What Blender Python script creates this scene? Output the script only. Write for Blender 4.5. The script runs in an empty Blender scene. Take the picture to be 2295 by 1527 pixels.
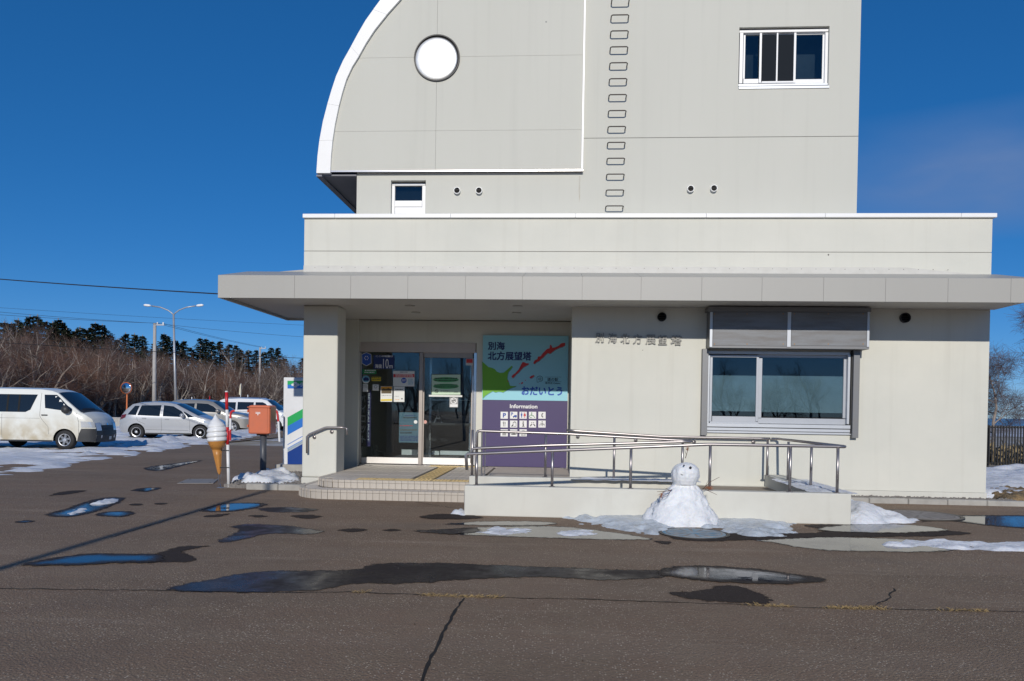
import bpy, bmesh, math, random
from mathutils import Vector, Matrix, noise as mnoise
rad = math.radians
scene = bpy.context.scene
COL = scene.collection

# ------------------------------------------------------------------ camera
FPX, CX, CY, IW, IH = 1724.0, 1147.5, 946.86, 2295, 1527
YAW, PITCH, ROLL = rad(-3.7007), rad(-0.87335), rad(0.88936)
CAM = Vector((0, 0, 1.4))
_f = Vector((math.sin(YAW)*math.cos(PITCH), math.cos(YAW)*math.cos(PITCH), math.sin(PITCH)))
_r = Vector((math.cos(YAW), -math.sin(YAW), 0)); _u = _r.cross(_f)
RIGHT = math.cos(ROLL)*_r + math.sin(ROLL)*_u
UP = -math.sin(ROLL)*_r + math.cos(ROLL)*_u
FWD = _f
cam_d = bpy.data.cameras.new('camera'); cam = bpy.data.objects.new('camera', cam_d); COL.objects.link(cam)
cam.matrix_world = Matrix(((RIGHT.x, UP.x, -FWD.x, CAM.x), (RIGHT.y, UP.y, -FWD.y, CAM.y), (RIGHT.z, UP.z, -FWD.z, CAM.z), (0, 0, 0, 1)))
cam_d.sensor_width = 36; cam_d.lens = FPX/IW*36
cam_d.shift_y = (CY - IH/2)/IW
cam_d.clip_start = 0.1; cam_d.clip_end = 6000
scene.camera = cam

def P(px, py, x=None, y=None, z=None):
    """surveying helper: the point of a real plane (x=, y= or z=) sighted at photo pixel px,py"""
    d = RIGHT*((px-CX)/FPX) - UP*((py-CY)/FPX) + FWD
    t = (x-CAM.x)/d.x if x is not None else (y-CAM.y)/d.y if y is not None else (z-CAM.z)/d.z
    return CAM + d*t

# ------------------------------------------------------------------ sky and sun
SUN_EL = math.atan(0.414)
wd = bpy.data.worlds.new('World'); scene.world = wd; wd.use_nodes = True
nt = wd.node_tree; nt.nodes.clear()
out = nt.nodes.new('ShaderNodeOutputWorld'); bg = nt.nodes.new('ShaderNodeBackground')
sky = nt.nodes.new('ShaderNodeTexSky'); sky.sky_type = 'NISHITA'; sky.sun_disc = False
sky.sun_elevation = SUN_EL; sky.sun_rotation = rad(180.6)
sky.air_density = 0.6; sky.dust_density = 0.0; sky.ozone_density = 9.0; sky.altitude = 0
bg.inputs['Strength'].default_value = 0.15
# thin cirrus over the eastern sky
tc = nt.nodes.new('ShaderNodeTexCoord')
mp = nt.nodes.new('ShaderNodeMapping'); mp.inputs['Scale'].default_value = (3.2, 3.2, 9.0); mp.inputs['Location'].default_value = (2.0, 1.0, 0.5)
nz = nt.nodes.new('ShaderNodeTexNoise'); nz.inputs['Scale'].default_value = 1.15; nz.inputs['Detail'].default_value = 4.5; nz.inputs['Roughness'].default_value = 0.48
rmp = nt.nodes.new('ShaderNodeMapRange'); rmp.inputs[1].default_value = 0.36; rmp.inputs[2].default_value = 0.60; rmp.inputs[4].default_value = 1.0; rmp.clamp = True
sep = nt.nodes.new('ShaderNodeSeparateXYZ')
east = nt.nodes.new('ShaderNodeMapRange'); east.inputs[1].default_value = 0.24; east.inputs[2].default_value = 0.46; east.clamp = True
low = nt.nodes.new('ShaderNodeMapRange'); low.inputs[1].default_value = 0.335; low.inputs[2].default_value = 0.275; low.clamp = True
low2 = nt.nodes.new('ShaderNodeMapRange'); low2.inputs[1].default_value = 0.19; low2.inputs[2].default_value = 0.25; low2.clamp = True
mul = nt.nodes.new('ShaderNodeMath'); mul.operation = 'MULTIPLY'
mul2 = nt.nodes.new('ShaderNodeMath'); mul2.operation = 'MULTIPLY'
mul3 = nt.nodes.new('ShaderNodeMath'); mul3.operation = 'MULTIPLY'
mixc = nt.nodes.new('ShaderNodeMixRGB'); mixc.inputs[2].default_value = (0.72, 1.26, 2.55, 1)
gam = nt.nodes.new('ShaderNodeHueSaturation'); gam.inputs['Saturation'].default_value = 1.30; gam.inputs['Hue'].default_value = 0.507
gm = nt.nodes.new('ShaderNodeGamma'); gm.inputs[1].default_value = 0.62
L = nt.links.new
L(tc.outputs['Generated'], mp.inputs[0]); L(mp.outputs[0], nz.inputs['Vector']); L(nz.outputs[0], rmp.inputs[0])
L(tc.outputs['Generated'], sep.inputs[0]); L(sep.outputs[0], east.inputs[0]); L(sep.outputs[2], low.inputs[0]); L(sep.outputs[2], low2.inputs[0])
L(rmp.outputs[0], mul.inputs[0]); L(east.outputs[0], mul.inputs[1])
L(mul.outputs[0], mul2.inputs[0]); L(low.outputs[0], mul2.inputs[1])
L(mul2.outputs[0], mul3.inputs[0]); L(low2.outputs[0], mul3.inputs[1])
L(sky.outputs[0], gm.inputs[0]); L(gm.outputs[0], gam.inputs['Color']); L(gam.outputs[0], mixc.inputs[1]); L(mul3.outputs[0], mixc.inputs[0])
L(mixc.outputs[0], bg.inputs[0]); L(bg.outputs[0], out.inputs[0])

sl = bpy.data.lights.new('sun', 'SUN'); sl.energy = 2.75; sl.angle = rad(0.5); sl.color = (1.0, 0.945, 0.86)
so = bpy.data.objects.new('sun', sl); COL.objects.link(so)
so.rotation_euler = Vector((-0.012, 1, -0.414)).to_track_quat('-Z', 'Y').to_euler(); so.location = (0, -20, 30)
vs = scene.view_settings
vs.view_transform = 'Standard'; vs.look = 'None'; vs.exposure = 0.2; vs.gamma = 1; vs.use_curve_mapping = False

# ------------------------------------------------------------------ helpers
def tag(o, label=None, cat=None, group=None, kind=None):
    if label: o['label'] = label
    if cat: o['category'] = cat
    if group: o['group'] = group
    if kind: o['kind'] = kind
    return o
def empty(name, loc, label=None, cat=None, group=None, rz=0):
    o = bpy.data.objects.new(name, None); COL.objects.link(o); o.location = loc; o.rotation_euler = (0, 0, rz)
    o.empty_display_size = 0.2
    return tag(o, label, cat, group)
def origin(o):
    p = Vector((0, 0, 0))
    while o: p += o.location; o = o.parent
    return p
def copy_tree(o, parent=None):
    c = o.copy(); COL.objects.link(c); c.parent = parent
    for ch in o.children: copy_tree(ch, c)
    return c
def link(name, me, parent=None):
    o = bpy.data.objects.new(name, me); COL.objects.link(o); o.parent = parent
    return o

class MB:
    def __init__(s): s.v = []; s.f = []
    def add(s, vs, fs):
        k = len(s.v); s.v += [tuple(v) for v in vs]; s.f += [tuple(i+k for i in f) for f in fs]; return s
    def box(s, x0, x1, y0, y1, z0, z1):
        return s.add([(x0,y0,z0),(x1,y0,z0),(x1,y1,z0),(x0,y1,z0),(x0,y0,z1),(x1,y0,z1),(x1,y1,z1),(x0,y1,z1)],
                     [(0,3,2,1),(4,5,6,7),(0,1,5,4),(1,2,6,5),(2,3,7,6),(3,0,4,7)])
    def tube(s, pts, r, n=8, cap=True):
        pts = [Vector(p) for p in pts]; m = len(pts)
        rr = r if isinstance(r, (list, tuple)) else [r]*m
        vs, fs = [], []; ref = None
        for i, p in enumerate(pts):
            t = (pts[min(i+1, m-1)] - pts[max(i-1, 0)])
            t = t.normalized() if t.length > 1e-9 else Vector((0, 0, 1))
            if ref is None: ref = Vector((0, 0, 1)) if abs(t.z) < 0.9 else Vector((1, 0, 0))
            a = t.cross(ref)
            if a.length < 1e-6: a = t.orthogonal()
            a.normalize(); b = t.cross(a).normalized(); ref = a.cross(t) if abs(t.dot(a)) < .5 else ref
            for k in range(n):
                th = 2*math.pi*k/n; vs.append(p + (a*math.cos(th) + b*math.sin(th))*rr[i])
        for i in range(m-1):
            for k in range(n):
                k2 = (k+1) % n; fs.append((i*n+k, i*n+k2, (i+1)*n+k2, (i+1)*n+k))
        if cap: fs.append(tuple(reversed(range(n)))); fs.append(tuple((m-1)*n+k for k in range(n)))
        return s.add(vs, fs)
    def lathe(s, prof, n=24, c=(0, 0, 0), axis='z', arc=2*math.pi, cap=True):
        vs, fs = [], []; c = Vector(c)
        for (r, h) in prof:
            for k in range(n):
                th = arc*k/n; a, b = r*math.cos(th), r*math.sin(th)
                vs.append(c + (Vector((a, b, h)) if axis == 'z' else Vector((a, h, b)) if axis == 'y' else Vector((h, a, b))))
        for i in range(len(prof)-1):
            for k in range(n):
                k2 = (k+1) % n; q = (i*n+k, i*n+k2, (i+1)*n+k2, (i+1)*n+k)
                fs.append(q if axis != 'y' else q[::-1])
        e = (tuple(reversed(range(n))), tuple((len(prof)-1)*n+k for k in range(n)))
        if cap and prof[0][0] > 1e-6: fs.append(e[0] if axis != 'y' else e[0][::-1])
        if cap and prof[-1][0] > 1e-6: fs.append(e[1] if axis != 'y' else e[1][::-1])
        return s.add(vs, fs)
    def prism_y(s, poly, y0, y1):
        """poly of (x,z), anticlockwise seen from -y; solid from y0 (front) to y1"""
        n = len(poly)
        a = sum(poly[i][0]*poly[(i+1) % n][1]-poly[(i+1) % n][0]*poly[i][1] for i in range(n))
        if a < 0: poly = poly[::-1]
        vs = [(x, y0, z) for x, z in poly] + [(x, y1, z) for x, z in poly]
        fs = [tuple(range(n)), tuple(reversed(range(n, 2*n)))] + [(i, i+n, (i+1) % n+n, (i+1) % n) for i in range(n)]
        return s.add(vs, fs)
    def prism_z(s, poly, z0, z1):
        n = len(poly)
        a = sum(poly[i][0]*poly[(i+1) % n][1]-poly[(i+1) % n][0]*poly[i][1] for i in range(n))
        if a < 0: poly = poly[::-1]
        vs = [(x, y, z0) for x, y in poly] + [(x, y, z1) for x, y in poly]
        fs = [tuple(reversed(range(n))), tuple(range(n, 2*n))] + [(i, (i+1) % n, (i+1) % n+n, i+n) for i in range(n)]
        return s.add(vs, fs)
    def build(s, name, m, parent=None, bevel=0, seg=1, smooth=False, local=False):
        off = Vector((0, 0, 0)) if local else origin(parent)
        me = bpy.data.meshes.new(name)
        me.from_pydata([(v[0]-off.x, v[1]-off.y, v[2]-off.z) for v in s.v], [], s.f)
        if bevel:
            bm = bmesh.new(); bm.from_mesh(me)
            ed = [e for e in bm.edges if len(e.link_faces) == 2 and e.calc_face_angle(0) > 0.5]
            bmesh.ops.bevel(bm, geom=ed, offset=bevel, segments=seg, profile=0.5, affect='EDGES', clamp_overlap=True)
            bm.to_mesh(me); bm.free()
        me.materials.append(m)
        if smooth: me.polygons.foreach_set('use_smooth', [True]*len(me.polygons))
        return link(name, me, parent)

def box(name, m, parent, x0, x1, y0, y1, z0, z1, bevel=0, seg=1):
    return MB().box(x0, x1, y0, y1, z0, z1).build(name, m, parent, bevel, seg)
def pxbox(name, m, parent, px0, py0, px1, py1, y0, y1, bevel=0):
    """box whose front face (plane y0) covers the given photo rectangle"""
    a, b = P(px0, py1, y=y0), P(px1, py0, y=y0)
    a2, b2 = P(px0, py0, y=y0), P(px1, py1, y=y0)
    return box(name, m, parent, (a.x+a2.x)/2, (b.x+b2.x)/2, y0, y1, (a.z+b2.z)/2, (b.z+a2.z)/2, bevel)
def pxpoly(name, m, parent, pts, y, th=0.003):
    pl = [P(a, b, y=y) for a, b in pts]
    return MB().prism_y([(p.x, p.z) for p in pl], y-th, y).build(name, m, parent)

_txt = {}
def txt_mesh(body, weight=0.0, extrude=0.0, spacing=1.0, res=3):
    key = (body, weight, extrude, spacing)
    if key in _txt: return _txt[key]
    cu = bpy.data.curves.new('text', 'FONT'); cu.body = body; cu.size = 1; cu.offset = weight; cu.extrude = extrude
    cu.resolution_u = res; cu.space_character = spacing; cu.space_line = 1.0
    o = bpy.data.objects.new('text', cu); COL.objects.link(o)
    bpy.context.view_layer.update()
    dg = bpy.context.evaluated_depsgraph_get()
    me = bpy.data.meshes.new_from_object(o.evaluated_get(dg))
    vs = [v.co.copy() for v in me.vertices]; fs = [tuple(p.vertices) for p in me.polygons]
    bpy.data.objects.remove(o); bpy.data.curves.remove(cu); bpy.data.meshes.remove(me)
    _txt[key] = (vs, fs); return vs, fs
def txt(body, m, parent, x0, x1, z0, z1, y, weight=0.0, depth=0.0015, spacing=1.0, rot=0, name='lettering', ybase=None):
    vs, fs = txt_mesh(body, 0.0, 0.0 if depth < 0.004 else 0.5, spacing)
    if not vs: return None
    if weight:       # bold: the strokes thickened by overlaid shifted copies of the outline
        w = weight*1.25; n0 = len(vs); v2, f2 = [], []
        for k, (dx, dy) in enumerate(((-w, -w), (w, -w), (-w, w), (w, w), (0, 0), (-w, 0), (w, 0), (0, w), (0, -w))):
            v2 += [Vector((v.x+dx, v.y+dy, v.z*(1-.01*k)+(0.02*k if depth < .004 else 0))) for v in vs]; f2 += [tuple(i+k*n0 for i in f) for f in fs]
        vs, fs = v2, f2
    if rot: vs = [Matrix.Rotation(rot, 3, 'Z') @ v for v in vs]
    a, b = min(v.x for v in vs), max(v.x for v in vs); c, d = min(v.y for v in vs), max(v.y for v in vs)
    sx, sz = (x1-x0)/max(b-a, 1e-6), (z1-z0)/max(d-c, 1e-6)
    mb = MB(); mb.add([(x0+(v.x-a)*sx, y - v.z*depth - depth*0.5, z0+(v.y-c)*sz) for v in vs], fs)
    return mb.build(name, m, parent)
def pxtxt(body, m, parent, px0, py0, px1, py1, y, **k):
    a, b = P(px0, py1, y=y), P(px1, py0, y=y)
    return txt(body, m, parent, a.x, b.x, a.z, b.z, y, **k)

# ------------------------------------------------------------------ materials
MATS = {}
def pm(name, col, rough=0.6, metal=0.0, spec=0.5, noise=None, col2=None, bump=None, coat=0.0, wear=None):
    """Principled with optional (scale, amount) colour noise towards col2 and (scale, strength) bump"""
    m = bpy.data.materials.new(name); m.use_nodes = True; n = m.node_tree.nodes; l = m.node_tree.links.new
    b = n['Principled BSDF']
    b.inputs['Base Color'].default_value = (*col, 1); b.inputs['Roughness'].default_value = rough
    b.inputs['Metallic'].default_value = metal; b.inputs['Specular IOR Level'].default_value = spec
    b.inputs['Coat Weight'].default_value = coat; b.inputs['Coat Roughness'].default_value = 0.05
    if noise or bump:
        t = n.new('ShaderNodeTexCoord')
    if noise:
        sc, amt = noise[:2]
        x = n.new('ShaderNodeTexNoise'); x.inputs['Scale'].default_value = sc; x.inputs['Detail'].default_value = 6; x.inputs['Roughness'].default_value = 0.62
        mpn = n.new('ShaderNodeMapping'); mpn.inputs['Scale'].default_value = noise[2] if len(noise) > 2 else (1, 1, 1)
        r = n.new('ShaderNodeMapRange'); r.inputs[1].default_value = 0.38; r.inputs[2].default_value = 0.68; r.inputs[4].default_value = amt
        mx = n.new('ShaderNodeMixRGB'); mx.inputs[1].default_value = (*col, 1)
        c2 = col2 or tuple(c*0.7 for c in col); mx.inputs[2].default_value = (*c2, 1)
        l(t.outputs['Object'], mpn.inputs[0]); l(mpn.outputs[0], x.inputs['Vector']); l(x.outputs[0], r.inputs[0]); l(r.outputs[0], mx.inputs[0]); l(mx.outputs[0], b.inputs['Base Color'])
    if bump:
        x2 = n.new('ShaderNodeTexNoise'); x2.inputs['Scale'].default_value = bump[0]; x2.inputs['Detail'].default_value = 5
        bp = n.new('ShaderNodeBump'); bp.inputs['Strength'].default_value = bump[1]; bp.inputs['Distance'].default_value = bump[2] if len(bump) > 2 else 0.01
        l(t.outputs['Object'], x2.inputs['Vector']); l(x2.outputs[0], bp.inputs['Height']); l(bp.outputs[0], b.inputs['Normal'])
    MATS[name] = m; return m
def speck(m, scale=1.6, size=0.011, col=(0.10, 0.09, 0.075)):
    """scattered small dark marks and chips on a painted wall"""
    n = m.node_tree.nodes; l = m.node_tree.links.new; b = n['Principled BSDF']; src = b.inputs['Base Color'].links[0].from_socket
    t = n.new('ShaderNodeTexCoord'); v = n.new('ShaderNodeTexVoronoi'); v.inputs['Scale'].default_value = scale; l(t.outputs['Object'], v.inputs['Vector'])
    s = n.new('ShaderNodeSeparateColor'); l(v.outputs['Color'], s.inputs[0])
    sz = n.new('ShaderNodeMath'); sz.operation = 'MULTIPLY'; sz.inputs[1].default_value = size*scale*1.6; l(s.outputs[1], sz.inputs[0])
    lt = n.new('ShaderNodeMath'); lt.operation = 'LESS_THAN'; l(v.outputs['Distance'], lt.inputs[0]); l(sz.outputs[0], lt.inputs[1])
    mx = n.new('ShaderNodeMixRGB'); mx.inputs[2].default_value = (*col, 1); l(lt.outputs[0], mx.inputs[0]); l(src, mx.inputs[1]); l(mx.outputs[0], b.inputs['Base Color'])
def streak(m, scale, amt, col, sc=(9, 9, .35), lo=.55, hi=.8):
    """rain-washed vertical streaks of grime"""
    n = m.node_tree.nodes; l = m.node_tree.links.new; b = n['Principled BSDF']; src = b.inputs['Base Color'].links[0].from_socket
    t = n.new('ShaderNodeTexCoord'); mp = n.new('ShaderNodeMapping'); mp.inputs['Scale'].default_value = sc; x = n.new('ShaderNodeTexNoise'); x.inputs['Scale'].default_value = scale; x.inputs['Detail'].default_value = 5
    r = n.new('ShaderNodeMapRange'); r.inputs[1].default_value = lo; r.inputs[2].default_value = hi; r.inputs[4].default_value = amt
    mx = n.new('ShaderNodeMixRGB'); mx.inputs[2].default_value = (*col, 1)
    l(t.outputs['Object'], mp.inputs[0]); l(mp.outputs[0], x.inputs['Vector']); l(x.outputs[0], r.inputs[0]); l(r.outputs[0], mx.inputs[0]); l(src, mx.inputs[1]); l(mx.outputs[0], b.inputs['Base Color'])
def glass(name, tint=(0.8, 0.86, 0.88), refl=1.0, rough=0.0):
    m = bpy.data.materials.new(name); m.use_nodes = True; n = m.node_tree.nodes; l = m.node_tree.links.new
    n.clear(); o = n.new('ShaderNodeOutputMaterial'); mix = n.new('ShaderNodeMixShader')
    tr = n.new('ShaderNodeBsdfTransparent'); tr.inputs[0].default_value = (*tint, 1)
    gl = n.new('ShaderNodeBsdfGlossy'); gl.inputs['Roughness'].default_value = rough; gl.inputs[0].default_value = (1, 1, 1, 1)
    fr = n.new('ShaderNodeFresnel'); fr.inputs[0].default_value = 1.52
    mu = n.new('ShaderNodeMath'); mu.operation = 'MULTIPLY'; mu.inputs[1].default_value = 1.8*refl; mu.use_clamp = True
    l(fr.outputs[0], mu.inputs[0]); l(mu.outputs[0], mix.inputs[0]); l(tr.outputs[0], mix.inputs[1]); l(gl.outputs[0], mix.inputs[2]); l(mix.outputs[0], o.inputs[0])
    return m

M_wall = pm('painted_wall', (0.655, 0.645, 0.575), 0.75, noise=(0.45, 0.75), col2=(0.56, 0.562, 0.505), bump=(90, 0.10, 0.004))
M_tower = pm('tower_render', (0.58, 0.577, 0.52), 0.75, noise=(0.7, 0.5, (1, 1, 0.25)), col2=(0.54, 0.538, 0.48), bump=(70, 0.10, 0.004))
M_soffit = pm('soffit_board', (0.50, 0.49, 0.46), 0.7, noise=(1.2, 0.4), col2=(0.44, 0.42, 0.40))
M_fascia = pm('fascia_panel', (0.395, 0.386, 0.355), 0.45, noise=(1.0, 0.4), col2=(0.37, 0.362, 0.335))
M_trim = pm('white_trim', (0.86, 0.86, 0.85), 0.35, noise=(3, 0.25), col2=(0.78, 0.78, 0.77))
M_alu = pm('aluminium', (0.52, 0.545, 0.58), 0.42, metal=0.35, noise=(5, 0.3), col2=(0.44, 0.46, 0.49))
M_white = pm('white_frame', (0.84, 0.84, 0.84), 0.4, noise=(4, 0.3), col2=(0.76, 0.76, 0.76))
M_steel = pm('stainless_steel', (0.62, 0.60, 0.60), 0.24, metal=1.0, noise=(12, 0.3), col2=(0.54, 0.52, 0.52))
M_rail = pm('rail_steel', (0.40, 0.37, 0.365), 0.36, metal=0.85, noise=(8, 0.4), col2=(0.33, 0.30, 0.295))
M_kick = pm('brushed_kick_plate', (0.80, 0.77, 0.74), 0.42, metal=1.0, noise=(6, 0.3), col2=(0.7, 0.67, 0.64))
M_shutter = pm('shutter_steel', (0.19, 0.195, 0.205), 0.5, metal=0.5, noise=(3, 0.6, (1, 1, 3)), col2=(0.20, 0.195, 0.19))
M_shutpan = pm('shutter_panel', (0.20, 0.21, 0.225), 0.55, metal=0.25, noise=(4, 0.9, (0.5, 1, 3.5)), col2=(0.155, 0.148, 0.145))
M_dark = pm('dark_void', (0.012, 0.012, 0.013), 0.8)
M_mesh = pm('screen_mesh', (0.02, 0.024, 0.03), 0.95, spec=0.05)
M_black = pm('black_plastic', (0.02, 0.02, 0.022), 0.5)
M_rung = pm('rung_steel', (0.10, 0.095, 0.09), 0.5, metal=0.3, noise=(20, 0.5), col2=(0.16, 0.10, 0.07))
M_dome = pm('polished_dome', (0.95, 0.94, 0.90), 0.48, metal=0.7, noise=(14, 0.5), col2=(0.70, 0.70, 0.66))
M_rust = pm('rust_stain', (0.30, 0.16, 0.06), 0.8, noise=(30, 0.6), col2=(0.4, 0.3, 0.2))
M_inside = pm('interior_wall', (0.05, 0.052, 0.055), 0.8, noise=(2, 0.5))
M_insfloor = pm('interior_floor', (0.16, 0.15, 0.14), 0.4, noise=(4, 0.5))
M_frost = pm('frosted_film', (0.74, 0.80, 0.76), 0.5, noise=(2, 0.3), col2=(0.15, 0.19, 0.19))
G_door = glass('door_glass', (0.76, 0.81, 0.82), 0.7)
G_win = glass('window_glass', (0.55, 0.62, 0.66), 0.8)
M_tile = pm('step_tile', (0.50, 0.45, 0.385), 0.55, noise=(7, 0.6), col2=(0.42, 0.375, 0.32), bump=(60, 0.1, 0.003))
M_tile2 = pm('landing_tile', (0.62, 0.56, 0.49), 0.6, noise=(5, 0.6), col2=(0.52, 0.465, 0.40), bump=(80, 0.12, 0.003))
M_grout = pm('grout', (0.17, 0.145, 0.12), 0.9, noise=(30, 0.4))
M_tact = pm('tactile_yellow', (0.72, 0.52, 0.22), 0.65, noise=(14, 0.7), col2=(0.60, 0.47, 0.28))
M_conc = pm('concrete', (0.40, 0.385, 0.35), 0.85, noise=(6, 0.7), col2=(0.29, 0.275, 0.25), bump=(40, 0.25, 0.006))
M_rampw = pm('ramp_wall_paint', (0.625, 0.615, 0.55), 0.72, noise=(2.2, 0.5), col2=(0.54, 0.525, 0.47), bump=(60, 0.12, 0.004))
M_gravel = pm('gravel', (0.24, 0.22, 0.20), 0.9, noise=(25, 0.9), col2=(0.12, 0.11, 0.105), bump=(60, 0.6, 0.02))
M_letter = pm('cast_letter', (0.30, 0.295, 0.275), 0.6, metal=0.2)

streak(M_wall, .8, .18, (.40, .37, .31)); streak(M_tower, .7, .2, (.40, .40, .36)); streak(M_rampw, 1.0, .35, (.42, .39, .33), (5, 5, .9)); streak(M_fascia, 1.2, .22, (.36, .35, .32)); speck(M_wall); speck(M_rampw, 1.3); speck(M_tower, 0.9, .012, (.3, .3, .28))
def snow_mat(name, col, rough, dirt, dcol=(0.62, 0.62, 0.63)):
    m = pm(name, col, rough, spec=0.4, noise=(3.5, dirt), col2=dcol, bump=(26, 0.45, 0.03))
    b = m.node_tree.nodes['Principled BSDF']; b.inputs['Subsurface Weight'].default_value = 0.15
    b.inputs['Subsurface Radius'].default_value = (0.02, 0.03, 0.045); b.inputs['Subsurface Scale'].default_value = 0.5
    return m
M_snow = snow_mat('snow', (0.75, 0.77, 0.795), 0.5, 0.6)
M_slush = snow_mat('slush_ice', (0.56, 0.61, 0.66), 0.24, 0.9, (0.36, 0.395, 0.43))
M_oldsnow = snow_mat('old_snow', (0.78, 0.80, 0.84), 0.6, 0.7, (0.55, 0.55, 0.56))
def flat(name, col, rough=0.55): return pm(name, col, rough)
C_navy = flat('print_navy', (0.012, 0.03, 0.14)); C_blue = flat('print_blue', (0.02, 0.09, 0.42)); C_white = flat('print_white', (0.78, 0.78, 0.78))
C_sky = flat('print_pale_blue', (0.28, 0.60, 0.70), 0.45); C_purple = flat('print_purple', (0.052, 0.034, 0.125), 0.5); C_green = flat('print_green', (0.15, 0.42, 0.025))
C_red = flat('print_red', (0.55, 0.03, 0.03)); C_black = flat('print_black', (0.015, 0.015, 0.015)); C_grn2 = flat('print_dark_green', (0.02, 0.22, 0.07))
C_grey = flat('print_grey', (0.33, 0.33, 0.33)); C_yel = flat('print_yellow', (0.72, 0.55, 0.03)); C_orange = flat('print_orange', (0.75, 0.33, 0.03)); C_paper = flat('paper', (0.72, 0.73, 0.71)); C_brown = flat('print_brown', (0.10, 0.07, 0.03))
C_cyan = flat('print_cyan', (0.16, 0.42, 0.55)); C_pgreen = flat('print_pale_green', (0.52, 0.68, 0.5))

# ================================================================== THE SETTING
def asphalt_mat():
    m = bpy.data.materials.new('asphalt'); m.use_nodes = True; n = m.node_tree.nodes; l = m.node_tree.links.new
    b = n['Principled BSDF']; b.inputs['Roughness'].default_value = 0.82; b.inputs['Specular IOR Level'].default_value = 0.3
    t = n.new('ShaderNodeTexCoord')
    def N(scale, det=5, rough=0.6, sc=(1, 1, 1), dist=0):
        mp = n.new('ShaderNodeMapping'); mp.inputs['Scale'].default_value = sc
        x = n.new('ShaderNodeTexNoise'); x.inputs['Scale'].default_value = scale; x.inputs['Detail'].default_value = det; x.inputs['Roughness'].default_value = rough; x.inputs['Distortion'].default_value = dist
        l(t.outputs['Object'], mp.inputs[0]); l(mp.outputs[0], x.inputs['Vector']); return x.outputs[0]
    def R(v, a, b2, c=0.0, d=1.0):
        r = n.new('ShaderNodeMapRange'); r.inputs[1].default_value = a; r.inputs[2].default_value = b2; r.inputs[3].default_value = c; r.inputs[4].default_value = d; l(v, r.inputs[0]); return r.outputs[0]
    def MX(f, a, c):
        x = n.new('ShaderNodeMixRGB'); l(f, x.inputs[0])
        for k, v in ((1, a), (2, c)):
            if isinstance(v, tuple): x.inputs[k].default_value = (*v, 1)
            else: l(v, x.inputs[k])
        return x.outputs[0]
    c = MX(R(N(0.45, 5), 0.35, 0.7), (0.265, 0.177, 0.117), (0.195, 0.139, 0.094))
    c = MX(R(N(3.2, 8, 0.7), 0.42, 0.66, 0, 0.55), c, (0.275, 0.204, 0.134))
    c = MX(R(N(60, 3, 0.7), 0.48, 0.68, 0, 0.6), c, (0.125, 0.095, 0.060))
    # pale bands of dried grit, drawn out across the front of the building
    c = MX(R(N(1.3, 6, 0.65, (0.16, 1.5, 1), 0.3), 0.57, 0.74, 0, 0.42), c, (0.42, 0.335, 0.25))
    # faint worn wheel tracks running past the building, and blooms of dried salt
    c = MX(R(N(0.9, 3, 0.5, (0.05, 1.15, 1), 0.2), 0.50, 0.66, 0, 0.30), c, (0.29, 0.225, 0.165))
    c = MX(R(N(0.75, 4, 0.55, (0.35, 1.0, 1), 0.6), 0.56, 0.72, 0, 0.38), c, (0.150, 0.115, 0.088))
    # light aggregate
    vo = n.new('ShaderNodeTexVoronoi'); vo.inputs['Scale'].default_value = 66
    l(t.outputs['Object'], vo.inputs['Vector'])
    sp = n.new('ShaderNodeSeparateColor'); l(vo.outputs['Color'], sp.inputs[0])
    pick = R(sp.outputs[0], 0.76, 0.82); core = R(vo.outputs['Distance'], 0.42, 0.25)
    mm = n.new('ShaderNodeMath'); mm.operation = 'MULTIPLY'; l(pick, mm.inputs[0]); l(core, mm.inputs[1])
    m2 = n.new('ShaderNodeMath'); m2.operation = 'MULTIPLY'; l(mm.outputs[0], m2.inputs[0]); l(R(N(1.4, 4), 0.35, 0.65, 0.25, 1.0), m2.inputs[1])
    c = MX(m2.outputs[0], c, (0.66, 0.55, 0.42))
    l(c, b.inputs['Base Color'])
    bp = n.new('ShaderNodeBump'); bp.inputs['Strength'].default_value = 0.7; bp.inputs['Distance'].default_value = 0.008
    ad = n.new('ShaderNodeMath'); ad.operation = 'ADD'; l(N(85, 4, 0.7), ad.inputs[0]); l(vo.outputs['Distance'], ad.inputs[1])
    l(ad.outputs[0], bp.inputs['Height']); l(bp.outputs[0], b.inputs['Normal'])
    return m
M_asph = asphalt_mat()
M_field = pm('winter_field', (0.30, 0.24, 0.15), 0.9, noise=(0.35, 1.0), col2=(0.55, 0.56, 0.58), bump=(8, 0.6, 0.05))
M_sea = pm('sea_water', (0.03, 0.07, 0.14), 0.25, noise=(0.02, 0.5), col2=(0.05, 0.10, 0.18))
M_crack = pm('open_crack', (0.012, 0.010, 0.009), 0.95)

def sheet(name, m, x0, x1, y0, y1, z, kind='structure', sub=1):
    me = bpy.data.meshes.new(name)
    me.from_pydata([(x0, y0, z), (x1, y0, z), (x1, y1, z), (x0, y1, z)], [], [(0, 1, 2, 3)]); me.materials.append(m)
    return tag(link(name, me), kind=kind)
sheet('ground', M_field, -1500, 1500, -600, 3000, -0.035)
ap = [(-60, -45), (45, -45), (45, 12.2), (9.5, 13.0), (9.5, 26), (-13, 27), (-13, 44), (-17, 62), (-45, 62), (-60, 40)]
tag(MB().add([(x, y, 0.0) for x, y in ap], [tuple(range(len(ap)))]).build('parking_lot', M_asph), kind='structure')
sheet('sea', M_sea, 20, 1500, 150, 2900, -0.02)

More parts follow.
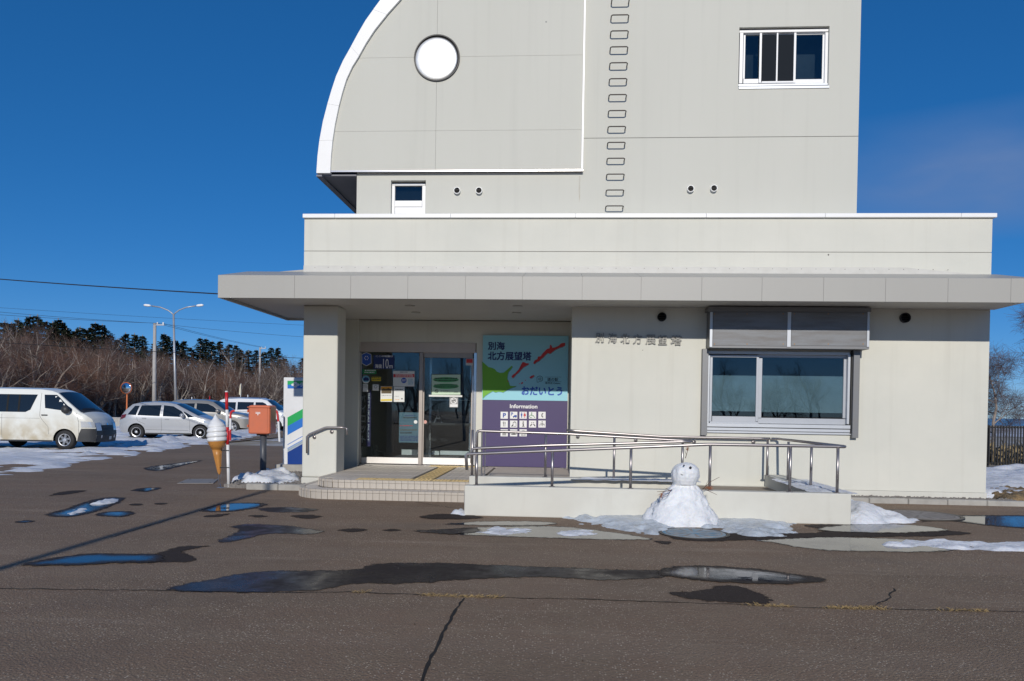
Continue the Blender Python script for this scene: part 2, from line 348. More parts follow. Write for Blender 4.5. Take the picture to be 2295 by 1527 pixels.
def inside(x, y, pl):
    r = False; j = len(pl)-1
    for i in range(len(pl)):
        xi, yi = pl[i]; xj, yj = pl[j]
        if (yi > y) != (yj > y) and x < (xj-xi)*(y-yi)/(yj-yi)+xi: r = not r
        j = i
    return r
def edist(x, y, pl):
    d = 1e9
    for i in range(len(pl)):
        ax, ay = pl[i-1]; bx, by = pl[i]; dx, dy = bx-ax, by-ay
        q = dx*dx+dy*dy; t = 0 if q == 0 else max(0, min(1, ((x-ax)*dx+(y-ay)*dy)/q))
        d = min(d, (x-ax-t*dx)**2+(y-ay-t*dy)**2)
    return math.sqrt(d)
def smooth_loop(pts, n=6):
    o = []; m = len(pts)
    for i in range(m):
        p0, p1, p2, p3 = (Vector(pts[(i+k) % m]) for k in (-1, 0, 1, 2))
        for k in range(n):
            t = k/n
            o.append(tuple(0.5*((2*p1)+(-p0+p2)*t+(2*p0-5*p1+4*p2-p3)*t*t+(-p0+3*p1-3*p2+p3)*t**3)))
    return o
def gpx(pts, z=0.0):
    return [(q.x, q.y) for q in (P(a, b, z=z) for a, b in pts)]
def snowfield(name, m, poly, h, edge, nx, ny, rough=0.5, fine=2.5, seed=0, base=0.0, patch=0.0, label=None, cat=None, kind='stuff', group=None, parent=None, rag=.55, str_=1.0):
    """a body of snow with its own thickness: it thins to nothing at a ragged rim"""
    x0, x1 = min(p[0] for p in poly)-.15, max(p[0] for p in poly)+.15
    y0, y1 = min(p[1] for p in poly)-.15, max(p[1] for p in poly)+.15
    vs, ok = [], []
    for j in range(ny+1):
        for i in range(nx+1):
            x, y = x0+(x1-x0)*i/nx, y0+(y1-y0)*j/ny
            d = edist(x, y, poly); d = d if inside(x, y, poly) else -d
            nn = mnoise.fractal(Vector((x*fine+seed*7.1, y*fine, seed)), 1.0, 2.1, 5)
            n2 = mnoise.fractal(Vector((x*fine*0.35*str_+seed*3.3, y*fine*0.8, seed+9)), 1.0, 2.1, 4)
            t = (d + nn*edge*rag)/edge
            s = max(-0.6, min(1, t)); s = s*(2-s) if s > 0 else s*1.4
            z = h*s*(1+rough*nn) - patch*max(0, n2+0.05)*h*4
            vs.append((x, y, base+max(z, -0.04))); ok.append(z > -0.03)
    fs = []
    for j in range(ny):
        for i in range(nx):
            q = (j*(nx+1)+i, j*(nx+1)+i+1, (j+1)*(nx+1)+i+1, (j+1)*(nx+1)+i)
            if any(ok[k] for k in q): fs.append(q)
    mb = MB(); mb.v = vs; mb.f = fs
    o = mb.build(name, m, parent, smooth=True)
    return tag(o, label, cat, group, kind)

# ---- joints and cracks in the paving
def strip(name, pts, w, m, z=0.004, jit=0.0, seed=1):
    rnd = random.Random(seed); vs, fs = [], []
    q = []
    for i in range(len(pts)-1):
        a, b = Vector(pts[i]), Vector(pts[i+1]); k = max(2, int((b-a).length/0.07))
        for j in range(k): q.append(a+(b-a)*j/k)
    q.append(Vector(pts[-1]))
    for i, p in enumerate(q):
        t = (q[min(i+1, len(q)-1)]-q[max(i-1, 0)]).normalized(); nrm = Vector((-t.y, t.x))
        ww = w*(0.5+rnd.random()*0.9) if jit else w; o = nrm*(rnd.random()-.5)*jit
        vs += [(*(p+o-nrm*ww/2), z), (*(p+o+nrm*ww/2), z)]
    for i in range(len(q)-1): fs.append((2*i, 2*i+2, 2*i+3, 2*i+1))
    return tag(MB().add(vs, fs).build(name, m), kind='structure')
jl = gpx([(-60, 1318), (0, 1320), (320, 1324), (520, 1329), (800, 1328), (1035, 1338), (1300, 1344), (1500, 1350), (1800, 1362), (2000, 1366), (2330, 1373)])
strip('pavement_joint', jl, 0.016, M_crack, jit=0.03, seed=2)
strip('pavement_joint', gpx([(1040, 1342), (1020, 1370), (985, 1435), (960, 1490), (938, 1545)]), 0.019, M_crack, jit=0.012, seed=3)
strip('crack_shadow_line', gpx([(1940, 1364), (1975, 1352), (1998, 1335), (2005, 1320)]), 0.014, M_crack, jit=0.04, seed=4)
strip('crack_shadow_line', gpx([(930, 1126), (1010, 1138), (1110, 1143), (1190, 1150)]), 0.012, M_crack, jit=0.05, seed=5)
strip('crack_shadow_line', gpx([(250, 1205), (380, 1165), (500, 1128), (600, 1102)]), 0.012, M_crack, jit=0.03, seed=6)  # painted shade: crack-black strip drawn along the post's cast shadow
M_dgrass = pm('dry_grass', (0.32, 0.225, 0.10), 0.8, noise=(30, 0.9), col2=(0.24, 0.17, 0.08))
rnd = random.Random(5)
mb = MB()
def blade(mb, x, y, z, h, w, lean):
    a = rnd.random()*6.283; dx, dy = math.cos(a)*w, math.sin(a)*w; b = rnd.random()*6.283; lx, ly = math.cos(b)*lean, math.sin(b)*lean
    mb.add([(x-dx, y-dy, z), (x+dx, y+dy, z), (x+lx*.5, y+ly*.5, z+h*.75), (x+lx, y+ly, z+h)], [(0, 1, 2), (0, 2, 3)])
jj = [(p, q) for p, q in zip(jl[4:], jl[5:])]
for k in range(2100):
    p, q = rnd.choice(jj); t = rnd.random(); x = p[0]+(q[0]-p[0])*t; y = p[1]+(q[1]-p[1])*t
    if mnoise.noise(Vector((x*2.2, y, 3))) < 0.02: continue
    blade(mb, x+rnd.gauss(0, .02), y+rnd.gauss(0, .018), 0.0, 0.006+rnd.random()*0.016, 0.0022, 0.035)
tag(mb.build('dry_grass', M_dgrass), 'dry grass growing out of the long paving joint', 'grass', kind='stuff')

# ---- loose grit and bits of dead leaf scattered over the asphalt
rnd = random.Random(91); mb = MB(); mb2 = MB()
for k in range(3200):
    y = 3.6+9*rnd.random()**1.6; x = -7+14*rnd.random()
    if mnoise.noise(Vector((x*.7, y*.9, 2))) < -.05: continue
    r = .002+.006*rnd.random()**2.5; a = rnd.random()*6
    vs = [(x+r*math.cos(a+i*1.571)*(.7+rnd.random()*.6), y+r*math.sin(a+i*1.571), 0) for i in range(4)]+[(x, y, r*1.1)]
    (mb if rnd.random() < .8 else mb2).add(vs, [(0, 1, 4), (1, 2, 4), (2, 3, 4), (3, 0, 4)])
tag(mb.build('grit', pm('grit_stone', (.30, .26, .225), .9, noise=(40, 1), col2=(.14, .115, .095))), 'loose grit scattered over the asphalt', 'grit', kind='stuff')
tag(mb2.build('leaf_litter', pm('dead_leaf', (.06, .04, .025), .9)), 'dark crumbs of dead leaf scattered over the asphalt', 'litter', kind='stuff')

# ---- puddles and damp patches
def puddle_mat(name, col, rough, ior, water=None, wd=0.06):
    """a sheet of wet: ragged damp margin, and for water=(colour, rough lo, rough hi, ior) open water inside the margin.
    The mesh carries 'rim', the distance in metres from its outline."""
    m = bpy.data.materials.new(name); m.use_nodes = True; n = m.node_tree.nodes; l = m.node_tree.links.new; n.clear()
    o = n.new('ShaderNodeOutputMaterial'); t = n.new('ShaderNodeTexCoord'); at = n.new('ShaderNodeAttribute'); at.attribute_name = 'rim'
    def N(sc, det=6, st=(1, 1, 1)):
        mp = n.new('ShaderNodeMapping'); mp.inputs['Scale'].default_value = st
        x = n.new('ShaderNodeTexNoise'); x.inputs['Scale'].default_value = sc; x.inputs['Detail'].default_value = det; x.inputs['Roughness'].default_value = .65; l(t.outputs['Object'], mp.inputs[0]); l(mp.outputs[0], x.inputs['Vector']); return x.outputs[0]
    def M(op, a, b):
        x = n.new('ShaderNodeMath'); x.operation = op
        for k, v in enumerate((a, b)):
            if isinstance(v, (int, float)): x.inputs[k].default_value = v
            else: l(v, x.inputs[k])
        return x.outputs[0]
    def R(v, a, b, c=0, d=1):
        r = n.new('ShaderNodeMapRange'); r.interpolation_type = 'SMOOTHSTEP'; r.inputs[1].default_value = a; r.inputs[2].default_value = b; r.inputs[3].default_value = c; r.inputs[4].default_value = d; l(v, r.inputs[0]); return r.outputs[0]
    nf = M('SUBTRACT', N(11), .5); nc = M('SUBTRACT', N(2.6, 4), .5)
    d = M('ADD', at.outputs['Fac'], M('ADD', M('MULTIPLY', nf, .17), M('MULTIPLY', nc, .15)))
    pr = n.new('ShaderNodeBsdfPrincipled'); pr.inputs['IOR'].default_value = ior; pr.inputs['Roughness'].default_value = rough
    mx = n.new('ShaderNodeMixRGB'); mx.inputs[1].default_value = (*col, 1); mx.inputs[2].default_value = (*[c*1.7 for c in col], 1); l(R(N(70, 3), .5, .7), mx.inputs[0]); l(mx.outputs[0], pr.inputs['Base Color'])
    bp = n.new('ShaderNodeBump'); bp.inputs['Strength'].default_value = .5; bp.inputs['Distance'].default_value = .006; l(N(80, 4), bp.inputs['Height']); l(bp.outputs[0], pr.inputs['Normal'])
    sh = pr.outputs[0]
    if water:
        w = n.new('ShaderNodeBsdfPrincipled'); w.inputs['Base Color'].default_value = (*water[0], 1); w.inputs['IOR'].default_value = water[3]
        l(R(N(1.7), .40, .64, water[1], water[2]), w.inputs['Roughness'])
        b2 = n.new('ShaderNodeBump'); b2.inputs['Strength'].default_value = .05; b2.inputs['Distance'].default_value = .01; l(N(5, 3), b2.inputs['Height']); l(b2.outputs[0], w.inputs['Normal'])
        ms = n.new('ShaderNodeMixShader'); l(R(d, wd-.02, wd+(.14 if wd > .05 else .06)), ms.inputs[0]); l(sh, ms.inputs[1]); l(w.outputs[0], ms.inputs[2]); sh = ms.outputs[0]
    tr = n.new('ShaderNodeBsdfTransparent'); m2 = n.new('ShaderNodeMixShader'); l(R(d, .0, .04), m2.inputs[0]); l(tr.outputs[0], m2.inputs[1]); l(sh, m2.inputs[2]); l(m2.outputs[0], o.inputs[0])
    return m
WET = (0.040, 0.032, 0.028)
M_damp = puddle_mat('damp_asphalt', (0.050, 0.040, 0.035), .75, 1.12)
M_film = puddle_mat('wet_film', WET, .5, 1.16, ((0.038, 0.031, 0.029), .26, .6, 1.15), .02)
M_water = puddle_mat('puddle_water', WET, .6, 1.14, ((0.014, 0.012, 0.012), .01, .14, 1.33), .07)
M_melt = puddle_mat('meltwater', WET, .6, 1.14, ((0.05, 0.047, 0.045), .02, .16, 1.42), .025)
def puddle(pts, m, label, z=None, jag=0.03, seed=0, group=None):
    lp = smooth_loop(gpx(pts), 6); zz = 0.004 if z is None else z; pad = .05
    x0, x1 = min(p[0] for p in lp)-pad, max(p[0] for p in lp)+pad; y0, y1 = min(p[1] for p in lp)-pad, max(p[1] for p in lp)+pad
    nx, ny = max(10, min(90, int((x1-x0)/.05))), max(10, min(40, int((y1-y0)/.04)))
    vs, ds, fs = [], [], []
    for j in range(ny+1):
        for i in range(nx+1):
            x, y = x0+(x1-x0)*i/nx, y0+(y1-y0)*j/ny; d = edist(x, y, lp); vs.append((x, y, zz)); ds.append(d if inside(x, y, lp) else -d)
    for j in range(ny):
        for i in range(nx):
            q = (j*(nx+1)+i, j*(nx+1)+i+1, (j+1)*(nx+1)+i+1, (j+1)*(nx+1)+i)
            if max(ds[k] for k in q) > -.06: fs.append(q)
    mb = MB(); mb.v = vs; mb.f = fs
    ob = mb.build('puddle' if m is not M_damp else 'damp_patch', m)
    k = max(1.0, .13/max(max(ds), .01)); a = ob.data.attributes.new('rim', 'FLOAT', 'POINT'); a.data.foreach_set('value', [d*k for d in ds])
    return tag(ob, label, 'puddle' if m is not M_damp else 'damp patch', group)
puddle([(372, 1322), (470, 1298), (600, 1280), (790, 1277), (850, 1264), (980, 1262), (1150, 1268), (1290, 1273), (1420, 1278), (1500, 1279), (1500, 1294), (1380, 1302), (1200, 1296), (1050, 1301), (900, 1311), (800, 1310), (700, 1326), (520, 1329)], M_film, 'long dark wet streak across the middle of the asphalt', jag=.02, seed=1)
puddle([(1470, 1287), (1500, 1272), (1580, 1269), (1680, 1275), (1770, 1286), (1862, 1301), (1790, 1311), (1700, 1311), (1600, 1306), (1520, 1298)], M_water, 'pointed grey puddle at right end of the long wet streak', z=.008, jag=.02, seed=2)
puddle([(1490, 1330), (1560, 1325), (1620, 1312), (1680, 1320), (1735, 1352), (1650, 1354), (1560, 1346)], M_damp, 'dark damp patch under the pointed grey puddle', seed=3, jag=.06)
puddle([(48, 1268), (110, 1253), (190, 1242), (310, 1242), (370, 1246), (350, 1262), (250, 1265), (150, 1271)], M_water, 'blue puddle at the left edge, nearest the camera', z=.008, seed=4)
puddle([(300, 1262), (350, 1240), (400, 1226), (474, 1224), (420, 1236), (442, 1256), (380, 1262)], M_damp, 'damp patch trailing off the nearest blue puddle', seed=5, jag=.06)
puddle([(486, 1214), (530, 1190), (516, 1182), (560, 1175), (640, 1178), (700, 1186), (732, 1192), (690, 1199), (600, 1198), (540, 1212), (500, 1217)], M_film, 'violet reflecting puddle with a tail, left of centre', seed=6)
puddle([(446, 1146), (500, 1129), (560, 1127), (605, 1131), (570, 1141), (510, 1148)], M_water, 'blue puddle crossed by the long post shadow', seed=7)
puddle([(575, 1141), (640, 1137), (715, 1142), (680, 1149), (610, 1149)], M_film, 'grey puddle in front of the curved entrance steps', seed=8)
for k, (pts, lab) in enumerate([([(446, 1159), (490, 1153), (520, 1152), (490, 1160)], 'narrow damp spot below the blue puddle by the shadow line'),
        ([(555, 1157), (580, 1155), (603, 1158), (580, 1161)], 'small oval damp spot, middle of three below the grey puddle'),
        ([(648, 1157), (680, 1154), (725, 1158), (690, 1164)], 'damp spot with a short tail in front of the steps'),
        ([(752, 1190), (790, 1185), (826, 1188), (790, 1194)], 'oval damp spot right of the violet puddle'),
        ([(858, 1189), (880, 1186), (900, 1189), (880, 1192)], 'smallest damp spot in the row right of the violet puddle'),
        ([(105, 1112), (150, 1101), (197, 1100), (160, 1108)], 'damp streak nearest the snowy parking edge'),
        ([(1465, 1214), (1490, 1213), (1510, 1217), (1490, 1223)], 'damp blot in front of the painted manhole cover'),
        ([(285, 1132), (305, 1129), (324, 1131), (305, 1134)], 'small damp spot among the icy blue puddles'),
        ([(340, 1130), (358, 1128), (378, 1129), (358, 1132)], 'tiny damp spot nearest the ice cream cone')]):
    puddle(pts, M_damp, lab, seed=20+k, jag=.08)
puddle([(97, 1155), (140, 1142), (180, 1128), (230, 1116), (285, 1117), (260, 1132), (225, 1145), (160, 1160)], M_water, 'icy blue puddle with snow strips lying in it', seed=30, jag=.1)
puddle([(212, 1156), (240, 1147), (290, 1146), (303, 1152), (270, 1160)], M_water, 'blue puddle just right of the icy one', seed=31, jag=.06)
puddle([(290, 1100), (320, 1094), (362, 1094), (330, 1103)], M_water, 'small blue puddle behind the icy one', seed=32, jag=.06)
puddle([(32, 1171), (55, 1167), (83, 1168), (55, 1173)], M_water, 'tiny blue puddle farthest left of the icy one', seed=33)
puddle([(320, 1050), (380, 1040), (455, 1032), (420, 1042), (360, 1056)], M_water, 'long thin blue puddle behind the steel ground plate', seed=34, jag=.08)
# meltwater along the ramp wall
puddle([(1000, 1195), (1060, 1183), (1150, 1180), (1250, 1180), (1350, 1190), (1465, 1208), (1400, 1212), (1250, 1208), (1100, 1203), (1010, 1199)], M_melt, 'pale meltwater puddle left of the painted manhole cover', seed=40)
puddle([(930, 1191), (990, 1187), (1060, 1184), (1080, 1192), (1020, 1199), (960, 1196)], M_film, 'grey tail of the meltwater puddle', seed=41, z=.008)
puddle([(985, 1176), (1060, 1170), (1180, 1168), (1250, 1173), (1200, 1180), (1060, 1178)], M_melt, 'thin meltwater film under the ramp wall', seed=42)
puddle([(936, 1160), (980, 1153), (1050, 1155), (1090, 1162), (1040, 1165), (970, 1165)], M_damp, 'damp patch at the left foot of the ramp wall', seed=43, z=.008)
puddle([(1640, 1206), (1740, 1203), (1850, 1203), (2000, 1208), (2120, 1215), (2200, 1224), (2100, 1238), (1960, 1238), (1830, 1233), (1730, 1218)], M_melt, 'wide pale meltwater puddle right of the snowman', seed=44)
puddle([(1500, 1204), (1640, 1196), (1780, 1196), (1850, 1190), (1800, 1178), (1950, 1176), (2080, 1186), (2180, 1197), (2060, 1204), (1850, 1206), (1700, 1212), (1560, 1214)], M_damp, 'wet band between snow apron and wide meltwater puddle', seed=45, z=.006)
puddle([(1830, 1186), (1920, 1176), (2040, 1178), (2130, 1190), (2010, 1197), (1880, 1194)], M_melt, 'meltwater puddle before the snow lump at the ramp corner', seed=46, z=.010)
puddle([(2060, 1172), (2110, 1157), (2200, 1155), (2330, 1158), (2330, 1184), (2220, 1180), (2120, 1168)], M_water, 'dark blue puddle at the right edge', seed=47)

# ---- snow lying about
M_s = M_snow
snowfield('snow', M_oldsnow, gpx([(-900, 1100), (-400, 1090), (0, 1069), (70, 1060), (140, 1050), (200, 1034), (330, 1018), (470, 994), (560, 982), (640, 964), (640, 948), (500, 950), (300, 951), (0, 958), (-700, 975)]), 0.055, 0.5, 190, 260, rough=0.8, fine=1.3, str_=1.4, seed=1, patch=1.25, label='old snow and slush covering the parking area on the left', cat='snow')
snowfield('snow_bank', M_oldsnow, gpx([(180, 1024), (260, 1006), (330, 996), (430, 988), (520, 982), (600, 975), (640, 962), (640, 955), (560, 966), (470, 976), (380, 986), (290, 997), (215, 1012)]), 0.16, 0.55, 90, 110, rough=0.9, fine=1.5, seed=2, label='ridge of ploughed snow along the parking edge', cat='snow')
snowfield('snow_heap', M_snow, gpx([(560, 1094), (522, 1087), (545, 1072), (600, 1063), (640, 1068), (672, 1080), (678, 1090), (640, 1096)]), 0.15, 0.34, 60, 60, rough=0.5, fine=3, seed=3, label='heap of snow on the kerb beneath the orange post box', cat='snow', kind='thing')
snowfield('snow_apron', M_slush, gpx([(1265, 1160), (1330, 1176), (1390, 1188), (1462, 1198), (1483, 1196), (1500, 1184), (1555, 1180), (1612, 1184), (1640, 1200), (1700, 1205), (1770, 1197), (1785, 1187), (1760, 1172), (1690, 1162), (1630, 1150), (1450, 1146), (1380, 1154)]), 0.06, 0.40, 200, 100, rough=0.3, rag=.62, fine=4.5, seed=4, label='apron of icy slush around the foot of the snowman', cat='snow', kind='thing')
snowfield('snow_heap', M_snow, [(3.60, 12.6), (3.60, 10.2), (3.95, 10.12), (4.25, 10.25), (4.75, 10.55), (4.5, 11.2), (4.0, 12.4)], 0.21, 0.60, 90, 110, rough=0.16, rag=.18, fine=3.2, seed=5, label='lump of snow piled against the right end of the ramp wall', cat='snow', kind='thing')
snowfield('snow_heap', M_snow, gpx([(1012, 1152), (1040, 1158), (1050, 1150), (1030, 1144)]), 0.05, 0.10, 24, 24, rough=0.4, fine=6, seed=6, label='small snow scrap at the left foot of the ramp wall', cat='snow', kind='thing')
snowfield('snow_strip', M_oldsnow, gpx([(1970, 1225), (2020, 1213), (2100, 1214), (2200, 1219), (2340, 1216), (2340, 1238), (2200, 1234), (2080, 1229)]), 0.03, 0.14, 90, 50, rough=1.0, fine=4, seed=7, patch=.12, label='broken strip of old snow in the wide meltwater puddle', cat='snow', kind='thing')
snowfield('snow_strip', M_oldsnow, gpx([(1060, 1194), (1110, 1183), (1190, 1186), (1200, 1195), (1120, 1200)]), 0.016, 0.10, 50, 40, rough=1.2, fine=7, seed=8, patch=.3, label='left scrap of rotten ice in the pale meltwater puddle', cat='snow', kind='thing')
snowfield('snow_strip', M_oldsnow, gpx([(1230, 1196), (1270, 1188), (1330, 1190), (1340, 1199), (1280, 1204)]), 0.016, 0.10, 50, 40, rough=1.2, fine=7, seed=9, patch=.3, label='right scrap of rotten ice in the pale meltwater puddle', cat='snow', kind='thing')
snowfield('snow_strip', M_snow, gpx([(205, 1131), (230, 1122), (272, 1118), (262, 1126), (225, 1133)]), 0.03, 0.12, 30, 30, rough=.8, fine=5, seed=10, label='rear white snow strip in the icy blue puddle', cat='snow', kind='thing')
snowfield('snow_strip', M_snow, gpx([(150, 1152), (175, 1141), (200, 1138), (190, 1147), (165, 1154)]), 0.03, 0.12, 30, 30, rough=.8, fine=5, seed=11, label='front white snow strip in the icy blue puddle', cat='snow', kind='thing')
snowfield('snow_strip', M_oldsnow, gpx([(1990, 1165), (2010, 1160), (2060, 1166), (2040, 1171)]), 0.02, 0.1, 30, 30, rough=.8, fine=5, seed=12, label='snow film on the large round manhole cover', cat='snow', kind='thing')
snowfield('snow', M_oldsnow, [(7.2, 13.9), (7.6, 15.5), (8.2, 17), (9.0, 20), (12, 22), (22, 21.5), (30, 14), (12, 13.2)], 0.12, 0.6, 120, 90, rough=.8, fine=1.6, seed=13, patch=.10, label='uneven old snow between the building corner and the black fence', cat='snow')
snowfield('dirt_patch', pm('dead_turf', (0.30, 0.20, 0.095), 0.9, noise=(9, 1.0), col2=(0.13, 0.10, 0.06), bump=(30, .8, .03)), gpx([(2205, 1112), (2225, 1098), (2270, 1100), (2340, 1102), (2340, 1128), (2240, 1126)]), 0.10, 0.2, 40, 40, rough=.6, fine=6, seed=14, label='brown dead turf at the building corner', cat='turf')

# ---- manhole covers and plate
def cover(name, c, r, m, lab, ring_m, paint=None):
    t = empty(name, (c.x, c.y, 0.004), lab, 'manhole cover')
    MB().lathe([(r*1.13, 0.000), (r*1.13, 0.010), (r*1.02, 0.010), (r*1.02, 0.002)], 48, (c.x, c.y, 0.004), cap=False).build('frame_ring', ring_m, t)
    MB().lathe([(r, 0.0), (r, 0.009), (r*.985, 0.011), (0.0, 0.011)], 48, (c.x, c.y, 0.004)).build('plate', m, t)
    mb = MB()
    mb.lathe([(r*.90, .011), (r*.90, .014), (r*.86, .014), (r*.86, .0115)], 40, (c.x, c.y, 0.004), cap=False)
    for k in range(12):
        a = k*math.pi/6; u = Vector((math.cos(a), math.sin(a), 0)); w = Vector((-u.y, u.x, 0))*.012
        p, q = Vector((c.x, c.y, .0155))+u*r*.25, Vector((c.x, c.y, .0155))+u*r*.8
        mb.add([p-w, q-w*1.8, q+w*1.8, p+w], [(0, 1, 2, 3)])
    mb.build('relief', paint or m, t)
    return t
M_iron = pm('dark_iron', (0.05, 0.045, 0.04), 0.5, metal=0.4, noise=(20, .6), col2=(0.09, 0.07, 0.055))
M_cover = pm('painted_cover', (0.40, 0.43, 0.43), 0.75, noise=(7, 1.0), col2=(0.13, 0.30, 0.42))
M_cover2 = pm('worn_cover', (0.30, 0.28, 0.26), 0.75, noise=(8, .8), col2=(0.22, 0.20, 0.19))
for m_ in (M_cover, M_cover2): m_.node_tree.nodes['Principled BSDF'].inputs['Specular IOR Level'].default_value = .12
M_rel = pm('cover_relief', (0.24, 0.22, 0.20), .8, spec=.1, noise=(9, 1), col2=(0.45, 0.42, 0.38)); M_rel2 = pm('worn_relief', (0.19, 0.17, 0.155), .8, spec=.1, noise=(9, 1), col2=(0.27, 0.25, 0.23))
cover('manhole_cover', P(1555, 1197, z=0.0), 0.36, M_cover, 'worn manhole cover painted pale blue in front of the snowman', M_iron, M_rel)
cover('manhole_cover', P(2060, 1156, z=0.0), 0.50, M_cover2, 'large grey manhole cover right of the ramp corner', M_iron, M_rel2)
gp = gpx([(397, 1085), (420, 1075), (490, 1075), (478, 1085)])
t = empty('ground_plate', (gp[0][0], gp[0][1], 0), 'flat steel access plate in the asphalt left of the ice cream cone', 'ground plate')
MB().prism_z(gp, 0.004, 0.014).build('plate', pm('galvanised_plate', (0.30, 0.28, 0.26), .7, metal=.1, noise=(8, .6)), t, bevel=.003)
for i in range(4):
    a = Vector(gp[i]); c = Vector((sum(p[0] for p in gp)/4, sum(p[1] for p in gp)/4)); q = a+(c-a)*.22
    MB().lathe([(.02, .0145), (.02, .019), (0, .02)], 8, (q.x, q.y, 0)).build('bolt', M_iron, t)

# ================================================================== THE BUILDING
W = 13.1; D = 15.25; T = 13.5; CF = 11.95           # planes: facade, doors, tower face, canopy front
XL, XR = -4.5, 6.97; RL, RR = -3.89, 0.15            # facade ends, recess sides
ZS, ZF = 3.17, 0.28                                   # soffit, landing
bld = empty('visitor_center', (0, W, 0), 'white low building with grey curved tower and flat canopy', 'building')
wx0, wx1 = P(1585, 880, y=W).x, P(1904, 880, y=W).x
wz0, wz1 = P(1745, 972, y=W).z, P(1745, 788, y=W).z
zseam = P(1300, 564.3, y=W).z; zpar = P(1400, 489.5, y=W).z
# --- walls
mb = MB()
mb.box(RR, wx0, W, W+.2, .17, ZS+.2); mb.box(wx1, XR, W, W+.2, .17, ZS+.2)
mb.box(wx0, wx1, W, W+.2, .17, wz0); mb.box(wx0, wx1, W, W+.2, wz1, ZS+.2)
mb.box(RR, RR+.2, W+.2, D-.001, .05, ZS+.2)
fw = mb.build('facade_wall', M_wall, bld)
box('plinth', M_rampw, bld, RR, XR+.012, W-.016, W+.19, -.02, .166, .006)
mb = MB(); mb.box(XR-.2, XR, W+.2, W+10, -.02, ZS+.2); mb.box(XL, XL+.2, D, W+10, -.02, ZS+.2); mb.box(XL+.2, XR-.2, W+9.8, W+10, -.02, ZS+.2)
mb.box(XL+.001, XL+.15, W+.5, D, -.02, ZS)
mb.build('side_wall', M_wall, bld)
box('column', M_wall, bld, XL, RL, W, W+.5, .19, ZS, .025, 2)
box('column_plinth', M_rampw, bld, XL-.006, RL+.0, W-.012, W+.5, -.02, .186, .01)
# wall at the door plane
dL, dR = P(806, 900, y=D).x, P(1066, 900, y=D).x
dT = P(936, 768, y=D).z
mb = MB(); mb.box(XL+.15, dL, D-.12, D+.15, ZF-.1, ZS); mb.box(dR, RR, D-.001, D+.15, ZF-.1, ZS); mb.box(dL, dR, D-.001, D+.15, dT, ZS)
mb.build('recess_wall', M_wall, bld)
# upper facade in two lifts with a dark seam
mb = MB(); mb.box(XL, XR, W, W+.2, ZS+.2, zseam-.006); mb.build('parapet_wall', M_wall, bld)
mb = MB(); mb.box(XL, XR, W, W+.2, zseam+.006, zpar); mb.build('parapet_wall', M_wall, bld)
box('seam_joint', M_conc, bld, XL+.01, XR-.01, W+.012, W+.19, zseam-.006, zseam+.006)
mb = MB(); mb.box(XL, XL+.2, W+.2, W+10, ZS+.2, zpar); mb.box(XR-.2, XR, W+.2, W+10, ZS+.2, zpar); mb.box(XL+.2, XR-.2, W+9.8, W+10, ZS+.2, zpar); mb.build('parapet_side', M_wall, bld)
box('roof_deck', M_conc, bld, XL+.2, XR-.2, W+.2, W+9.8, ZS+.2, ZS+.5)
cxs = [XL-.02] + [P(p, 484, y=W-.05).x for p in (750, 1010, 1290, 1583, 1850, 2155)] + [XR+.05]
for a, b in zip(cxs, cxs[1:]):
    box('coping', M_trim, bld, a+.0015, b-.0015, W-.05, W+.26, zpar+.001, zpar+.07, .006)
# --- canopy
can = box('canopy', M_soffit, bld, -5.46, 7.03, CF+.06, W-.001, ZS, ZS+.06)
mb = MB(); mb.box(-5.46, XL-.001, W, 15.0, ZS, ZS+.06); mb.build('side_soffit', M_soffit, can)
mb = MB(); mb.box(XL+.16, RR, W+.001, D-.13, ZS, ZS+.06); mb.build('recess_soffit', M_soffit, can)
zt = 3.485
box('fascia_backing', M_fascia, can, -5.44, 7.02, CF+.012, CF+.058, ZS-.04, 3.48)
pxs = [491, 660, 786, 914, 1043, 1171, 1305, 1437, 1573, 1708, 1846, 1985, 2125, 2266]
fx = [P(p, 640, y=CF).x for p in pxs] + [7.05]; fx[0] = -5.5
for a, b in zip(fx, fx[1:]):
    box('fascia_panel', M_fascia, can, a+.001, b-.001, CF, CF+.05, ZS-.045, zt, .002)
    mb = MB(); zb = P(1200, 606, y=W).z-.04
    mb.add([(a+.002, CF+.002, zt+.001), (b-.002, CF+.002, zt+.001), (b-.002, W-.003, zb), (a+.002, W-.003, zb), (a+.002, CF+.002, zt-.01), (b-.002, CF+.002, zt-.01), (b-.002, W-.003, zb-.012), (a+.002, W-.003, zb-.012)],
           [(0, 1, 2, 3), (0, 4, 5, 1), (1, 5, 6, 2), (2, 6, 7, 3), (3, 7, 4, 0), (4, 7, 6, 5)])
    mb.build('roof_panel', M_fascia, can)
mb = MB(); mb.box(-5.5, -5.45, CF+.052, 15.05, ZS-.045, zt); mb.box(-5.45, XL-.002, 15.0, 15.05, ZS-.045, zt); mb.build('side_fascia', M_fascia, can, bevel=.004)
mb = MB(); mb.add([(-5.49, W, zt+.22), (XL-.002, W, zt+.3), (XL-.002, 15.04, zt+.05), (-5.49, 15.04, zt+.001), (-5.49, W, zt), (XL-.002, W, zt), (XL-.002, 15.04, zt), (-5.49, 15.04, zt-.01)], [(0, 1, 2, 3), (0, 4, 5, 1), (3, 7, 4, 0), (2, 6, 7, 3)])
mb.build('side_roof', M_fascia, can)
zfl = P(1200, 597.5, y=W).z
mb = MB(); mb.add([(XL, W-.004, zb-.03), (XR, W-.004, zb-.03), (5.6, W-.004, zfl), (XL, W-.004, zfl), (XL, W-.03, zb-.03), (XR, W-.03, zb-.03), (5.6, W-.018, zfl), (XL, W-.018, zfl)], [(4, 5, 6, 7), (7, 6, 2, 3), (5, 1, 2, 6), (0, 4, 7, 3)])
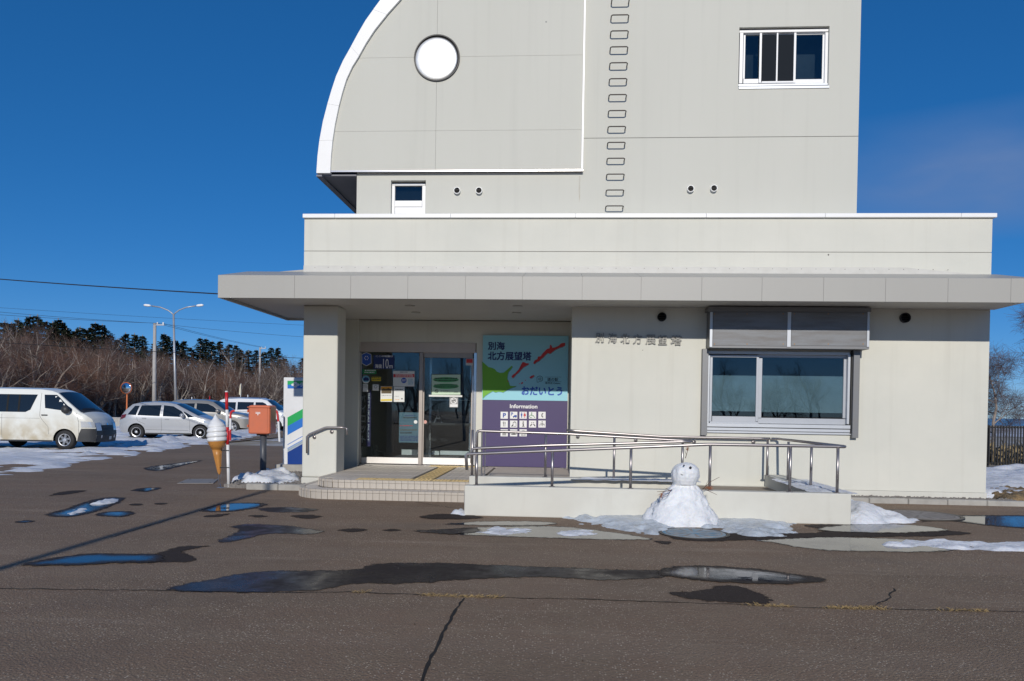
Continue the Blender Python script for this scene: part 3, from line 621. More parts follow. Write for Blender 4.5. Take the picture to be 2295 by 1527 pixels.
fl = mb.build('flashing', pm('flashing', (0.56, .55, .51), .55, noise=(5, .6), col2=(.46, .45, .41)), can)
mb = MB(); rnd = random.Random(3)
for k in range(46):
    x = XL+.2+k*.235; mb.lathe([(.006, -.024), (.006, -.018)], 6, (x, W, zfl-.035+rnd.random()*.006), axis='y')
mb.build('screw', M_iron, can)['kind'] = 'stuff'
for (px, py) in ((919, 685), (1160, 686), (932, 700), (1158, 701)):
    q = P(px, py, z=ZS); MB().lathe([(.07, -.004), (.085, -.012), (.085, -.001)], 20, (q.x, max(q.y, CF+.25), ZS)).build('downlight', M_fascia, can)
# --- recess light switch-sized vents on the facade
def wall_vent(px, py, r, y, prot, parent, m_rim, name='vent'):
    c = P(px, py, y=y)
    v = MB().lathe([(r, 0.0), (r, -prot), (r*.86, -prot), (r*.86, -.012)], 20, (c.x, y, c.z), axis='y').build(name, m_rim, parent, smooth=False)
    MB().lathe([(r*.85, -.004), (r*.85, -.012), (0, -.012)], 20, (c.x, y, c.z), axis='y').build('duct', M_dark, v)
    mb = MB()
    for k in range(3): mb.box(c.x-r*.7, c.x+r*.7, y-prot*.6, y-prot*.6+.02, c.z-r*.55+k*r*.42, c.z-r*.55+k*r*.42+.006)
    mb.build('louvre', M_black, v)
    return v
wall_vent(1483, 711, .075, W, .05, bld, M_black); wall_vent(2027, 713, .082, W, .055, bld, M_black)

# --- facade window with shutter
win = empty('service_window', (wx0-.0, W, wz0)); win.parent = bld; win.location = Vector((wx0, 0, wz0))
def wb(name, m, a, b, c, d, y0, y1, bv=.003): return pxbox(name, m, win, a, b, c, d, y0, y1, bv)
yb = W-.30
wb('shutter_box', M_shutter, 1591, 697, 1949, 781.5, yb, W-.002)
wb('shutter_cap', M_shutter, 1588, 688, 1953, 698, yb-.03, W-.002)
for a, b in ((1598, 1764), (1774, 1943)):
    wb('shutter_panel', M_shutpan, a, 701, b, 775.5, yb-.008, yb+.002)
for a, b in ((1591, 1597), (1764.6, 1773), (1943.5, 1949)): wb('shutter_post', M_alu, a, 699.5, b, 778, yb-.014, yb+.001, .002)
for px in (1601, 1674, 1755, 1780, 1856, 1934):
    for py in (704, 771.5):
        c = P(px, py, y=yb); MB().lathe([(.011, -.010), (.011, -.004)], 10, (c.x, yb, c.z), axis='y').build('rust_spot', M_rust, win)
wb('shutter_rail', M_shutter, 1573, 782, 1586.5, 976, W-.10, W-.002); wb('shutter_rail', M_shutter, 1912, 784, 1926, 982, W-.10, W-.002)
wb('rail_channel', M_black, 1907, 784, 1911.5, 972, W-.05, W-.002, 0)
# outer frame
yf = W-.035
wb('window_frame', M_alu, 1585, 788, 1905, 794.5, yf, W+.12); wb('window_frame', M_alu, 1585, 795, 1590, 951, yf, W+.12); wb('window_frame', M_alu, 1899.5, 795, 1905, 951, yf, W+.12)
wb('window_sill', M_alu, 1582, 951, 1906, 959, yf-.03, W+.12); wb('window_sill', M_alu, 1582, 960.5, 1907, 967, yf-.015, W+.12); wb('window_sill', M_alu, 1582, 968, 1907, 972.5, yf, W+.12)
def sash(parent, name, x0, z0, x1, z1, y, t, st, bot, mf, gl, th=.03):
    """sliding sash: four rails and a pane, in photo pixels on plane y"""
    fr = pxbox(name, mf, parent, x0, z0, x1, z0+t, y, y+th, .002)
    pxbox('stile', mf, fr, x0, z0+t, x0+st, z1-bot, y, y+th, .002); pxbox('stile', mf, fr, x1-st, z0+t, x1, z1-bot, y, y+th, .002)
    pxbox('bottom_rail', mf, fr, x0, z1-bot, x1, z1, y, y+th, .002)
    pxbox('pane', gl, fr, x0+st, z0+t, x1-st, z1-bot, y+.012, y+.018, 0)
    return fr
M_alu2 = pm('sash_aluminium', (0.40, 0.42, 0.455), 0.45, metal=0.3, noise=(5, 0.3), col2=(0.34, 0.36, 0.395))
sash(win, 'sash', 1590.5, 796, 1700, 951, W+.0, 5, 5.5, 6, M_alu2, G_win); sash(win, 'sash', 1698.5, 796, 1899, 951, W+.04, 6, 9, 13, M_alu2, G_win)
pxbox('sash_bottom_panel', M_alu2, win, 1596, 933.5, 1694, 945, W+.008, W+.03)
pxbox('frosted_film', M_frost, win, 1707.5, 843, 1890, 925, W+.0625, W+.0635); pxbox('frosted_film', M_frost, win, 1596, 842, 1694.5, 922, W+.0225, W+.0235)
mb = MB(); a = Vector((wx0-.6, W+.21, wz0-1)); b = Vector((wx1+.8, W+3, wz1+.6))
mb.add([(a.x, a.y, a.z), (b.x, a.y, a.z), (b.x, b.y, a.z), (a.x, b.y, a.z), (a.x, a.y, b.z), (b.x, a.y, b.z), (b.x, b.y, b.z), (a.x, b.y, b.z)], [(0, 1, 2, 3), (4, 7, 6, 5), (1, 5, 6, 2), (2, 6, 7, 3), (3, 7, 4, 0)])
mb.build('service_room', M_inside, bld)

# --- tower
zseamT = P(1600, 308, y=T).z
tx0, tx1 = P(799, 470, y=T).x, P(1922, 380, y=T).x; ax1 = P(1301, 386, y=T).x; TZ = 12.5
ow = [P(1656, 120, y=T).x, P(1858, 120, y=T).x, P(1757, 198, y=T).z, P(1757, 60, y=T).z]   # window opening
sw = [P(876, 440, y=T).x, P(954, 440, y=T).x, ZS+.5, P(915, 404.5, y=T).z]                     # roof door opening
zA = P(1000, 387, y=T).z
tow = empty('tower', (0, T, 0)); tow.parent = bld; tow.location = Vector((0, T-W, 0))
mb = MB()
mb.box(tx0, sw[0], T, T+.25, ZS+.5, zA-.002); mb.box(sw[1], ax1, T, T+.25, ZS+.5, zA-.002); mb.box(sw[0], sw[1], T, T+.25, sw[3], zA-.002)
mb.box(ax1, tx1, T, T+.25, ZS+.5, zseamT-.005)
mb.box(tx0, tx0+.25, T+.25, T+7, ZS+.5, zA-.002)
mb.build('tower_wall', M_tower, tow)
mb = MB(); mb.box(ax1+.03, ow[0], T, T+.25, zseamT+.005, TZ); mb.box(ow[1], tx1, T, T+.25, zseamT+.005, TZ); mb.box(ow[0], ow[1], T, T+.25, zseamT+.005, ow[2]); mb.box(ow[0], ow[1], T, T+.25, ow[3], TZ)
mb.build('tower_wall', M_tower, tow)
box('seam_joint', M_conc, tow, ax1+.03, tx1-.01, T+.012, T+.24, zseamT-.005, zseamT+.005)
mb = MB(); mb.box(tx1-.25, tx1, T+.25, T+7, ZS+.5, TZ); mb.box(tx0, tx1, T+7, T+7.25, ZS+.5, TZ); mb.box(tx0-.6, tx1, T+.0, T+7.25, TZ, TZ+.2); mb.build('tower_side', M_tower, tow)
# curved volume: outer and inner curve sampled from the photograph on plane TA, carried on upward as an arc
TA = T-.06
oc = [P(*p, y=TA) for p in ((711, 390), (713.5, 352), (717.7, 317.6), (725.5, 275), (735.7, 235.8), (745, 204), (755, 173.5), (770.5, 139), (788, 108), (804, 78), (820.8, 49), (838, 25), (855, 1.6))]
ic = [P(*p, y=TA) for p in ((742, 390), (743.5, 353), (747, 317), (753, 278), (761, 240), (769, 209), (778, 180), (791, 152), (806, 128), (822, 99), (841, 70), (868, 36), (900, 0))]
oc = [(p.x, p.z) for p in oc]; ic = [(p.x, p.z) for p in ic]
for k in range(1, 11):   # beyond the top of the frame the roof curves over to the tower wall
    t = k/10
    for c, top in ((oc, TZ-.9), (ic, TZ-1.15)):
        if k == 1: c.append(None)
    o0, i0 = oc[12], ic[12]
    ang = t*math.pi/2
    xo = o0[0]+(ax1-o0[0])*(1-math.cos(ang)*(1-.0)) if False else o0[0]+(ax1-o0[0])*(t**1.35)
    zo = o0[1]+(11.3-o0[1])*math.sin(ang); xi = i0[0]+(ax1-i0[0])*(t**1.35); zi = i0[1]+(11.02-i0[1])*math.sin(ang)
    if k == 1: oc.pop(); ic.pop()
    oc.append((xo, zo)); ic.append((xi, zi))
# arc fascia, in the sheet lengths that show
cuts = [0, 2, 4, 8, 11, 14, 18, 22]
for a, b in zip(cuts, cuts[1:]):
    mb = MB(); nn = b-a+1
    vs = []
    for k in range(a, b+1):
        vs += [(oc[k][0], TA-.05, oc[k][1]), (ic[k][0], TA-.05, ic[k][1]), (ic[k][0], TA+.03, ic[k][1]), (oc[k][0], TA+.03, oc[k][1])]
    fs = []
    for k in range(nn-1):
        for j in range(4): fs.append((4*k+j, 4*k+(j+1) % 4, 4*k+4+(j+1) % 4, 4*k+4+j))
    fs += [(3, 2, 1, 0), tuple(4*(nn-1)+j for j in range(4))]
    if a: vs = [(x, y, z+(.003 if i < 4 else 0)) for i, (x, y, z) in enumerate(vs)]
    mb.add(vs, fs).build('arc_fascia', M_trim, tow)
mb = MB()   # the curved roof behind
nn = len(oc); vs = [(x, TA+.031, z) for x, z in oc] + [(x, T+6.5, z) for x, z in oc]
mb.add(vs, [(k, k+1, nn+k+1, nn+k) for k in range(nn-1)]).build('curved_roof', pm('roof_sheet', (.42, .43, .45), .4, metal=.4), tow)
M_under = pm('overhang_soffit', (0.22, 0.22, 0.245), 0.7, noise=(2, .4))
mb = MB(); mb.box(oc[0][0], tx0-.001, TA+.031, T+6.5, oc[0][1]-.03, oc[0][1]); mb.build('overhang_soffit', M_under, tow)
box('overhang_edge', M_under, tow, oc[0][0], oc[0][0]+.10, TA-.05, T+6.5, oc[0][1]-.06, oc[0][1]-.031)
# panels of the curved volume, split at the joints
def split_panels(poly, xs, zs, gap, y0, y1, m, parent, hole=None):
    bm = bmesh.new(); bm.faces.new([bm.verts.new((x, 0, z)) for x, z in poly])
    for x in xs: bmesh.ops.bisect_plane(bm, geom=bm.verts[:]+bm.edges[:]+bm.faces[:], plane_co=(x, 0, 0), plane_no=(1, 0, 0))
    for z in zs: bmesh.ops.bisect_plane(bm, geom=bm.verts[:]+bm.edges[:]+bm.faces[:], plane_co=(0, 0, z), plane_no=(0, 0, 1))
    res = []
    for f in bm.faces: res.append([(v.co.x, v.co.z) for v in f.verts])
    bm.free()
    for pl in res:
        q = []
        for x, z in pl:
            for c in xs:
                if abs(x-c) < 1e-4: x = c + (gap if sum(p[0] for p in pl)/len(pl) > c else -gap)
            for c in zs:
                if abs(z-c) < 1e-4: z = c + (gap if sum(p[1] for p in pl)/len(pl) > c else -gap)
            q.append((x, z))
        MB().prism_y(q, y0, y1).build('wall_panel', m, parent)
pz1 = P(1050, 127, y=TA).z; pz2 = P(1030, 293, y=TA).z; pxv = P(977, 280, y=TA).x
trimx0, trimx1 = P(1302, 380, y=TA).x, P(1309, 200, y=TA).x
poly = [(ic[0][0]-.01, zA+.02)] + ic[1:] + [(trimx0, 11.0), (trimx0, zA+.02)]
split_panels(poly, [pxv], [pz1, pz2], .0016, TA, TA+.05, M_tower, tow)
mb = MB(); mb.prism_y([(x+.02, z) for x, z in poly[:-2]]+[(trimx0, 11.0), (trimx0, zA+.02)], TA+.0505, TA+.058); mb.build('panel_backing', M_tower, tow)
mb = MB(); mb.box(ic[0][0], trimx1+.005, TA-.035, TA+.058, zA-.012, zA+.018); mb.build('bottom_trim', M_steel, tow, bevel=.004)
mb = MB(); mb.box(trimx0+.001, trimx1+.008, TA-.035, T-.001, zA+.019, 11.3); mb.build('side_trim', M_trim, tow, bevel=.008)
# round hatch: dark reveal and polished dome
pc = P(979.6, 131, y=TA); R0 = .405
ph = MB().lathe([(R0, .0), (R0, -.03), (R0-.02, -.03), (R0-.02, -.002)], 48, (pc.x, TA-.001, pc.z), axis='y').build('round_window', M_black, tow)
MB().lathe([(R0-.022, -.006), (R0-.022, -.004), (0, -.004)], 48, (pc.x, TA-.001, pc.z), axis='y').build('reveal', M_dark, ph)
dm = [(R0*.925*math.cos(a), -.012-.045*math.sin(a)) for a in [k*math.pi/2/9 for k in range(10)]]
MB().lathe(dm[:-1]+[(0, -.0575)], 48, (pc.x-.012, TA-.001, pc.z-.018), axis='y').build('dome', M_dome, ph, smooth=True)
# rungs
for i in range(16):
    py = 463-35.2*i - (0.0 if i < 6 else 0.12*(i-5)); px = 1376.5+ i*1.0
    c = P(px, py+4, y=T); hw = .148
    if i == 0:
        c0 = c; rg = MB().tube([(c.x-hw, T+.02, c.z), (c.x-hw, T-.12, c.z), (c.x-hw+.02, T-.15, c.z), (c.x+hw-.02, T-.15, c.z), (c.x+hw, T-.12, c.z), (c.x+hw, T+.02, c.z)], .0105, 6).build('rung', M_rung, tow)
    else:
        o = rg.copy(); COL.objects.link(o); o.parent = tow; o.location = c-c0
for px, py in ((1025, 429), (1074, 429), (1547, 425), (1599, 424)): wall_vent(px, py, .058, T, .06, tow, M_trim)
# stains below the tower trim and a rust run
pxpoly('rust_run', pm('rust_run', (.47, .43, .35), .8, noise=(14, .9, (2, 1, .3)), col2=(.53, .54, .51)), tow, [(1297.5, 395), (1300.5, 395), (1300, 440), (1298.5, 455), (1297, 430)], T-.001, .001)
# roof-level door
dr = empty('roof_door', (sw[0], T, sw[2])); dr.parent = tow; dr.location = Vector((sw[0], 0, sw[2]))
pxbox('door_frame', M_white, dr, 876.5, 411, 953.5, 416, T+.10, T+.2, .002)
pxbox('door_frame', M_white, dr, 876.5, 416.5, 884.5, 500, T+.10, T+.2, .002); pxbox('door_frame', M_white, dr, 946, 416.5, 953.5, 500, T+.10, T+.2, .002)
pxbox('door_panel', M_white, dr, 885, 450, 945.6, 463.5, T+.11, T+.18, .002); pxbox('door_panel', M_white, dr, 885, 464.5, 945.6, 505, T+.115, T+.18, .002)
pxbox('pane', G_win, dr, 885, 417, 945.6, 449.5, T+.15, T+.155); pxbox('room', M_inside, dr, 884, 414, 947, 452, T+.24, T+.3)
# upper tower window
uw = empty('tower_window', (ow[0], T, ow[2])); uw.parent = tow; uw.location = Vector((ow[0], 0, ow[2]))
yy = T+.06
pxbox('window_frame', M_white, uw, 1657.5, 66, 1857, 72, yy, yy+.14, .002)
pxbox('window_frame', M_white, uw, 1657.5, 72.5, 1665, 187, yy, yy+.14, .002); pxbox('window_frame', M_white, uw, 1849, 72.5, 1856, 187, yy, yy+.14, .002)
pxbox('window_sill', M_alu, uw, 1655, 187.5, 1859, 192, yy-.03, yy+.14, .002); pxbox('window_sill', M_alu, uw, 1655.5, 193, 1859, 198.5, yy-.075, yy+.1, .002)
sash(uw, 'sash', 1666, 73, 1740, 187, yy+.05, 5, 4, 10, M_white, G_win); sash(uw, 'sash', 1741, 73, 1848, 187, yy+.05, 5, 5, 9, M_white, G_win)
pxbox('insect_screen', M_mesh, uw, 1706, 78, 1779, 182, yy+.032, yy+.034)
for a in (1702, 1740, 1779): pxbox('screen_stile', M_white, uw, a, 73, a+(5 if a != 1740 else 3.5), 186, yy+.015, yy+.035, .002)
pxbox('screen_rail', M_white, uw, 1707.5, 182, 1778.5, 186, yy+.016, yy+.035, .002)
pxbox('room', pm('grey_backing', (.22, .235, .24), .8, noise=(1.2, 1.0), col2=(.10, .11, .115)), uw, 1640, 40, 1870, 210, T+.5, T+.6)  # pale grey backing added behind the panes to lighten their tone

# --- cast letters of the name over the facade
names = '別海北方展望塔'
for i, ch in enumerate(names):
    px = 1334.5 + i*28.1; pxw = (19, 20, 21, 20, 23, 20, 25)[i]; dy = i*1.0
    pxtxt(ch, M_letter, bld, px, 746.5+dy, px+pxw, 768+dy, W-.012, weight=.012, depth=.024, name='letter')

# --- entrance doors
door = empty('entrance_door', (dL, D, ZF)); door.parent = bld; door.location = Vector((dL, D-W, ZF))
def db(name, m, a, b, c, d, y0, y1, bv=.002, par=None): return pxbox(name, m, par or door, a, b, c, d, y0, y1, bv)
db('transom', pm('transom_steel', (.52, .455, .41), .5, metal=.45, noise=(5, .5), col2=(.45, .39, .35)), 806, 768, 1066, 790, D-.01, D+.12)  # warm base colour stands in for sunlit ground mirrored in the steel
db('jamb', M_steel, 806, 790.5, 809.5, 1036, D-.01, D+.10); db('jamb', M_steel, 1060.5, 791, 1067, 1043, D-.01, D+.10)
M_dframe = pm('door_frame_steel', (.36, .32, .29), .45, metal=.5, noise=(6, .4), col2=(.30, .265, .24))
lf = db('fixed_leaf', M_dframe, 938.5, 790.5, 946.5, 1042, D-.03, D+.05)
db('pane', G_door, 810, 790.5, 938, 1025, D+.012, D+.02, 0, lf); db('kick_plate', M_kick, 822, 1025.5, 938, 1039.5, D-.004, D+.03, .002, lf); db('kick_plate', M_kick, 809.8, 1025.5, 821.5, 1039, D-.002, D+.03, .002, lf)
rl = db('sliding_leaf', M_dframe, 948, 791, 1060, 802, D+.04, D+.07)
db('pane', G_door, 948, 802.5, 1059.8, 1026, D+.052, D+.06, 0, rl); db('kick_plate', M_kick, 947, 1026.5, 1060, 1042, D+.03, D+.07, .002, rl)
db('stile', M_dframe, 1055.5, 803, 1059.9, 1026, D+.038, D+.051, .002, rl); db('stile', M_dframe, 947, 803, 950.5, 1026, D+.038, D+.051, .002, rl)
db('pull_handle', M_steel, 1058, 842, 1060, 978, D-.06, D-.045)
db('threshold', M_kick, 806, 1043, 1066, 1046, D-.03, D+.25)
for px, m in ((931.5, C_paper), (953, flat('sticker_pink', (.62, .33, .28)))):
    c = P(px, 946, y=D+.008 if px < 940 else D+.048)
    tag(MB().lathe([(.036, -.002), (.036, 0), (0, -.002)][:2]+[(0, -.0021)], 20, (c.x, c.y, c.z), axis='y').build('door_sticker', m), 'round %s sticker %s of the door mullion' % (('pale', 'left') if px < 940 else ('pink', 'right')), 'sticker')
# lobby behind the glass
x0, x1, y1, z1 = dL-.3, dR+.6, D+4.2, 2.75
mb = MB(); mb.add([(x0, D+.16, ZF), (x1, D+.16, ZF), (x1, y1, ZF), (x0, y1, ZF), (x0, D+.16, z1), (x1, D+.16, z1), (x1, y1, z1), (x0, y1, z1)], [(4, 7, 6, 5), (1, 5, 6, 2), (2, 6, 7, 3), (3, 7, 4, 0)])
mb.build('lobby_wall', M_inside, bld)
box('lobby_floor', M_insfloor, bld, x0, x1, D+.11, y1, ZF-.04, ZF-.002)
inn = D+1.5
ind = empty('inner_door', (dL, inn, ZF)); ind.parent = bld; ind.location = Vector((dL, inn-W, ZF))
for a, b, c, d in ((962, 800, 967, 1026), (1052, 800, 1056, 1026), (962, 795, 1056, 799)): pxbox('frame', M_steel, ind, a, b, c, d, inn, inn+.06)
pxbox('kick_plate', M_kick, ind, 968, 1011, 984, 1020, inn, inn+.04); pxbox('kick_plate', M_kick, ind, 986, 1011, 1051, 1020, inn, inn+.04); pxbox('kick_plate', M_kick, ind, 900, 1008, 936, 1020, inn, inn+.04)
pxbox('handrail', M_steel, ind, 970, 896, 1058, 898, inn-.3, inn-.27)
# things standing in the lobby
cb = empty('counter', (dL+1.0, D+2.6, ZF), 'dark counter inside the glass doors', 'counter')
box('body', M_inside, cb, dL+.7, dL+2.2, D+2.5, D+3.1, ZF, ZF+.95); box('worktop', flat('worktop', (.16, .13, .1)), cb, dL+.66, dL+2.24, D+2.45, D+3.12, ZF+.951, ZF+.99)

# ================================================================== STEPS AND RAMP
st = empty('entrance_steps', (-2.6, 12.4, 0), 'curved tiled entrance steps with yellow tactile strips', 'steps')
Z1, Z2 = 0.15, 0.28
XE = -1.27
def arc_path(xl, yc0, cx, cy, r, yb):
    pts = [(xl, yb)]
    for k in range(13):
        a = math.pi + k/12*math.pi/2; pts.append((cx+r*math.cos(a), cy+r*math.sin(a)))
    pts.append((XE+.0, cy-r)); return pts
low = arc_path(-4.18, 0, -3.50, 12.20, .68, 13.08); up = arc_path(-3.90, 0, -3.40, 12.30, .50, 13.08)
MB().prism_z(low+[(XE, 13.08)], 0, Z1-.012).build('step_core', M_grout, st)
MB().prism_z(up+[(XE, 13.08)], Z1-.012, Z2-.012).build('step_core', M_grout, st)
box('landing_core', M_grout, st, RL-.0, RR-.0, 13.085, D-.14, 0, Z2-.012)
def walk(path, step):
    """points every `step` along the path with tangent"""
    o = []; acc = 0
    for a, b in zip(path, path[1:]):
        a, b = Vector(a), Vector(b); l = (b-a).length; t = (b-a)/l; s = (step-acc) if o else 0
        while s <= l: o.append((a+t*s, t)); s += step
        acc = l-(s-step) if o else 0
    return o
proto = {}
def tile(name, m, w, d, h, loc, ang, bev=.0025):
    k = (name, round(w, 3), round(d, 3), round(h, 3))
    if k not in proto:
        proto[k] = o = MB().box(-w/2, w/2, 0, d, -h, 0).build(name, m, st, bev, local=True)
    else:
        o = proto[k].copy(); COL.objects.link(o); o.parent = st
    o.location = Vector(loc)-origin(st); o.rotation_euler = (0, 0, ang); return o
rnd = random.Random(7)
for path, z0, z1, dep in ((low, 0.0, Z1, .27), (up, Z1, Z2, .10)):
    for p, t in walk(path, .1):
        a = math.atan2(t.y, t.x); n = Vector((-t.y, t.x))*-1     # outward
        jit = (rnd.random()-.5)*.003; q = p + t*.05
        if q.x > XE-.04: continue
        o = Vector((t.y, -t.x))
        c = q + o*(.010+jit)
        tile('nosing_tile', M_tile, .097, .09, .040, (c.x+o.x*.002, c.y+o.y*.002, z1), a)
        tile('riser_tile', M_tile, .096, .014, z1-z0-.046, (c.x, c.y, z1-.043), a)
        if path is low and q.x > -3.45: tile('tread_tile', M_tile2, .097, .19, .012, (q.x-o.x*.092, q.y-o.y*.092, z1-.001), a)
        elif path is low: tile('tread_tile', M_tile2, .08, .19, .012, (q.x-o.x*.092, q.y-o.y*.092, z1-.001), a)
# landing tiles, long side to the door
xs = [-3.86+.1*i for i in range(26)]
for x in xs:
    for (ya, yb2) in ((12.10, 12.82), (12.83, 13.62), (13.63, 14.42), (14.43, D-.10)):
        if yb2 < 12.83 and x < -3.8: continue
        if -2.40 < x < -1.98 and ya > 12: continue
        tile('landing_tile', M_tile2, .096, yb2-ya-.006, .012, (x, ya, Z2-(rnd.random()*.0015)), 0, .002)
for x in xs:
    if x < -3.25: tile('landing_tile', M_tile2, .096, .18, .012, (x+.0, 12.0-.09 if x > -3.6 else 12.1, Z2-.001), 0)
def tactile(x, y, bars):
    o = MB().box(-.147, .147, 0, .294, -.012, .001)
    if bars:
        for k in range(4): o.box(-.11+k*.073-.014, -.11+k*.073+.014, .015, .28, .001, .0055)
    else:
        for i in range(5):
            for j in range(5): o.lathe([(.013, .001), (.009, .0055), (0, .0056)], 6, (-.112+i*.056, .035+j*.056, 0))
    key = ('tactile', bars)
    if key not in proto: proto[key] = r = o.build('tactile_tile', M_tact, st, local=True)
    else: r = proto[key].copy(); COL.objects.link(r); r.parent = st
    r.location = Vector((x, y, Z2+.0005))-origin(st)
for k in range(6): tactile(-3.08+k*.3, 11.905, False)
for y in [12.205+.3*i for i in range(9)]: tactile(-2.19, y, True)
for k in range(3): tactile(-2.44+k*.3, 14.92, False)

ramp = empty('ramp', (1.2, 11.6, 0), 'white low walled wheelchair ramp turning back on itself before the facade', 'ramp')
RX = 3.72
box('front_wall', M_rampw, ramp, -1.27, RX, 10.10, 10.27, 0, .40, .012, 2)
box('middle_wall', M_rampw, ramp, -1.38, 1.95, 11.50, 11.67, 0, .405, .012, 2)
box('return_wall', M_rampw, ramp, 3.40, RX-.001, 10.271, W-.018, 0, .399, .012, 2)
box('kerb_wall', M_rampw, ramp, RR+.002, 3.399, W-.12, W-.017, 0, .20, .006)
M_rampf = pm('ramp_floor', (0.30, 0.255, 0.20), .8, noise=(6, .8), col2=(.22, .18, .145), bump=(60, .3, .004))
mb = MB()
mb.add([(-1.26, 10.271, .012), (1.95, 10.271, .2), (1.95, 11.499, .2), (-1.26, 11.499, .012)], [(0, 1, 2, 3)])
mb.add([(1.951, 10.271, .2), (3.399, 10.271, .2), (3.399, W-.13, .2), (1.951, W-.13, .2)], [(0, 1, 2, 3)])
mb.add([(-1.26, 11.671, .279), (1.95, 11.671, .2), (1.95, W-.13, .2), (-1.26, W-.13, .279)], [(0, 1, 2, 3)])
mb.build('ramp_floor', M_rampf, ramp)
box('recess_floor', M_tile2, ramp, -1.26, RR, W-.129, D-.14, .1, .281)
snowfield('snow_dusting', M_oldsnow, [(3.42, 10.3), (3.70, 10.3), (3.70, 11.9), (3.55, 12.2), (3.42, 11.5)], 0.012, .08, 20, 60, rough=1, fine=8, seed=21, base=.402, patch=.1, label='thin snow left on top of the ramp return wall', cat='snow', kind='thing')
snowfield('snow_dusting', M_oldsnow, [(0.3, 11.51), (1.9, 11.51), (1.9, 11.66), (0.3, 11.66)], 0.010, .08, 60, 12, rough=1, fine=8, seed=22, base=.406, patch=.15, label='thin snow left on top of the middle ramp wall', cat='snow', kind='thing')

# ---- handrails
def rail(name, lab, loc): return empty(name, loc, lab, 'handrail', 'steel handrails of the ramp and entrance')
RT, PT = .021, .019
def posts(par, lst, y=None):
    for (x, yy, z0, z1) in lst:
        p = MB().tube([(x, yy, z0), (x, yy, z1)], PT, 10).build('post', M_rail, par, smooth=True)
        MB().lathe([(.042, z0+.001), (.042, z0+.007), (.03, z0+.009), (.02, z0+.009)], 16, (x, yy, 0)).build('base_flange', M_rail, p)
fr = rail('handrail', 'front steel handrail along the outer ramp wall, turning the right corner', (1.2, 10.18, .4))
def zf(x): return .81+(x+1.27)*(.19/3.2) if x < 1.93 else 1.0
MB().tube([(-1.25, 10.18, .60), (-1.265, 10.18, .79), (-1.25, 10.18, .812), (1.90, 10.18, .998), (1.96, 10.18, 1.0), (3.58, 10.18, 1.0), (3.64, 10.185, 1.0), (3.665, 10.22, 1.0), (3.665, 10.30, 1.0)], RT, 12).build('rail', M_rail, fr, smooth=True)
MB().tube([(3.665, 10.30, 1.0), (3.60, W-.14, 1.0), (3.56, W-.075, 1.0), (3.48, W-.075, 1.0)], RT, 12).build('return_rail', M_rail, fr, smooth=True)
posts(fr, [(x, 10.18, .40, zf(x)-.012) for x in (-1.12, -.115, .915, 1.94, 2.965, 3.565)] + [(P(p, q, y=yy).x, yy, .399, .99) for p, q, yy in ((1719, 1065, 12.85), (1765.5, 1076, 12.0), (1817, 1088, 11.05))])
mr = rail('handrail', 'middle steel handrail pair on the inner ramp wall', (.3, 11.58, .4))
MB().tube([(-1.28, 11.60, .42), (-1.28, 11.60, 1.05), (-1.265, 11.60, 1.078), (-1.24, 11.60, 1.085), (.07, 11.60, 1.063), (1.80, 11.60, .992), (1.92, 11.60, .988)], RT, 12).build('upper_rail', M_rail, mr, smooth=True)
MB().tube([(-1.35, 11.545, .60), (-1.345, 11.545, .80), (-1.32, 11.545, .82), (-.24, 11.545, .885), (1.78, 11.545, .975), (1.9, 11.545, .98), (1.925, 11.57, .984), (1.92, 11.60, .988)], RT, 12).build('lower_rail', M_rail, mr, smooth=True)
posts(mr, [(x, 11.58, .405, 1.06-(x+.24)*.036) for x in (-1.345, -.235, .79, 1.80)])
MB().tube([(-1.20, 11.58, .41), (-1.20, 11.58, 1.07)], .012, 8).build('baluster', M_rail, mr); MB().tube([(-1.15, 11.58, .41), (-1.15, 11.58, 1.07)], .008, 8).build('baluster', M_rail, mr)
wr = rail('handrail', 'wall mounted steel handrail under the service window', (1.7, W-.08, 1.0))
wp = [P(1271, 964.5, y=W-.08), P(1290, 966, y=W-.08), P(1488, 979, y=W-.08), P(1705, 983, y=W-.08)]
MB().tube([wp[0]+Vector((0, .07, 0)), wp[0]]+wp[1:]+[(3.46, W-.075, 1.0)], RT, 12).build('rail', M_rail, wr, smooth=True)
for px, py in ((1295, 979), (1425, 987), (1556, 991), (1689, 991)):
    c = P(px, py, y=W-.02)
    b = MB().tube([(c.x, W-.01, c.z), (c.x, W-.06, c.z), (c.x, W-.08, c.z+.03), (c.x, W-.08, c.z+.075)], .008, 8).build('bracket', M_rail, wr)
    MB().lathe([(.032, -.002), (.032, -.018), (.02, -.024), (0, -.025)], 18, (c.x, W, c.z), axis='y').build('rosette', M_rail, b, smooth=True)
cr = rail('handrail', 'cranked steel handrail fixed to the left entrance column', (-4.3, W-.07, 1.0))
cp = [P(688, 1016, y=W-.07), P(688, 979, y=W-.07), P(693, 974, y=W-.07), P(727, 959.5, y=W-.07), P(733, 958, y=W-.07), P(763, 958.5, y=W-.07), P(776, 959, y=W-.07)]
MB().tube(cp, .019, 12).build('rail', M_rail, cr, smooth=True)
MB().tube([cp[-1], cp[-1]+Vector((.01, 0, -.02)), cp[-1]+Vector((.01, 0, -.12))], .017, 12).build('rail_end', M_rail, cr, smooth=True)
for px, py in ((704, 980), (743, 968)):
    c = P(px, py, y=W-.02)
    b = MB().tube([(c.x, W-.01, c.z), (c.x, W-.05, c.z), (c.x, W-.07, c.z+.03), (c.x, W-.07, c.z+.07)], .008, 8).build('bracket', M_rail, cr)
    MB().lathe([(.032, -.002), (.032, -.018), (.02, -.024), (0, -.025)], 18, (c.x, W, c.z), axis='y').build('rosette', M_rail, b, smooth=True)

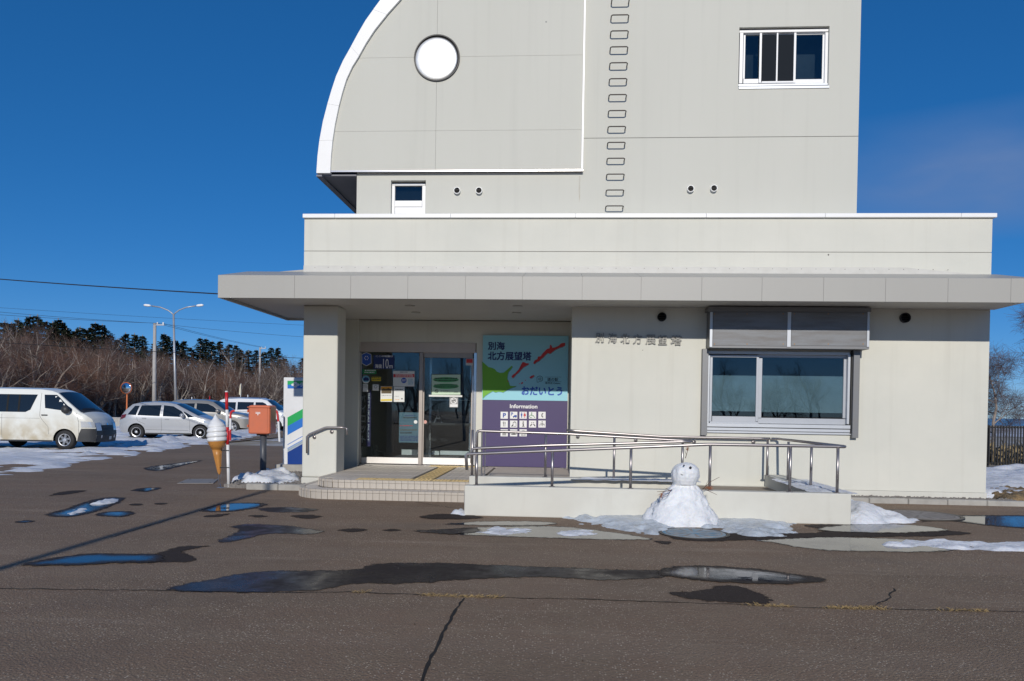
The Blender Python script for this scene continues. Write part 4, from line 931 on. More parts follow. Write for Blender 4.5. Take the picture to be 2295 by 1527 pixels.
# ================================================================== SIGN BOARD
YB = D-.07
sg = empty('information_sign', (P(1176, 1000, y=YB).x, YB, P(1176, 1046, y=YB).z), 'tall blue and purple information sign with a map beside the doors', 'sign')
def S(x, y): return (1060+x/4.774, 740+y/4.774)
pxbox('panel', C_purple, sg, 1080, 898, 1271, 1047, YB, YB+.05)
pxbox('panel', C_sky, sg, 1081.5, 752.5, 1273, 897.6, YB, YB+.05)
land = [(92,335),(130,365),(165,395),(205,405),(235,420),(255,445),(290,458),(330,455),(365,425),(395,400),(415,382),(425,390),(405,420),(380,450),(372,480),(368,520),(380,545),(390,580),(400,597),(430,600),(468,598),(440,610),(400,625),(370,640),(345,655),(320,668),(300,662),(270,660),(240,668),(210,655),(175,675),(130,705),(104,733)]
isl1 = [(412,500),(425,480),(450,465),(490,420),(515,370),(530,343),(550,345),(570,355),(600,357),(590,372),(560,388),(540,398),(515,425),(490,455),(465,475),(440,505),(425,515)]
isl2 = [(645,355),(660,325),(690,310),(695,285),(725,280),(745,250),(770,225),(790,205),(820,195),(825,155),(840,165),(848,190),(880,185),(915,170),(945,142),(985,137),(985,165),(960,180),(925,190),(880,212),(850,235),(825,255),(800,245),(775,268),(755,290),(730,310),(710,330),(680,345),(660,365)]
small = [[(605,505),(625,490),(655,482),(655,495),(630,515),(610,518)], [(510,570),(530,555),(538,568),(520,580)], [(553,538),(565,533),(568,545)], [(490,572),(502,570),(498,580)]]
C_shade = flat('print_teal', (0.10, 0.27, 0.33))
for pl in [land, isl1, isl2]+small[:1]:
    pxpoly('map_edge', C_shade, sg, [S(x+4, y+5) for x, y in pl if True], YB-.0005, .001)
land[0] = (100, 337)
pxpoly('map_land', C_green, sg, [S(*p) for p in land], YB-.002, .001)
for pl in [isl1, isl2]+small: pxpoly('map_island', C_red, sg, [S(*p) for p in pl], YB-.002, .001)
c = P(*S(375, 548), y=YB-.004); MB().lathe([(.012, -.001), (.012, 0)], 12, (c.x, c.y, c.z), axis='y').build('map_dot', C_red, sg)
def stx(t, a, b, c2, d, m, w=0.0, **k):
    x0, z0 = S(a, b); x1, z1 = S(c2, d); return pxtxt(t, m, sg, x0, z0, x1, z1, YB-.0035, weight=w, depth=.001, **k)
stx('別海', 160, 127, 342, 212, C_navy, .022); stx('北方展望塔', 158, 233, 626, 322, C_navy, .022)
stx('道の駅', 795, 512, 912, 546, C_black, .008); stx('尾岱沼 Odaito', 772, 558, 935, 578, C_black, .008)
stx('おだいとう', 520, 608, 956, 696, C_blue, .024); stx('Information', 395, 797, 690, 836, C_white, .018)
for y in (502, 551): pxpoly('print_line', C_black, sg, [S(768, y), S(946, y), S(946, y+2.2), S(768, y+2.2)], YB-.002, .001)
# roadside station mark: rounded outline with a small tree and house strokes inside
def ring(pts, w, m, par, y):
    n = len(pts); c = (sum(p[0] for p in pts)/n, sum(p[1] for p in pts)/n); mb = MB(); vs = []
    for (x, z) in pts:
        k = 1-w/max(math.hypot(x-c[0], z-c[1]), 1e-6); a = P(*S(x, z), y=y); b = P(*S(c[0]+(x-c[0])*k, c[1]+(z-c[1])*k), y=y); vs += [a, b]
    mb.add(vs, [(2*i, (2*i+2) % (2*n), (2*i+3) % (2*n), 2*i+1) for i in range(n)]); return mb.build('emblem_outline', m, par)
ring([(684,560),(682,505),(692,496),(705,494),(715,488),(730,494),(740,500),(747,512),(747,535),(738,548),(710,552),(700,560)], 5, C_black, sg, YB-.003)
for pl in ([(700,512),(704,508),(706,536),(701,538)], [(708,515),(718,508),(730,512),(730,517),(718,514),(709,520)], [(725,517),(730,517),(730,540),(725,540)], [(712,524),(722,524),(722,528),(716,528),(716,540),(712,540)]):
    pxpoly('emblem', C_black, sg, [S(*p) for p in pl], YB-.002, .001)
# pictograms
def pic(i, j): return 296+101*i, 874+94*j
C_pgrey = flat('picto_grey', (.06, .06, .06)); C_wgreen = flat('picto_green', (.05, .25, .08)); C_pblue = flat('picto_blue', (.03, .08, .35))
for j, n in ((0, 5), (1, 5), (2, 3)):
    for i in range(n):
        x, y = pic(i, j); x += j*0.0; w = 78; h = 75
        pl = pxpoly('pictogram', C_white, sg, [S(x, y), S(x+w, y+1), S(x+w-1, y+h+1), S(x-1, y+h)], YB-.0005, .0015)
        def q(pts, m=C_pgrey): pxpoly('symbol', m, pl, [S(x+a, y+b) for a, b in pts], YB-.0025, .001)
        def disc(cx, cy, r, m=C_pgrey): q([(cx+r*math.cos(k*math.pi/6), cy+r*math.sin(k*math.pi/6)) for k in range(12)], m)
        def tx(t, a, b, c2, d, m, w2=.02): pxtxt(t, m, pl, *S(x+a, y+b), *S(x+c2, y+d), YB-.003, weight=w2, depth=.001)
        if (i, j) == (0, 0): tx('P', 24, 14, 58, 62, C_pblue, .03)
        if (i, j) == (1, 0):
            tx('P', 10, 8, 32, 42, C_pblue, .02); q([(28, 58), (34, 46), (44, 44), (44, 36), (72, 36), (72, 58)], C_pblue); disc(38, 60, 5, C_black); disc(62, 60, 5, C_black)
        if (i, j) == (2, 0):
            for cx, m, tri in ((22, C_pblue, False), (56, C_red, True)):
                disc(cx, 14, 6, m); q([(cx-9, 22), (cx+9, 22), (cx+(13 if tri else 7), 46), (cx+4, 46), (cx+4, 66), (cx-4, 66), (cx-4, 46), (cx-(13 if tri else 7), 46)], m)
            q([(38, 8), (40, 8), (40, 68), (38, 68)], C_grey)
        if (i, j) == (3, 0):
            disc(30, 13, 6, C_wgreen); q([(26, 20), (33, 20), (35, 40), (52, 40), (60, 60), (66, 58), (68, 62), (56, 66), (48, 46), (28, 46)], C_wgreen)
            q([(24+20*math.cos(a), 50+18*math.sin(a)) for a in [1.0+k*.45 for k in range(10)]]+[(24+14*math.cos(a), 50+12*math.sin(a)) for a in [1.0+k*.45 for k in range(9, -1, -1)]], C_wgreen)
        if (i, j) == (4, 0): q([(44, 14), (52, 16), (50, 26), (44, 26), (42, 38), (44, 50), (50, 50), (52, 60), (44, 62), (34, 52), (32, 38), (35, 24)])
        if (i, j) == (0, 1):
            for a in (26, 31, 36): q([(a-1.5, 12), (a+1.5, 12), (a+1.5, 30), (a-1.5, 30)])
            q([(25, 30), (37, 30), (33.5, 38), (33.5, 64), (28.5, 64), (28.5, 38)]); q([(44, 64), (44, 20), (50, 12), (52, 36), (49, 40), (49, 64)])
        if (i, j) == (1, 1):
            q([(30, 22), (66, 22), (66, 66), (36, 66), (36, 62), (62, 62), (62, 26), (34, 26), (34, 40), (30, 40)]); q([(14, 58), (30, 40), (38, 44), (28, 64), (14, 66)])
            q([(36, 22), (42, 9), (56, 9), (60, 22), (56, 22), (53, 13), (44, 13), (40, 22)])
        if (i, j) == (2, 1): disc(40, 17, 8); q([(28, 30), (47, 30), (47, 60), (54, 60), (54, 66), (28, 66), (28, 60), (34, 60), (34, 36), (28, 36)])
        if (i, j) == (3, 1):
            disc(31, 24, 5); disc(50, 24, 5); q([(12, 52), (30, 34), (38, 44), (30, 46), (22, 62), (14, 62)]); q([(68, 52), (52, 34), (43, 44), (50, 46), (60, 62), (68, 62)])
        if (i, j) == (4, 1):
            disc(40, 14, 6); q([(37, 22), (43, 22), (43, 62), (37, 62)]); q([(16, 26), (64, 36), (64, 40), (16, 30)]); q([(12, 42), (68, 42), (68, 46), (64, 46), (64, 64), (60, 64), (60, 46), (18, 46), (18, 64), (14, 64), (14, 46), (12, 46)])
        if (i, j) == (0, 2): q([(18, 40), (60, 40), (60, 66), (18, 66)], C_grey); q([(26, 14), (32, 10), (32, 32), (26, 32)]); q([(44, 14), (50, 10), (50, 32), (44, 32)])
        if (i, j) == (1, 2): q([(10, 18), (68, 18), (68, 22), (14, 22), (14, 52), (64, 52), (64, 22), (68, 22), (68, 58), (10, 58)]); q([(24, 46), (54, 46), (62, 58), (16, 58)])
        if (i, j) == (2, 2):
            for r in (32, 22, 12): q([(40+r*math.cos(a), 44+r*math.sin(a)) for a in [math.pi*1.2+k*.314 for k in range(7)]]+[(40+(r-4)*math.cos(a), 44+(r-4)*math.sin(a)) for a in [math.pi*1.2+k*.314 for k in range(6, -1, -1)]])
            tx('Wi-Fi', 14, 54, 66, 70, C_black, .02)
for px in (1090, 1262): pxbox('foot_bracket', M_steel, sg, px-6, 1047, px+6, 1062, YB+.01, YB+.06)
tag(pxbox('wall_heater', pm('heater', (.40, .36, .32), .5), None, 1094, 1048, 1270, 1061, D-.05, D-.005), 'low beige panel on the wall under the sign', 'wall panel')

# ================================================================== NOTICES ON THE DOOR GLASS
YG = D+.004
def notice(name, lab, px0, py0, px1, py1, m, cat='poster', y=YG, th=.003):
    c = P((px0+px1)/2, py1, y=y); t = empty(name, c, lab, cat)
    pxbox('sheet', m, t, px0, py0, px1, py1, y, y+th, 0); return t
def G(x, y): return (800+x/5.089, 760+y/5.089)
def npoly(t, m, pts, y=YG, k=1): return pxpoly('print', m, t, [G(*p) for p in pts], y-.0005*k, .0008)
def ntx(t, s, m, a, b, c2, d, y=YG, w=.01): x0, z0 = G(a, b); x1, z1 = G(c2, d); return pxtxt(s, m, t, x0, z0, x1, z1, y-.002, weight=w, depth=.0008)
def nlines(t, m, a, b, c2, d, n, y=YG, seed=0):
    r = random.Random(seed); h = (d-b)/n
    mb = MB()
    for k in range(n):
        x = a
        while x < c2-3:
            w = 4+r.random()*12; pl = [P(*G(u, v), y=y-.0015) for u, v in ((x, b+k*h), (min(x+w, c2), b+k*h), (min(x+w, c2), b+k*h+h*.6), (x, b+k*h+h*.6))]
            mb.add(pl, [(0, 3, 2, 1)]); x += w+3+r.random()*4
    return mb.build('print_lines', m, t)
t = empty('emblem_sticker', P(*G(108, 305), y=YG), 'blue six sided emblem sticker at the top left of the doors', 'sticker')
npoly(t, C_white, [(108, 152), (165, 175), (165, 278), (108, 310), (54, 278), (54, 175)]); npoly(t, C_blue, [(108, 158), (160, 179), (160, 275), (108, 303), (59, 275), (59, 179)], k=2)
for k in range(6):
    a = k*math.pi/3; npoly(t, C_white, [(108+12*math.cos(a), 218+12*math.sin(a)), (108+26*math.cos(a+.3), 218+26*math.sin(a+.3)), (108+26*math.cos(a-.3), 218+26*math.sin(a-.3))], k=3)
nlines(t, C_white, 72, 255, 148, 275, 2); nlines(t, C_white, 84, 182, 135, 192, 1)
t = notice('elevation_sign', 'dark blue sheet giving ten metres above sea level', *G(188, 185), *G(425, 342), C_navy, 'sign')
ntx(t, 'ここの地盤は', C_white, 215, 186, 412, 206); ntx(t, '海抜', C_white, 205, 288, 285, 332); ntx(t, '10', C_white, 298, 228, 362, 336, w=.0); ntx(t, 'm', C_white, 368, 300, 408, 334)
t = notice('green_notice', 'narrow green notice strip under the blue emblem sticker', *G(62, 348), *G(222, 400), C_grn2); nlines(t, C_white, 90, 352, 215, 372, 1, seed=2); nlines(t, C_white, 85, 376, 200, 394, 1, seed=3)
t = empty('round_sticker', P(*G(103, 505), y=YG), 'round pale blue sticker on the left of the door glass', 'sticker')
npoly(t, C_white, [(103+43*math.cos(k*.393), 462+46*math.sin(k*.393)) for k in range(16)]); npoly(t, C_cyan, [(103+40*math.cos(k*.393), 455+38*math.sin(k*.393)) for k in range(16)], k=2); npoly(t, C_navy, [(70, 455), (95, 435), (125, 440), (138, 460), (130, 478), (80, 478)], k=3); nlines(t, C_white, 78, 460, 130, 474, 1, seed=4)
t = notice('yellow_notice', 'small yellow notice beside the round sticker', *G(168, 432), *G(272, 480), C_yel); nlines(t, C_black, 175, 436, 266, 476, 2, seed=5)
t = notice('paper_notice', 'red and white notice sheet with a blue disc', *G(413, 366), *G(657, 540), C_paper)
npoly(t, C_red, [(416, 400), (655, 400), (655, 437), (416, 437)]); nlines(t, C_white, 440, 404, 640, 434, 2, seed=6); nlines(t, C_navy, 490, 374, 580, 388, 1, seed=7)
npoly(t, C_blue, [(535+31*math.cos(k*.393), 473+31*math.sin(k*.393)) for k in range(16)]); nlines(t, C_cyan, 585, 455, 640, 525, 6, seed=8); nlines(t, C_white, 515, 462, 556, 488, 2, seed=10)
t = notice('flyer', 'orange topped flyer with a dark picture', *G(270, 540), *G(403, 716), C_paper)
npoly(t, C_orange, [(275, 543), (399, 543), (399, 575), (275, 575)]); npoly(t, C_brown, [(278, 578), (300, 562), (330, 572), (360, 560), (396, 575), (394, 622), (278, 622)], k=2); nlines(t, C_grey, 282, 640, 392, 655, 1, seed=11); npoly(t, C_yel, [(272, 688), (400, 685), (400, 705), (272, 708)])
nlines(t, C_orange, 285, 586, 390, 600, 1, seed=40)
t = notice('flyer', 'white hand drawn flyer right of the orange topped one', *G(420, 543), *G(542, 718), C_paper)
nlines(t, C_black, 440, 572, 520, 592, 1, seed=12); ring2 = [(460+34*math.cos(k*.393), 675+26*math.sin(k*.393)) for k in range(16)]
nlines(t, C_grey, 430, 650, 480, 664, 1, seed=13); nlines(t, C_orange, 430, 690, 490, 700, 1, seed=14); nlines(t, C_black, 505, 676, 525, 696, 1, seed=15)
t = notice('notice_card', 'small white card with a grey ring on the glass', *G(178, 519), *G(248, 587), C_paper); npoly(t, C_grey, [(213+20*math.cos(k*.393), 545+18*math.sin(k*.393)) for k in range(16)]); npoly(t, C_paper, [(213+13*math.cos(k*.393), 545+11*math.sin(k*.393)) for k in range(16)], k=2)
t = notice('notice_card', 'narrow white card at the left edge of the glass', *G(68, 515), *G(125, 602), C_paper); nlines(t, C_grey, 74, 525, 118, 560, 2, seed=16)
t = notice('pale_poster', 'large pale blue poster inside the left door glass', *G(480, 838), *G(706, 1182), flat('poster_pale', (.15, .25, .31)), y=D+.022)
for k, (a, b, c2, d, n, m) in enumerate(((545, 868, 665, 885, 1, C_navy), (525, 890, 680, 915, 1, C_black), (490, 985, 640, 1000, 1, C_red), (490, 1030, 690, 1050, 2, C_brown), (495, 1062, 635, 1090, 1, C_black), (490, 1105, 700, 1170, 4, C_navy))): nlines(t, m, a, b, c2, d, n, y=D+.021, seed=20+k)
t = notice('green_notice', 'framed pale green notice board on the sliding door', *G(848, 402), *G(1185, 640), C_black, 'notice board', y=D+.035)
npoly(t, C_pgreen, [(853, 407), (1180, 407), (1180, 635), (853, 635)], y=D+.035); npoly(t, C_paper, [(866, 420), (1168, 420), (1168, 625), (866, 625)], y=D+.035, k=2)
npoly(t, C_pgreen, [(868, 422), (1166, 422), (1166, 623), (868, 623)], y=D+.035, k=3)
for yc, m in ((465, C_grn2), (540, C_grn2)):
    npoly(t, flat('print_leaf_green', (.10, .40, .14)), [(1015+148*math.cos(k*.393), yc+30*math.sin(k*.393)) for k in range(16)], y=D+.035, k=4)
    nlines(t, C_black, 885, yc-22, 1145, yc+24, 2, y=D+.031, seed=int(yc))
npoly(t, C_black, [(908+20*math.cos(k*.393), 596+20*math.sin(k*.393)) for k in range(16)], y=D+.035, k=4); npoly(t, C_pgreen, [(908+15*math.cos(k*.393), 596+15*math.sin(k*.393)) for k in range(16)], y=D+.035, k=5); npoly(t, C_black, [(894, 586), (898, 582), (922, 606), (918, 610)], y=D+.035, k=6)
nlines(t, C_black, 955, 590, 1060, 604, 1, y=D+.031, seed=30); nlines(t, C_black, 1110, 603, 1150, 615, 1, y=D+.031, seed=31)
pxbox('ledge', C_paper, t, *G(820, 640), *G(1200, 660), D+.02, D+.045, 0)
t = notice('no_smoking_sign', 'small grey no smoking sign under the green notice board', *G(1055, 668), *G(1153, 780), C_grey, 'sign', y=D+.045)
npoly(t, C_white, [(1104+38*math.cos(k*.393), 705+38*math.sin(k*.393)) for k in range(16)], y=D+.045); npoly(t, C_grey, [(1104+30*math.cos(k*.393), 705+30*math.sin(k*.393)) for k in range(16)], y=D+.045, k=2)
npoly(t, C_white, [(1080, 684), (1086, 678), (1128, 726), (1122, 732)], y=D+.045, k=3); npoly(t, C_black, [(1085, 700), (1120, 700), (1120, 708), (1085, 708)], y=D+.045, k=4); npoly(t, C_white, [(1062, 745), (1148, 745), (1148, 775), (1062, 775)], y=D+.045)
t = notice('security_sticker', 'red sticker at the top right corner of the sliding door', *G(1243, 225), *G(1323, 300), C_paper, 'sticker', y=D+.036); npoly(t, C_red, [(1247, 228), (1320, 228), (1320, 274), (1247, 274)], y=D+.036)
nlines(t, C_black, 1250, 282, 1318, 294, 1, y=D+.035, seed=33)
# hanging banners just inside
t = notice('purple_banner', 'narrow purple banner hanging inside the left door glass', *G(112, 575), *G(158, 1225), pm('banner_cloth', (.07, .055, .17), .8), 'banner', y=D+.09)
pxtxt('BETSUKAI PILOT', C_white, t, *G(118, 620), *G(146, 1170), D+.088, weight=.012, depth=.001, rot=-math.pi/2)
t = notice('black_banner', 'black banner with grey lettering beside the purple banner', *G(42, 590), *G(110, 1225), C_black, 'banner', y=D+.10)
for k, ch in enumerate('パイロット'): pxtxt(ch, C_grey, t, *G(56, 640+k*116), *G(98, 720+k*116), D+.098, weight=.02, depth=.001)
st_ = empty('umbrella_stand', P(*G(200, 1340), y=D+.35), 'thin metal umbrella stand inside the doors on the left', 'umbrella stand'); st_.location.z = ZF
for a, b in ((150, 180), (175, 205), (205, 230), (225, 255)):
    p0, p1 = P(*G(a, 1200), y=D+.3), P(*G(b, 1335), y=D+.35); MB().tube([p0, (p1.x, p1.y, ZF+.01)], .006, 6).build('rod', M_steel, st_)
p0, p1 = P(*G(205, 1275), y=D+.3), P(*G(310, 1285), y=D+.3); MB().tube([p0, p1, (p1.x, p1.y, ZF+.01)], .007, 6).build('frame_bar', M_steel, st_)
tw = empty('tower_figurine', P(*G(925, 950), y=inn-.2), 'small dark lattice tower figure behind the sliding door', 'figurine')
b0 = P(*G(925, 955), y=inn-.2)
mb = MB()
for s in (-1, 1):
    mb.tube([b0+Vector((s*.085, 0, 0)), b0+Vector((s*.04, 0, .10)), b0+Vector((s*.015, 0, .2)), b0+Vector((0, 0, .36))], [.016, .012, .009, .004], 6)
mb.box(b0.x-.05, b0.x+.05, b0.y-.02, b0.y+.02, b0.z+.09, b0.z+.105).box(b0.x-.025, b0.x+.025, b0.y-.012, b0.y+.012, b0.z+.185, b0.z+.2)
mb.build('lattice', flat('figure_metal', (.25, .25, .27)), tw)
tb = empty('display_table', (b0.x, inn, ZF), 'dark display table behind the sliding door', 'table')
box('tabletop', M_inside, tb, b0.x-.35, b0.x+.9, inn-.45, inn-.08, b0.z-.05, b0.z-.002)
for sx in (-.3, .85):
    for sy in (-.42, -.12): box('leg', M_inside, tb, b0.x+sx-.02, b0.x+sx+.02, inn+sy-.02, inn+sy+.02, ZF, b0.z-.051)

# ================================================================== KERBS, GRAVEL
def kerb(lab, xs, y0, y1, h, grp='kerb stones along the building'):
    t = empty('kerb', ((xs[0]+xs[-1])/2, y0, 0), lab, 'kerb')
    for i, (a, b) in enumerate(zip(xs, xs[1:])):
        box('kerb_stone', M_conc, t, a+.003, b-.003, y0+(i % 3)*.002, y1, -.02, h-(i % 2)*.003, .012)
kerb('pale kerb stones along the foot of the right facade', [RX+.02+.61*i for i in range(7)], 12.70, 12.82, .085)
kerb('pale kerb stones beneath the snow heap left of the steps', [-5.30, -4.75, -4.21], 12.64, 12.78, .10)
rnd = random.Random(11)
def gravel(lab, x0, x1, y0, y1, z, n, s):
    box('gravel_bed', M_gravel, None, x0, x1, y0, y1, -.02, z)['kind'] = 'stuff'
    mb = MB()
    for k in range(n):
        x, y = x0+rnd.random()*(x1-x0), y0+rnd.random()*(y1-y0); r = s*(.5+rnd.random()); h = r*(.5+rnd.random()*.5); a = rnd.random()*6
        vs = [(x+r*math.cos(a+i*1.257)*(.8+rnd.random()*.4), y+r*math.sin(a+i*1.257), z-.004+h*.3*rnd.random()) for i in range(5)]+[(x+r*.3, y, z+h), (x-r*.25, y+r*.2, z+h*.9)]
        mb.add(vs, [(0, 1, 5), (1, 2, 5), (2, 6, 5), (2, 3, 6), (3, 4, 6), (4, 0, 6), (0, 5, 6)])
    tag(mb.build('gravel', M_gravel), lab, 'gravel', kind='stuff')
gravel('gravel strip between kerb and right facade', RX+.02, 7.3, 12.83, W-.02, .07, 900, .022)
gravel('gravel around the vending machine plinth', -5.75, -4.22, 12.80, 16.0, .07, 1600, .03)

# ================================================================== VENDING MACHINE, POST BOX, ICE CREAM CONE
M_vend = pm('vending_white', (.74, .75, .76), .35, noise=(2, .3)); V_green = pm('vending_green', (.015, .38, .10), .35); V_blue = pm('vending_blue', (.02, .17, .58), .35); V_navy = pm('vending_navy', (.008, .045, .24), .3); V_grey = pm('vending_grey', (.30, .38, .46), .35)
YV = 15.6
vz0, vz1 = P(636, 1046, y=YV).z, P(636, 846, y=YV).z; vx0 = P(634.5, 940, y=YV).x; vx1 = vx0+1.0
vm = empty('vending_machine', (vx0+.5, YV+.35, .07), 'white vending machine with green and blue stripes behind the entrance column', 'vending machine')
box('cabinet', M_vend, vm, vx0, vx1, YV, YV+.72, vz0, vz1, .012, 2)
pxbox('door_panel', M_vend, vm, 641.5, 849, 745, 1041, YV-.014, YV-.001, .003)
for a in (.1, .85): box('foot', M_steel, vm, vx0+a, vx0+a+.07, YV+.05, YV+.6, .215, vz0)
box('plinth', M_conc, vm, vx0-.12, vx1+.1, YV-.10, YV+.8, .0, .215, .01)
def V(x, y): return (440+x/5.089, 840+y/5.089)
def vp(m, pts): return pxpoly('stripe', m, vm, [V(*p) for p in pts], YV-.0145, .0015)
E1 = 1520
vp(V_green, [(1040, 70), (E1, 70), (E1, 114), (1040, 114)]); vp(V_blue, [(1040, 114.5), (E1, 114.5), (E1, 158), (1040, 158)])
def sl(y, k=-.56): return y+k*(E1-1040)
for m, a, b in ((V_green, 488, 588), (V_blue, 588.5, 690), (V_blue, 795, 803), (V_blue, 838, 847), (V_grey, 850, 880)):
    vp(m, [(1040, a), (E1, sl(a)), (E1, sl(b)), (1040, b)])
vp(V_navy, [(1040, 884), (E1, sl(884)), (E1, 1022), (1040, 1022)])
for cx, cy in ((1105, 115), (1156, 115), (1130, 96), (1130, 134)):
    pxpoly('petal', M_vend, vm, [V(cx+21*math.cos(k*.524)*(1.1 if cy == 115 else 1), cy+15*math.sin(k*.524)) for k in range(12)], YV-.0165, .001)
x0, z0 = V(1184, 90); x1, z1 = V(1300, 140); pxtxt('伊藤園', M_vend, vm, x0, z0, x1, z1, YV-.017, weight=.015, depth=.001)

M_post = pm('post_red', (.60, .155, .07), .45, noise=(5, .7), col2=(.52, .15, .08)); M_postpole = pm('post_pole', (.06, .066, .08), .45, noise=(8, .5), col2=(.09, .095, .11))
YP = 14.75
pb = empty('post_box', (P(588, 1063, y=14.95).x, 14.95, 0), 'orange red post box on a dark grey pole', 'post box')
bx0, bx1 = P(555.5, 940, y=YP).x, P(605, 940, y=YP).x; bz0, bz1 = P(580, 972, y=YP).z, P(580, 909, y=YP).z
def rrect(x0, x1, y0, y1, r, n=5):
    o = []
    for cx, cy, a0 in ((x0+r, y0+r, math.pi), (x1-r, y0+r, 1.5*math.pi), (x1-r, y1-r, 0), (x0+r, y1-r, .5*math.pi)):
        for k in range(n+1): a = a0+k/n*math.pi/2; o.append((cx+r*math.cos(a), cy+r*math.sin(a)))
    return o
mb = MB(); lay = []
for z, g in ((bz0, -.012), (bz0+.012, 0), (bz1-.03, 0), (bz1-.01, -.008), (bz1, -.03)):
    lay.append([(x, y, z + (.012*math.sin((x-bx0)/(bx1-bx0)*math.pi) if z > bz0+.05 else -.02*math.sin((x-bx0)/(bx1-bx0)*math.pi))) for x, y in rrect(bx0-g*0, bx1, YP, YP+.36, .045)] if g == 0 else [(x, y, z + (.012*math.sin((x-bx0)/(bx1-bx0)*math.pi) if z > bz0+.05 else -.02*math.sin((x-bx0)/(bx1-bx0)*math.pi))) for x, y in rrect(bx0-g, bx1+g, YP-g, YP+.36+g, .045)])
n = len(lay[0]); vs = sum(lay, []); fs = [tuple(reversed(range(n))), tuple((len(lay)-1)*n+k for k in range(n))]
for i in range(len(lay)-1):
    for k in range(n): fs.append((i*n+k, i*n+(k+1) % n, (i+1)*n+(k+1) % n, (i+1)*n+k))
mb.add(vs, fs).build('box', M_post, pb, smooth=False)
box('front_door', M_post, pb, bx0+.035, bx1-.05, YP-.010, YP-.0005, bz0+.01, bz1-.05, .004)
for z in (bz0+.12, bz1-.14): box('hinge', M_post, pb, bx0-.014, bx0+.01, YP-.012, YP+.02, z, z+.05, .003)
box('hood', M_post, pb, bx0-.012, bx1+.0, YP-.018, YP+.05, bz1-.045, bz1-.028, .004)
mk = P(578, 927, y=YP-.012)
mb = MB(); y = YP-.0125
for x0, x1, z0, z1 in ((-.047, .047, .016, .027), (-.047, .047, -.006, .005), (-.008, .008, -.036, -.006)): mb.box(mk.x+x0, mk.x+x1, y, y+.002, mk.z+z0, mk.z+z1)
mb.build('postal_mark', C_white, pb)
pcx = P(590, 1020, y=14.93).x
MB().lathe([(.062, 0), (.062, bz0-.03)], 20, (pcx, 14.93, 0)).build('pole', M_postpole, pb, smooth=True)
box('bracket', M_iron, pb, pcx-.11, pcx+.09, 14.85, 15.01, bz0-.045, bz0-.012, .004)

YC = 12.78
M_cream = pm('glossy_cream', (.76, .77, .78), .32, noise=(4, .2)); M_cone = pm('cone_wafer', (.52, .24, .06), .42, noise=(9, .6), col2=(.44, .19, .045))
def K(x, y): return P(440+x/5.089, 840+y/5.089, y=YC)
cz = K(245, 1297).z; k0 = K(236, 755)
ic_ = empty('ice_cream_cone', (k0.x, YC, 0), 'giant soft serve ice cream cone figure strapped to the striped pole', 'ice cream sign')
zr, zt_ = K(232, 752).z, K(205, 450).z
N, NZ = 64, 70; vs = []
def env(t):   # radius of the swirl against height fraction
    pts = [(0, .145), (.06, .163), (.24, .166), (.42, .158), (.56, .142), (.70, .108), (.80, .062), (.88, .036), (.95, .017), (1, .002)]
    for (a, ra), (b, rb) in zip(pts, pts[1:]):
        if t <= b: return ra+(rb-ra)*(t-a)/(b-a)
    return .002
for j in range(NZ+1):
    t = j/NZ; z = zr+(zt_-zr)*t; r = env(t); lean = -.034*max(0, (t-.45)/.55)
    for i in range(N):
        th = 2*math.pi*i/N; ph = (t*5.4 - th/(2*math.pi)) % 1.0
        lobe = abs(math.sin(math.pi*ph))**.6
        rr = r*(0.90+.13*lobe) if t < .8 else r*(.95+.05*lobe)
        vs.append((k0.x+lean+rr*math.cos(th), YC+rr*math.sin(th), z-.018*lobe*(1-t)))
fs = [(j*N+i, j*N+(i+1) % N, (j+1)*N+(i+1) % N, (j+1)*N+i) for j in range(NZ) for i in range(N)]
mb = MB(); mb.v = vs; mb.f = fs+[tuple(reversed(range(N)))]; mb.build('cream_swirl', M_cream, ic_, smooth=True)
zc = K(236, 852).z; zb_ = K(262, 1140).z; xt = K(262, 1140).x
MB().lathe([(.10, zr+.004), (.152, zr+.004), (.152, zr-.012), (.144, zr-.03), (.126, zr-.075), (.100, zc+.02), (.092, zc+.018), (.092, zc), (.084, zc-.004)], 40, (k0.x+.002, YC, 0)).build('cone_collar', M_cone, ic_, smooth=True)
def cone_c(t): return Vector((k0.x+.002+(xt-k0.x)*t, YC, zc+(zb_-zc)*t))
MB().tube([cone_c(t) for t in (0, .25, .5, .75, .93, .985, 1)], [.080, .0655, .050, .0345, .024, .019, .006], 32).build('cone', M_cone, ic_, smooth=True)
mb = MB()
for k in range(8):
    a = 2*math.pi*k/8
    mb.tube([cone_c(t)+Vector((math.cos(a)*r, math.sin(a)*r, 0)) for t, r in ((0.02, .080), (.3, .0635), (.6, .0445), (.9, .0265))], .0028, 5)
    MBr = .132; mb.tube([(k0.x+math.cos(a+i*.13)*MBr, YC+math.sin(a+i*.13)*MBr, zr-.06+.014*math.sin(i*1.05)) for i in range(7)], .0032, 5)
mb.build('wafer_ribs', M_cone, ic_)
mb = MB(); p0 = K(248, 1130)
mb.tube([(xt-.012, YC-.02, zb_+.03), (xt-.006, YC-.02, .03), (xt-.01, YC-.02, .012)], .005, 6); mb.tube([(xt+.018, YC+.02, zb_+.03), (xt+.006, YC+.02, .08), (xt+.02, YC+.01, .03), (xt+.05, YC, .012), (xt+.14, YC, .010)], .005, 6)
mb.box(xt-.03, xt+.16, YC-.03, YC+.03, .002, .012).build('wire_stand', M_steel, ic_)
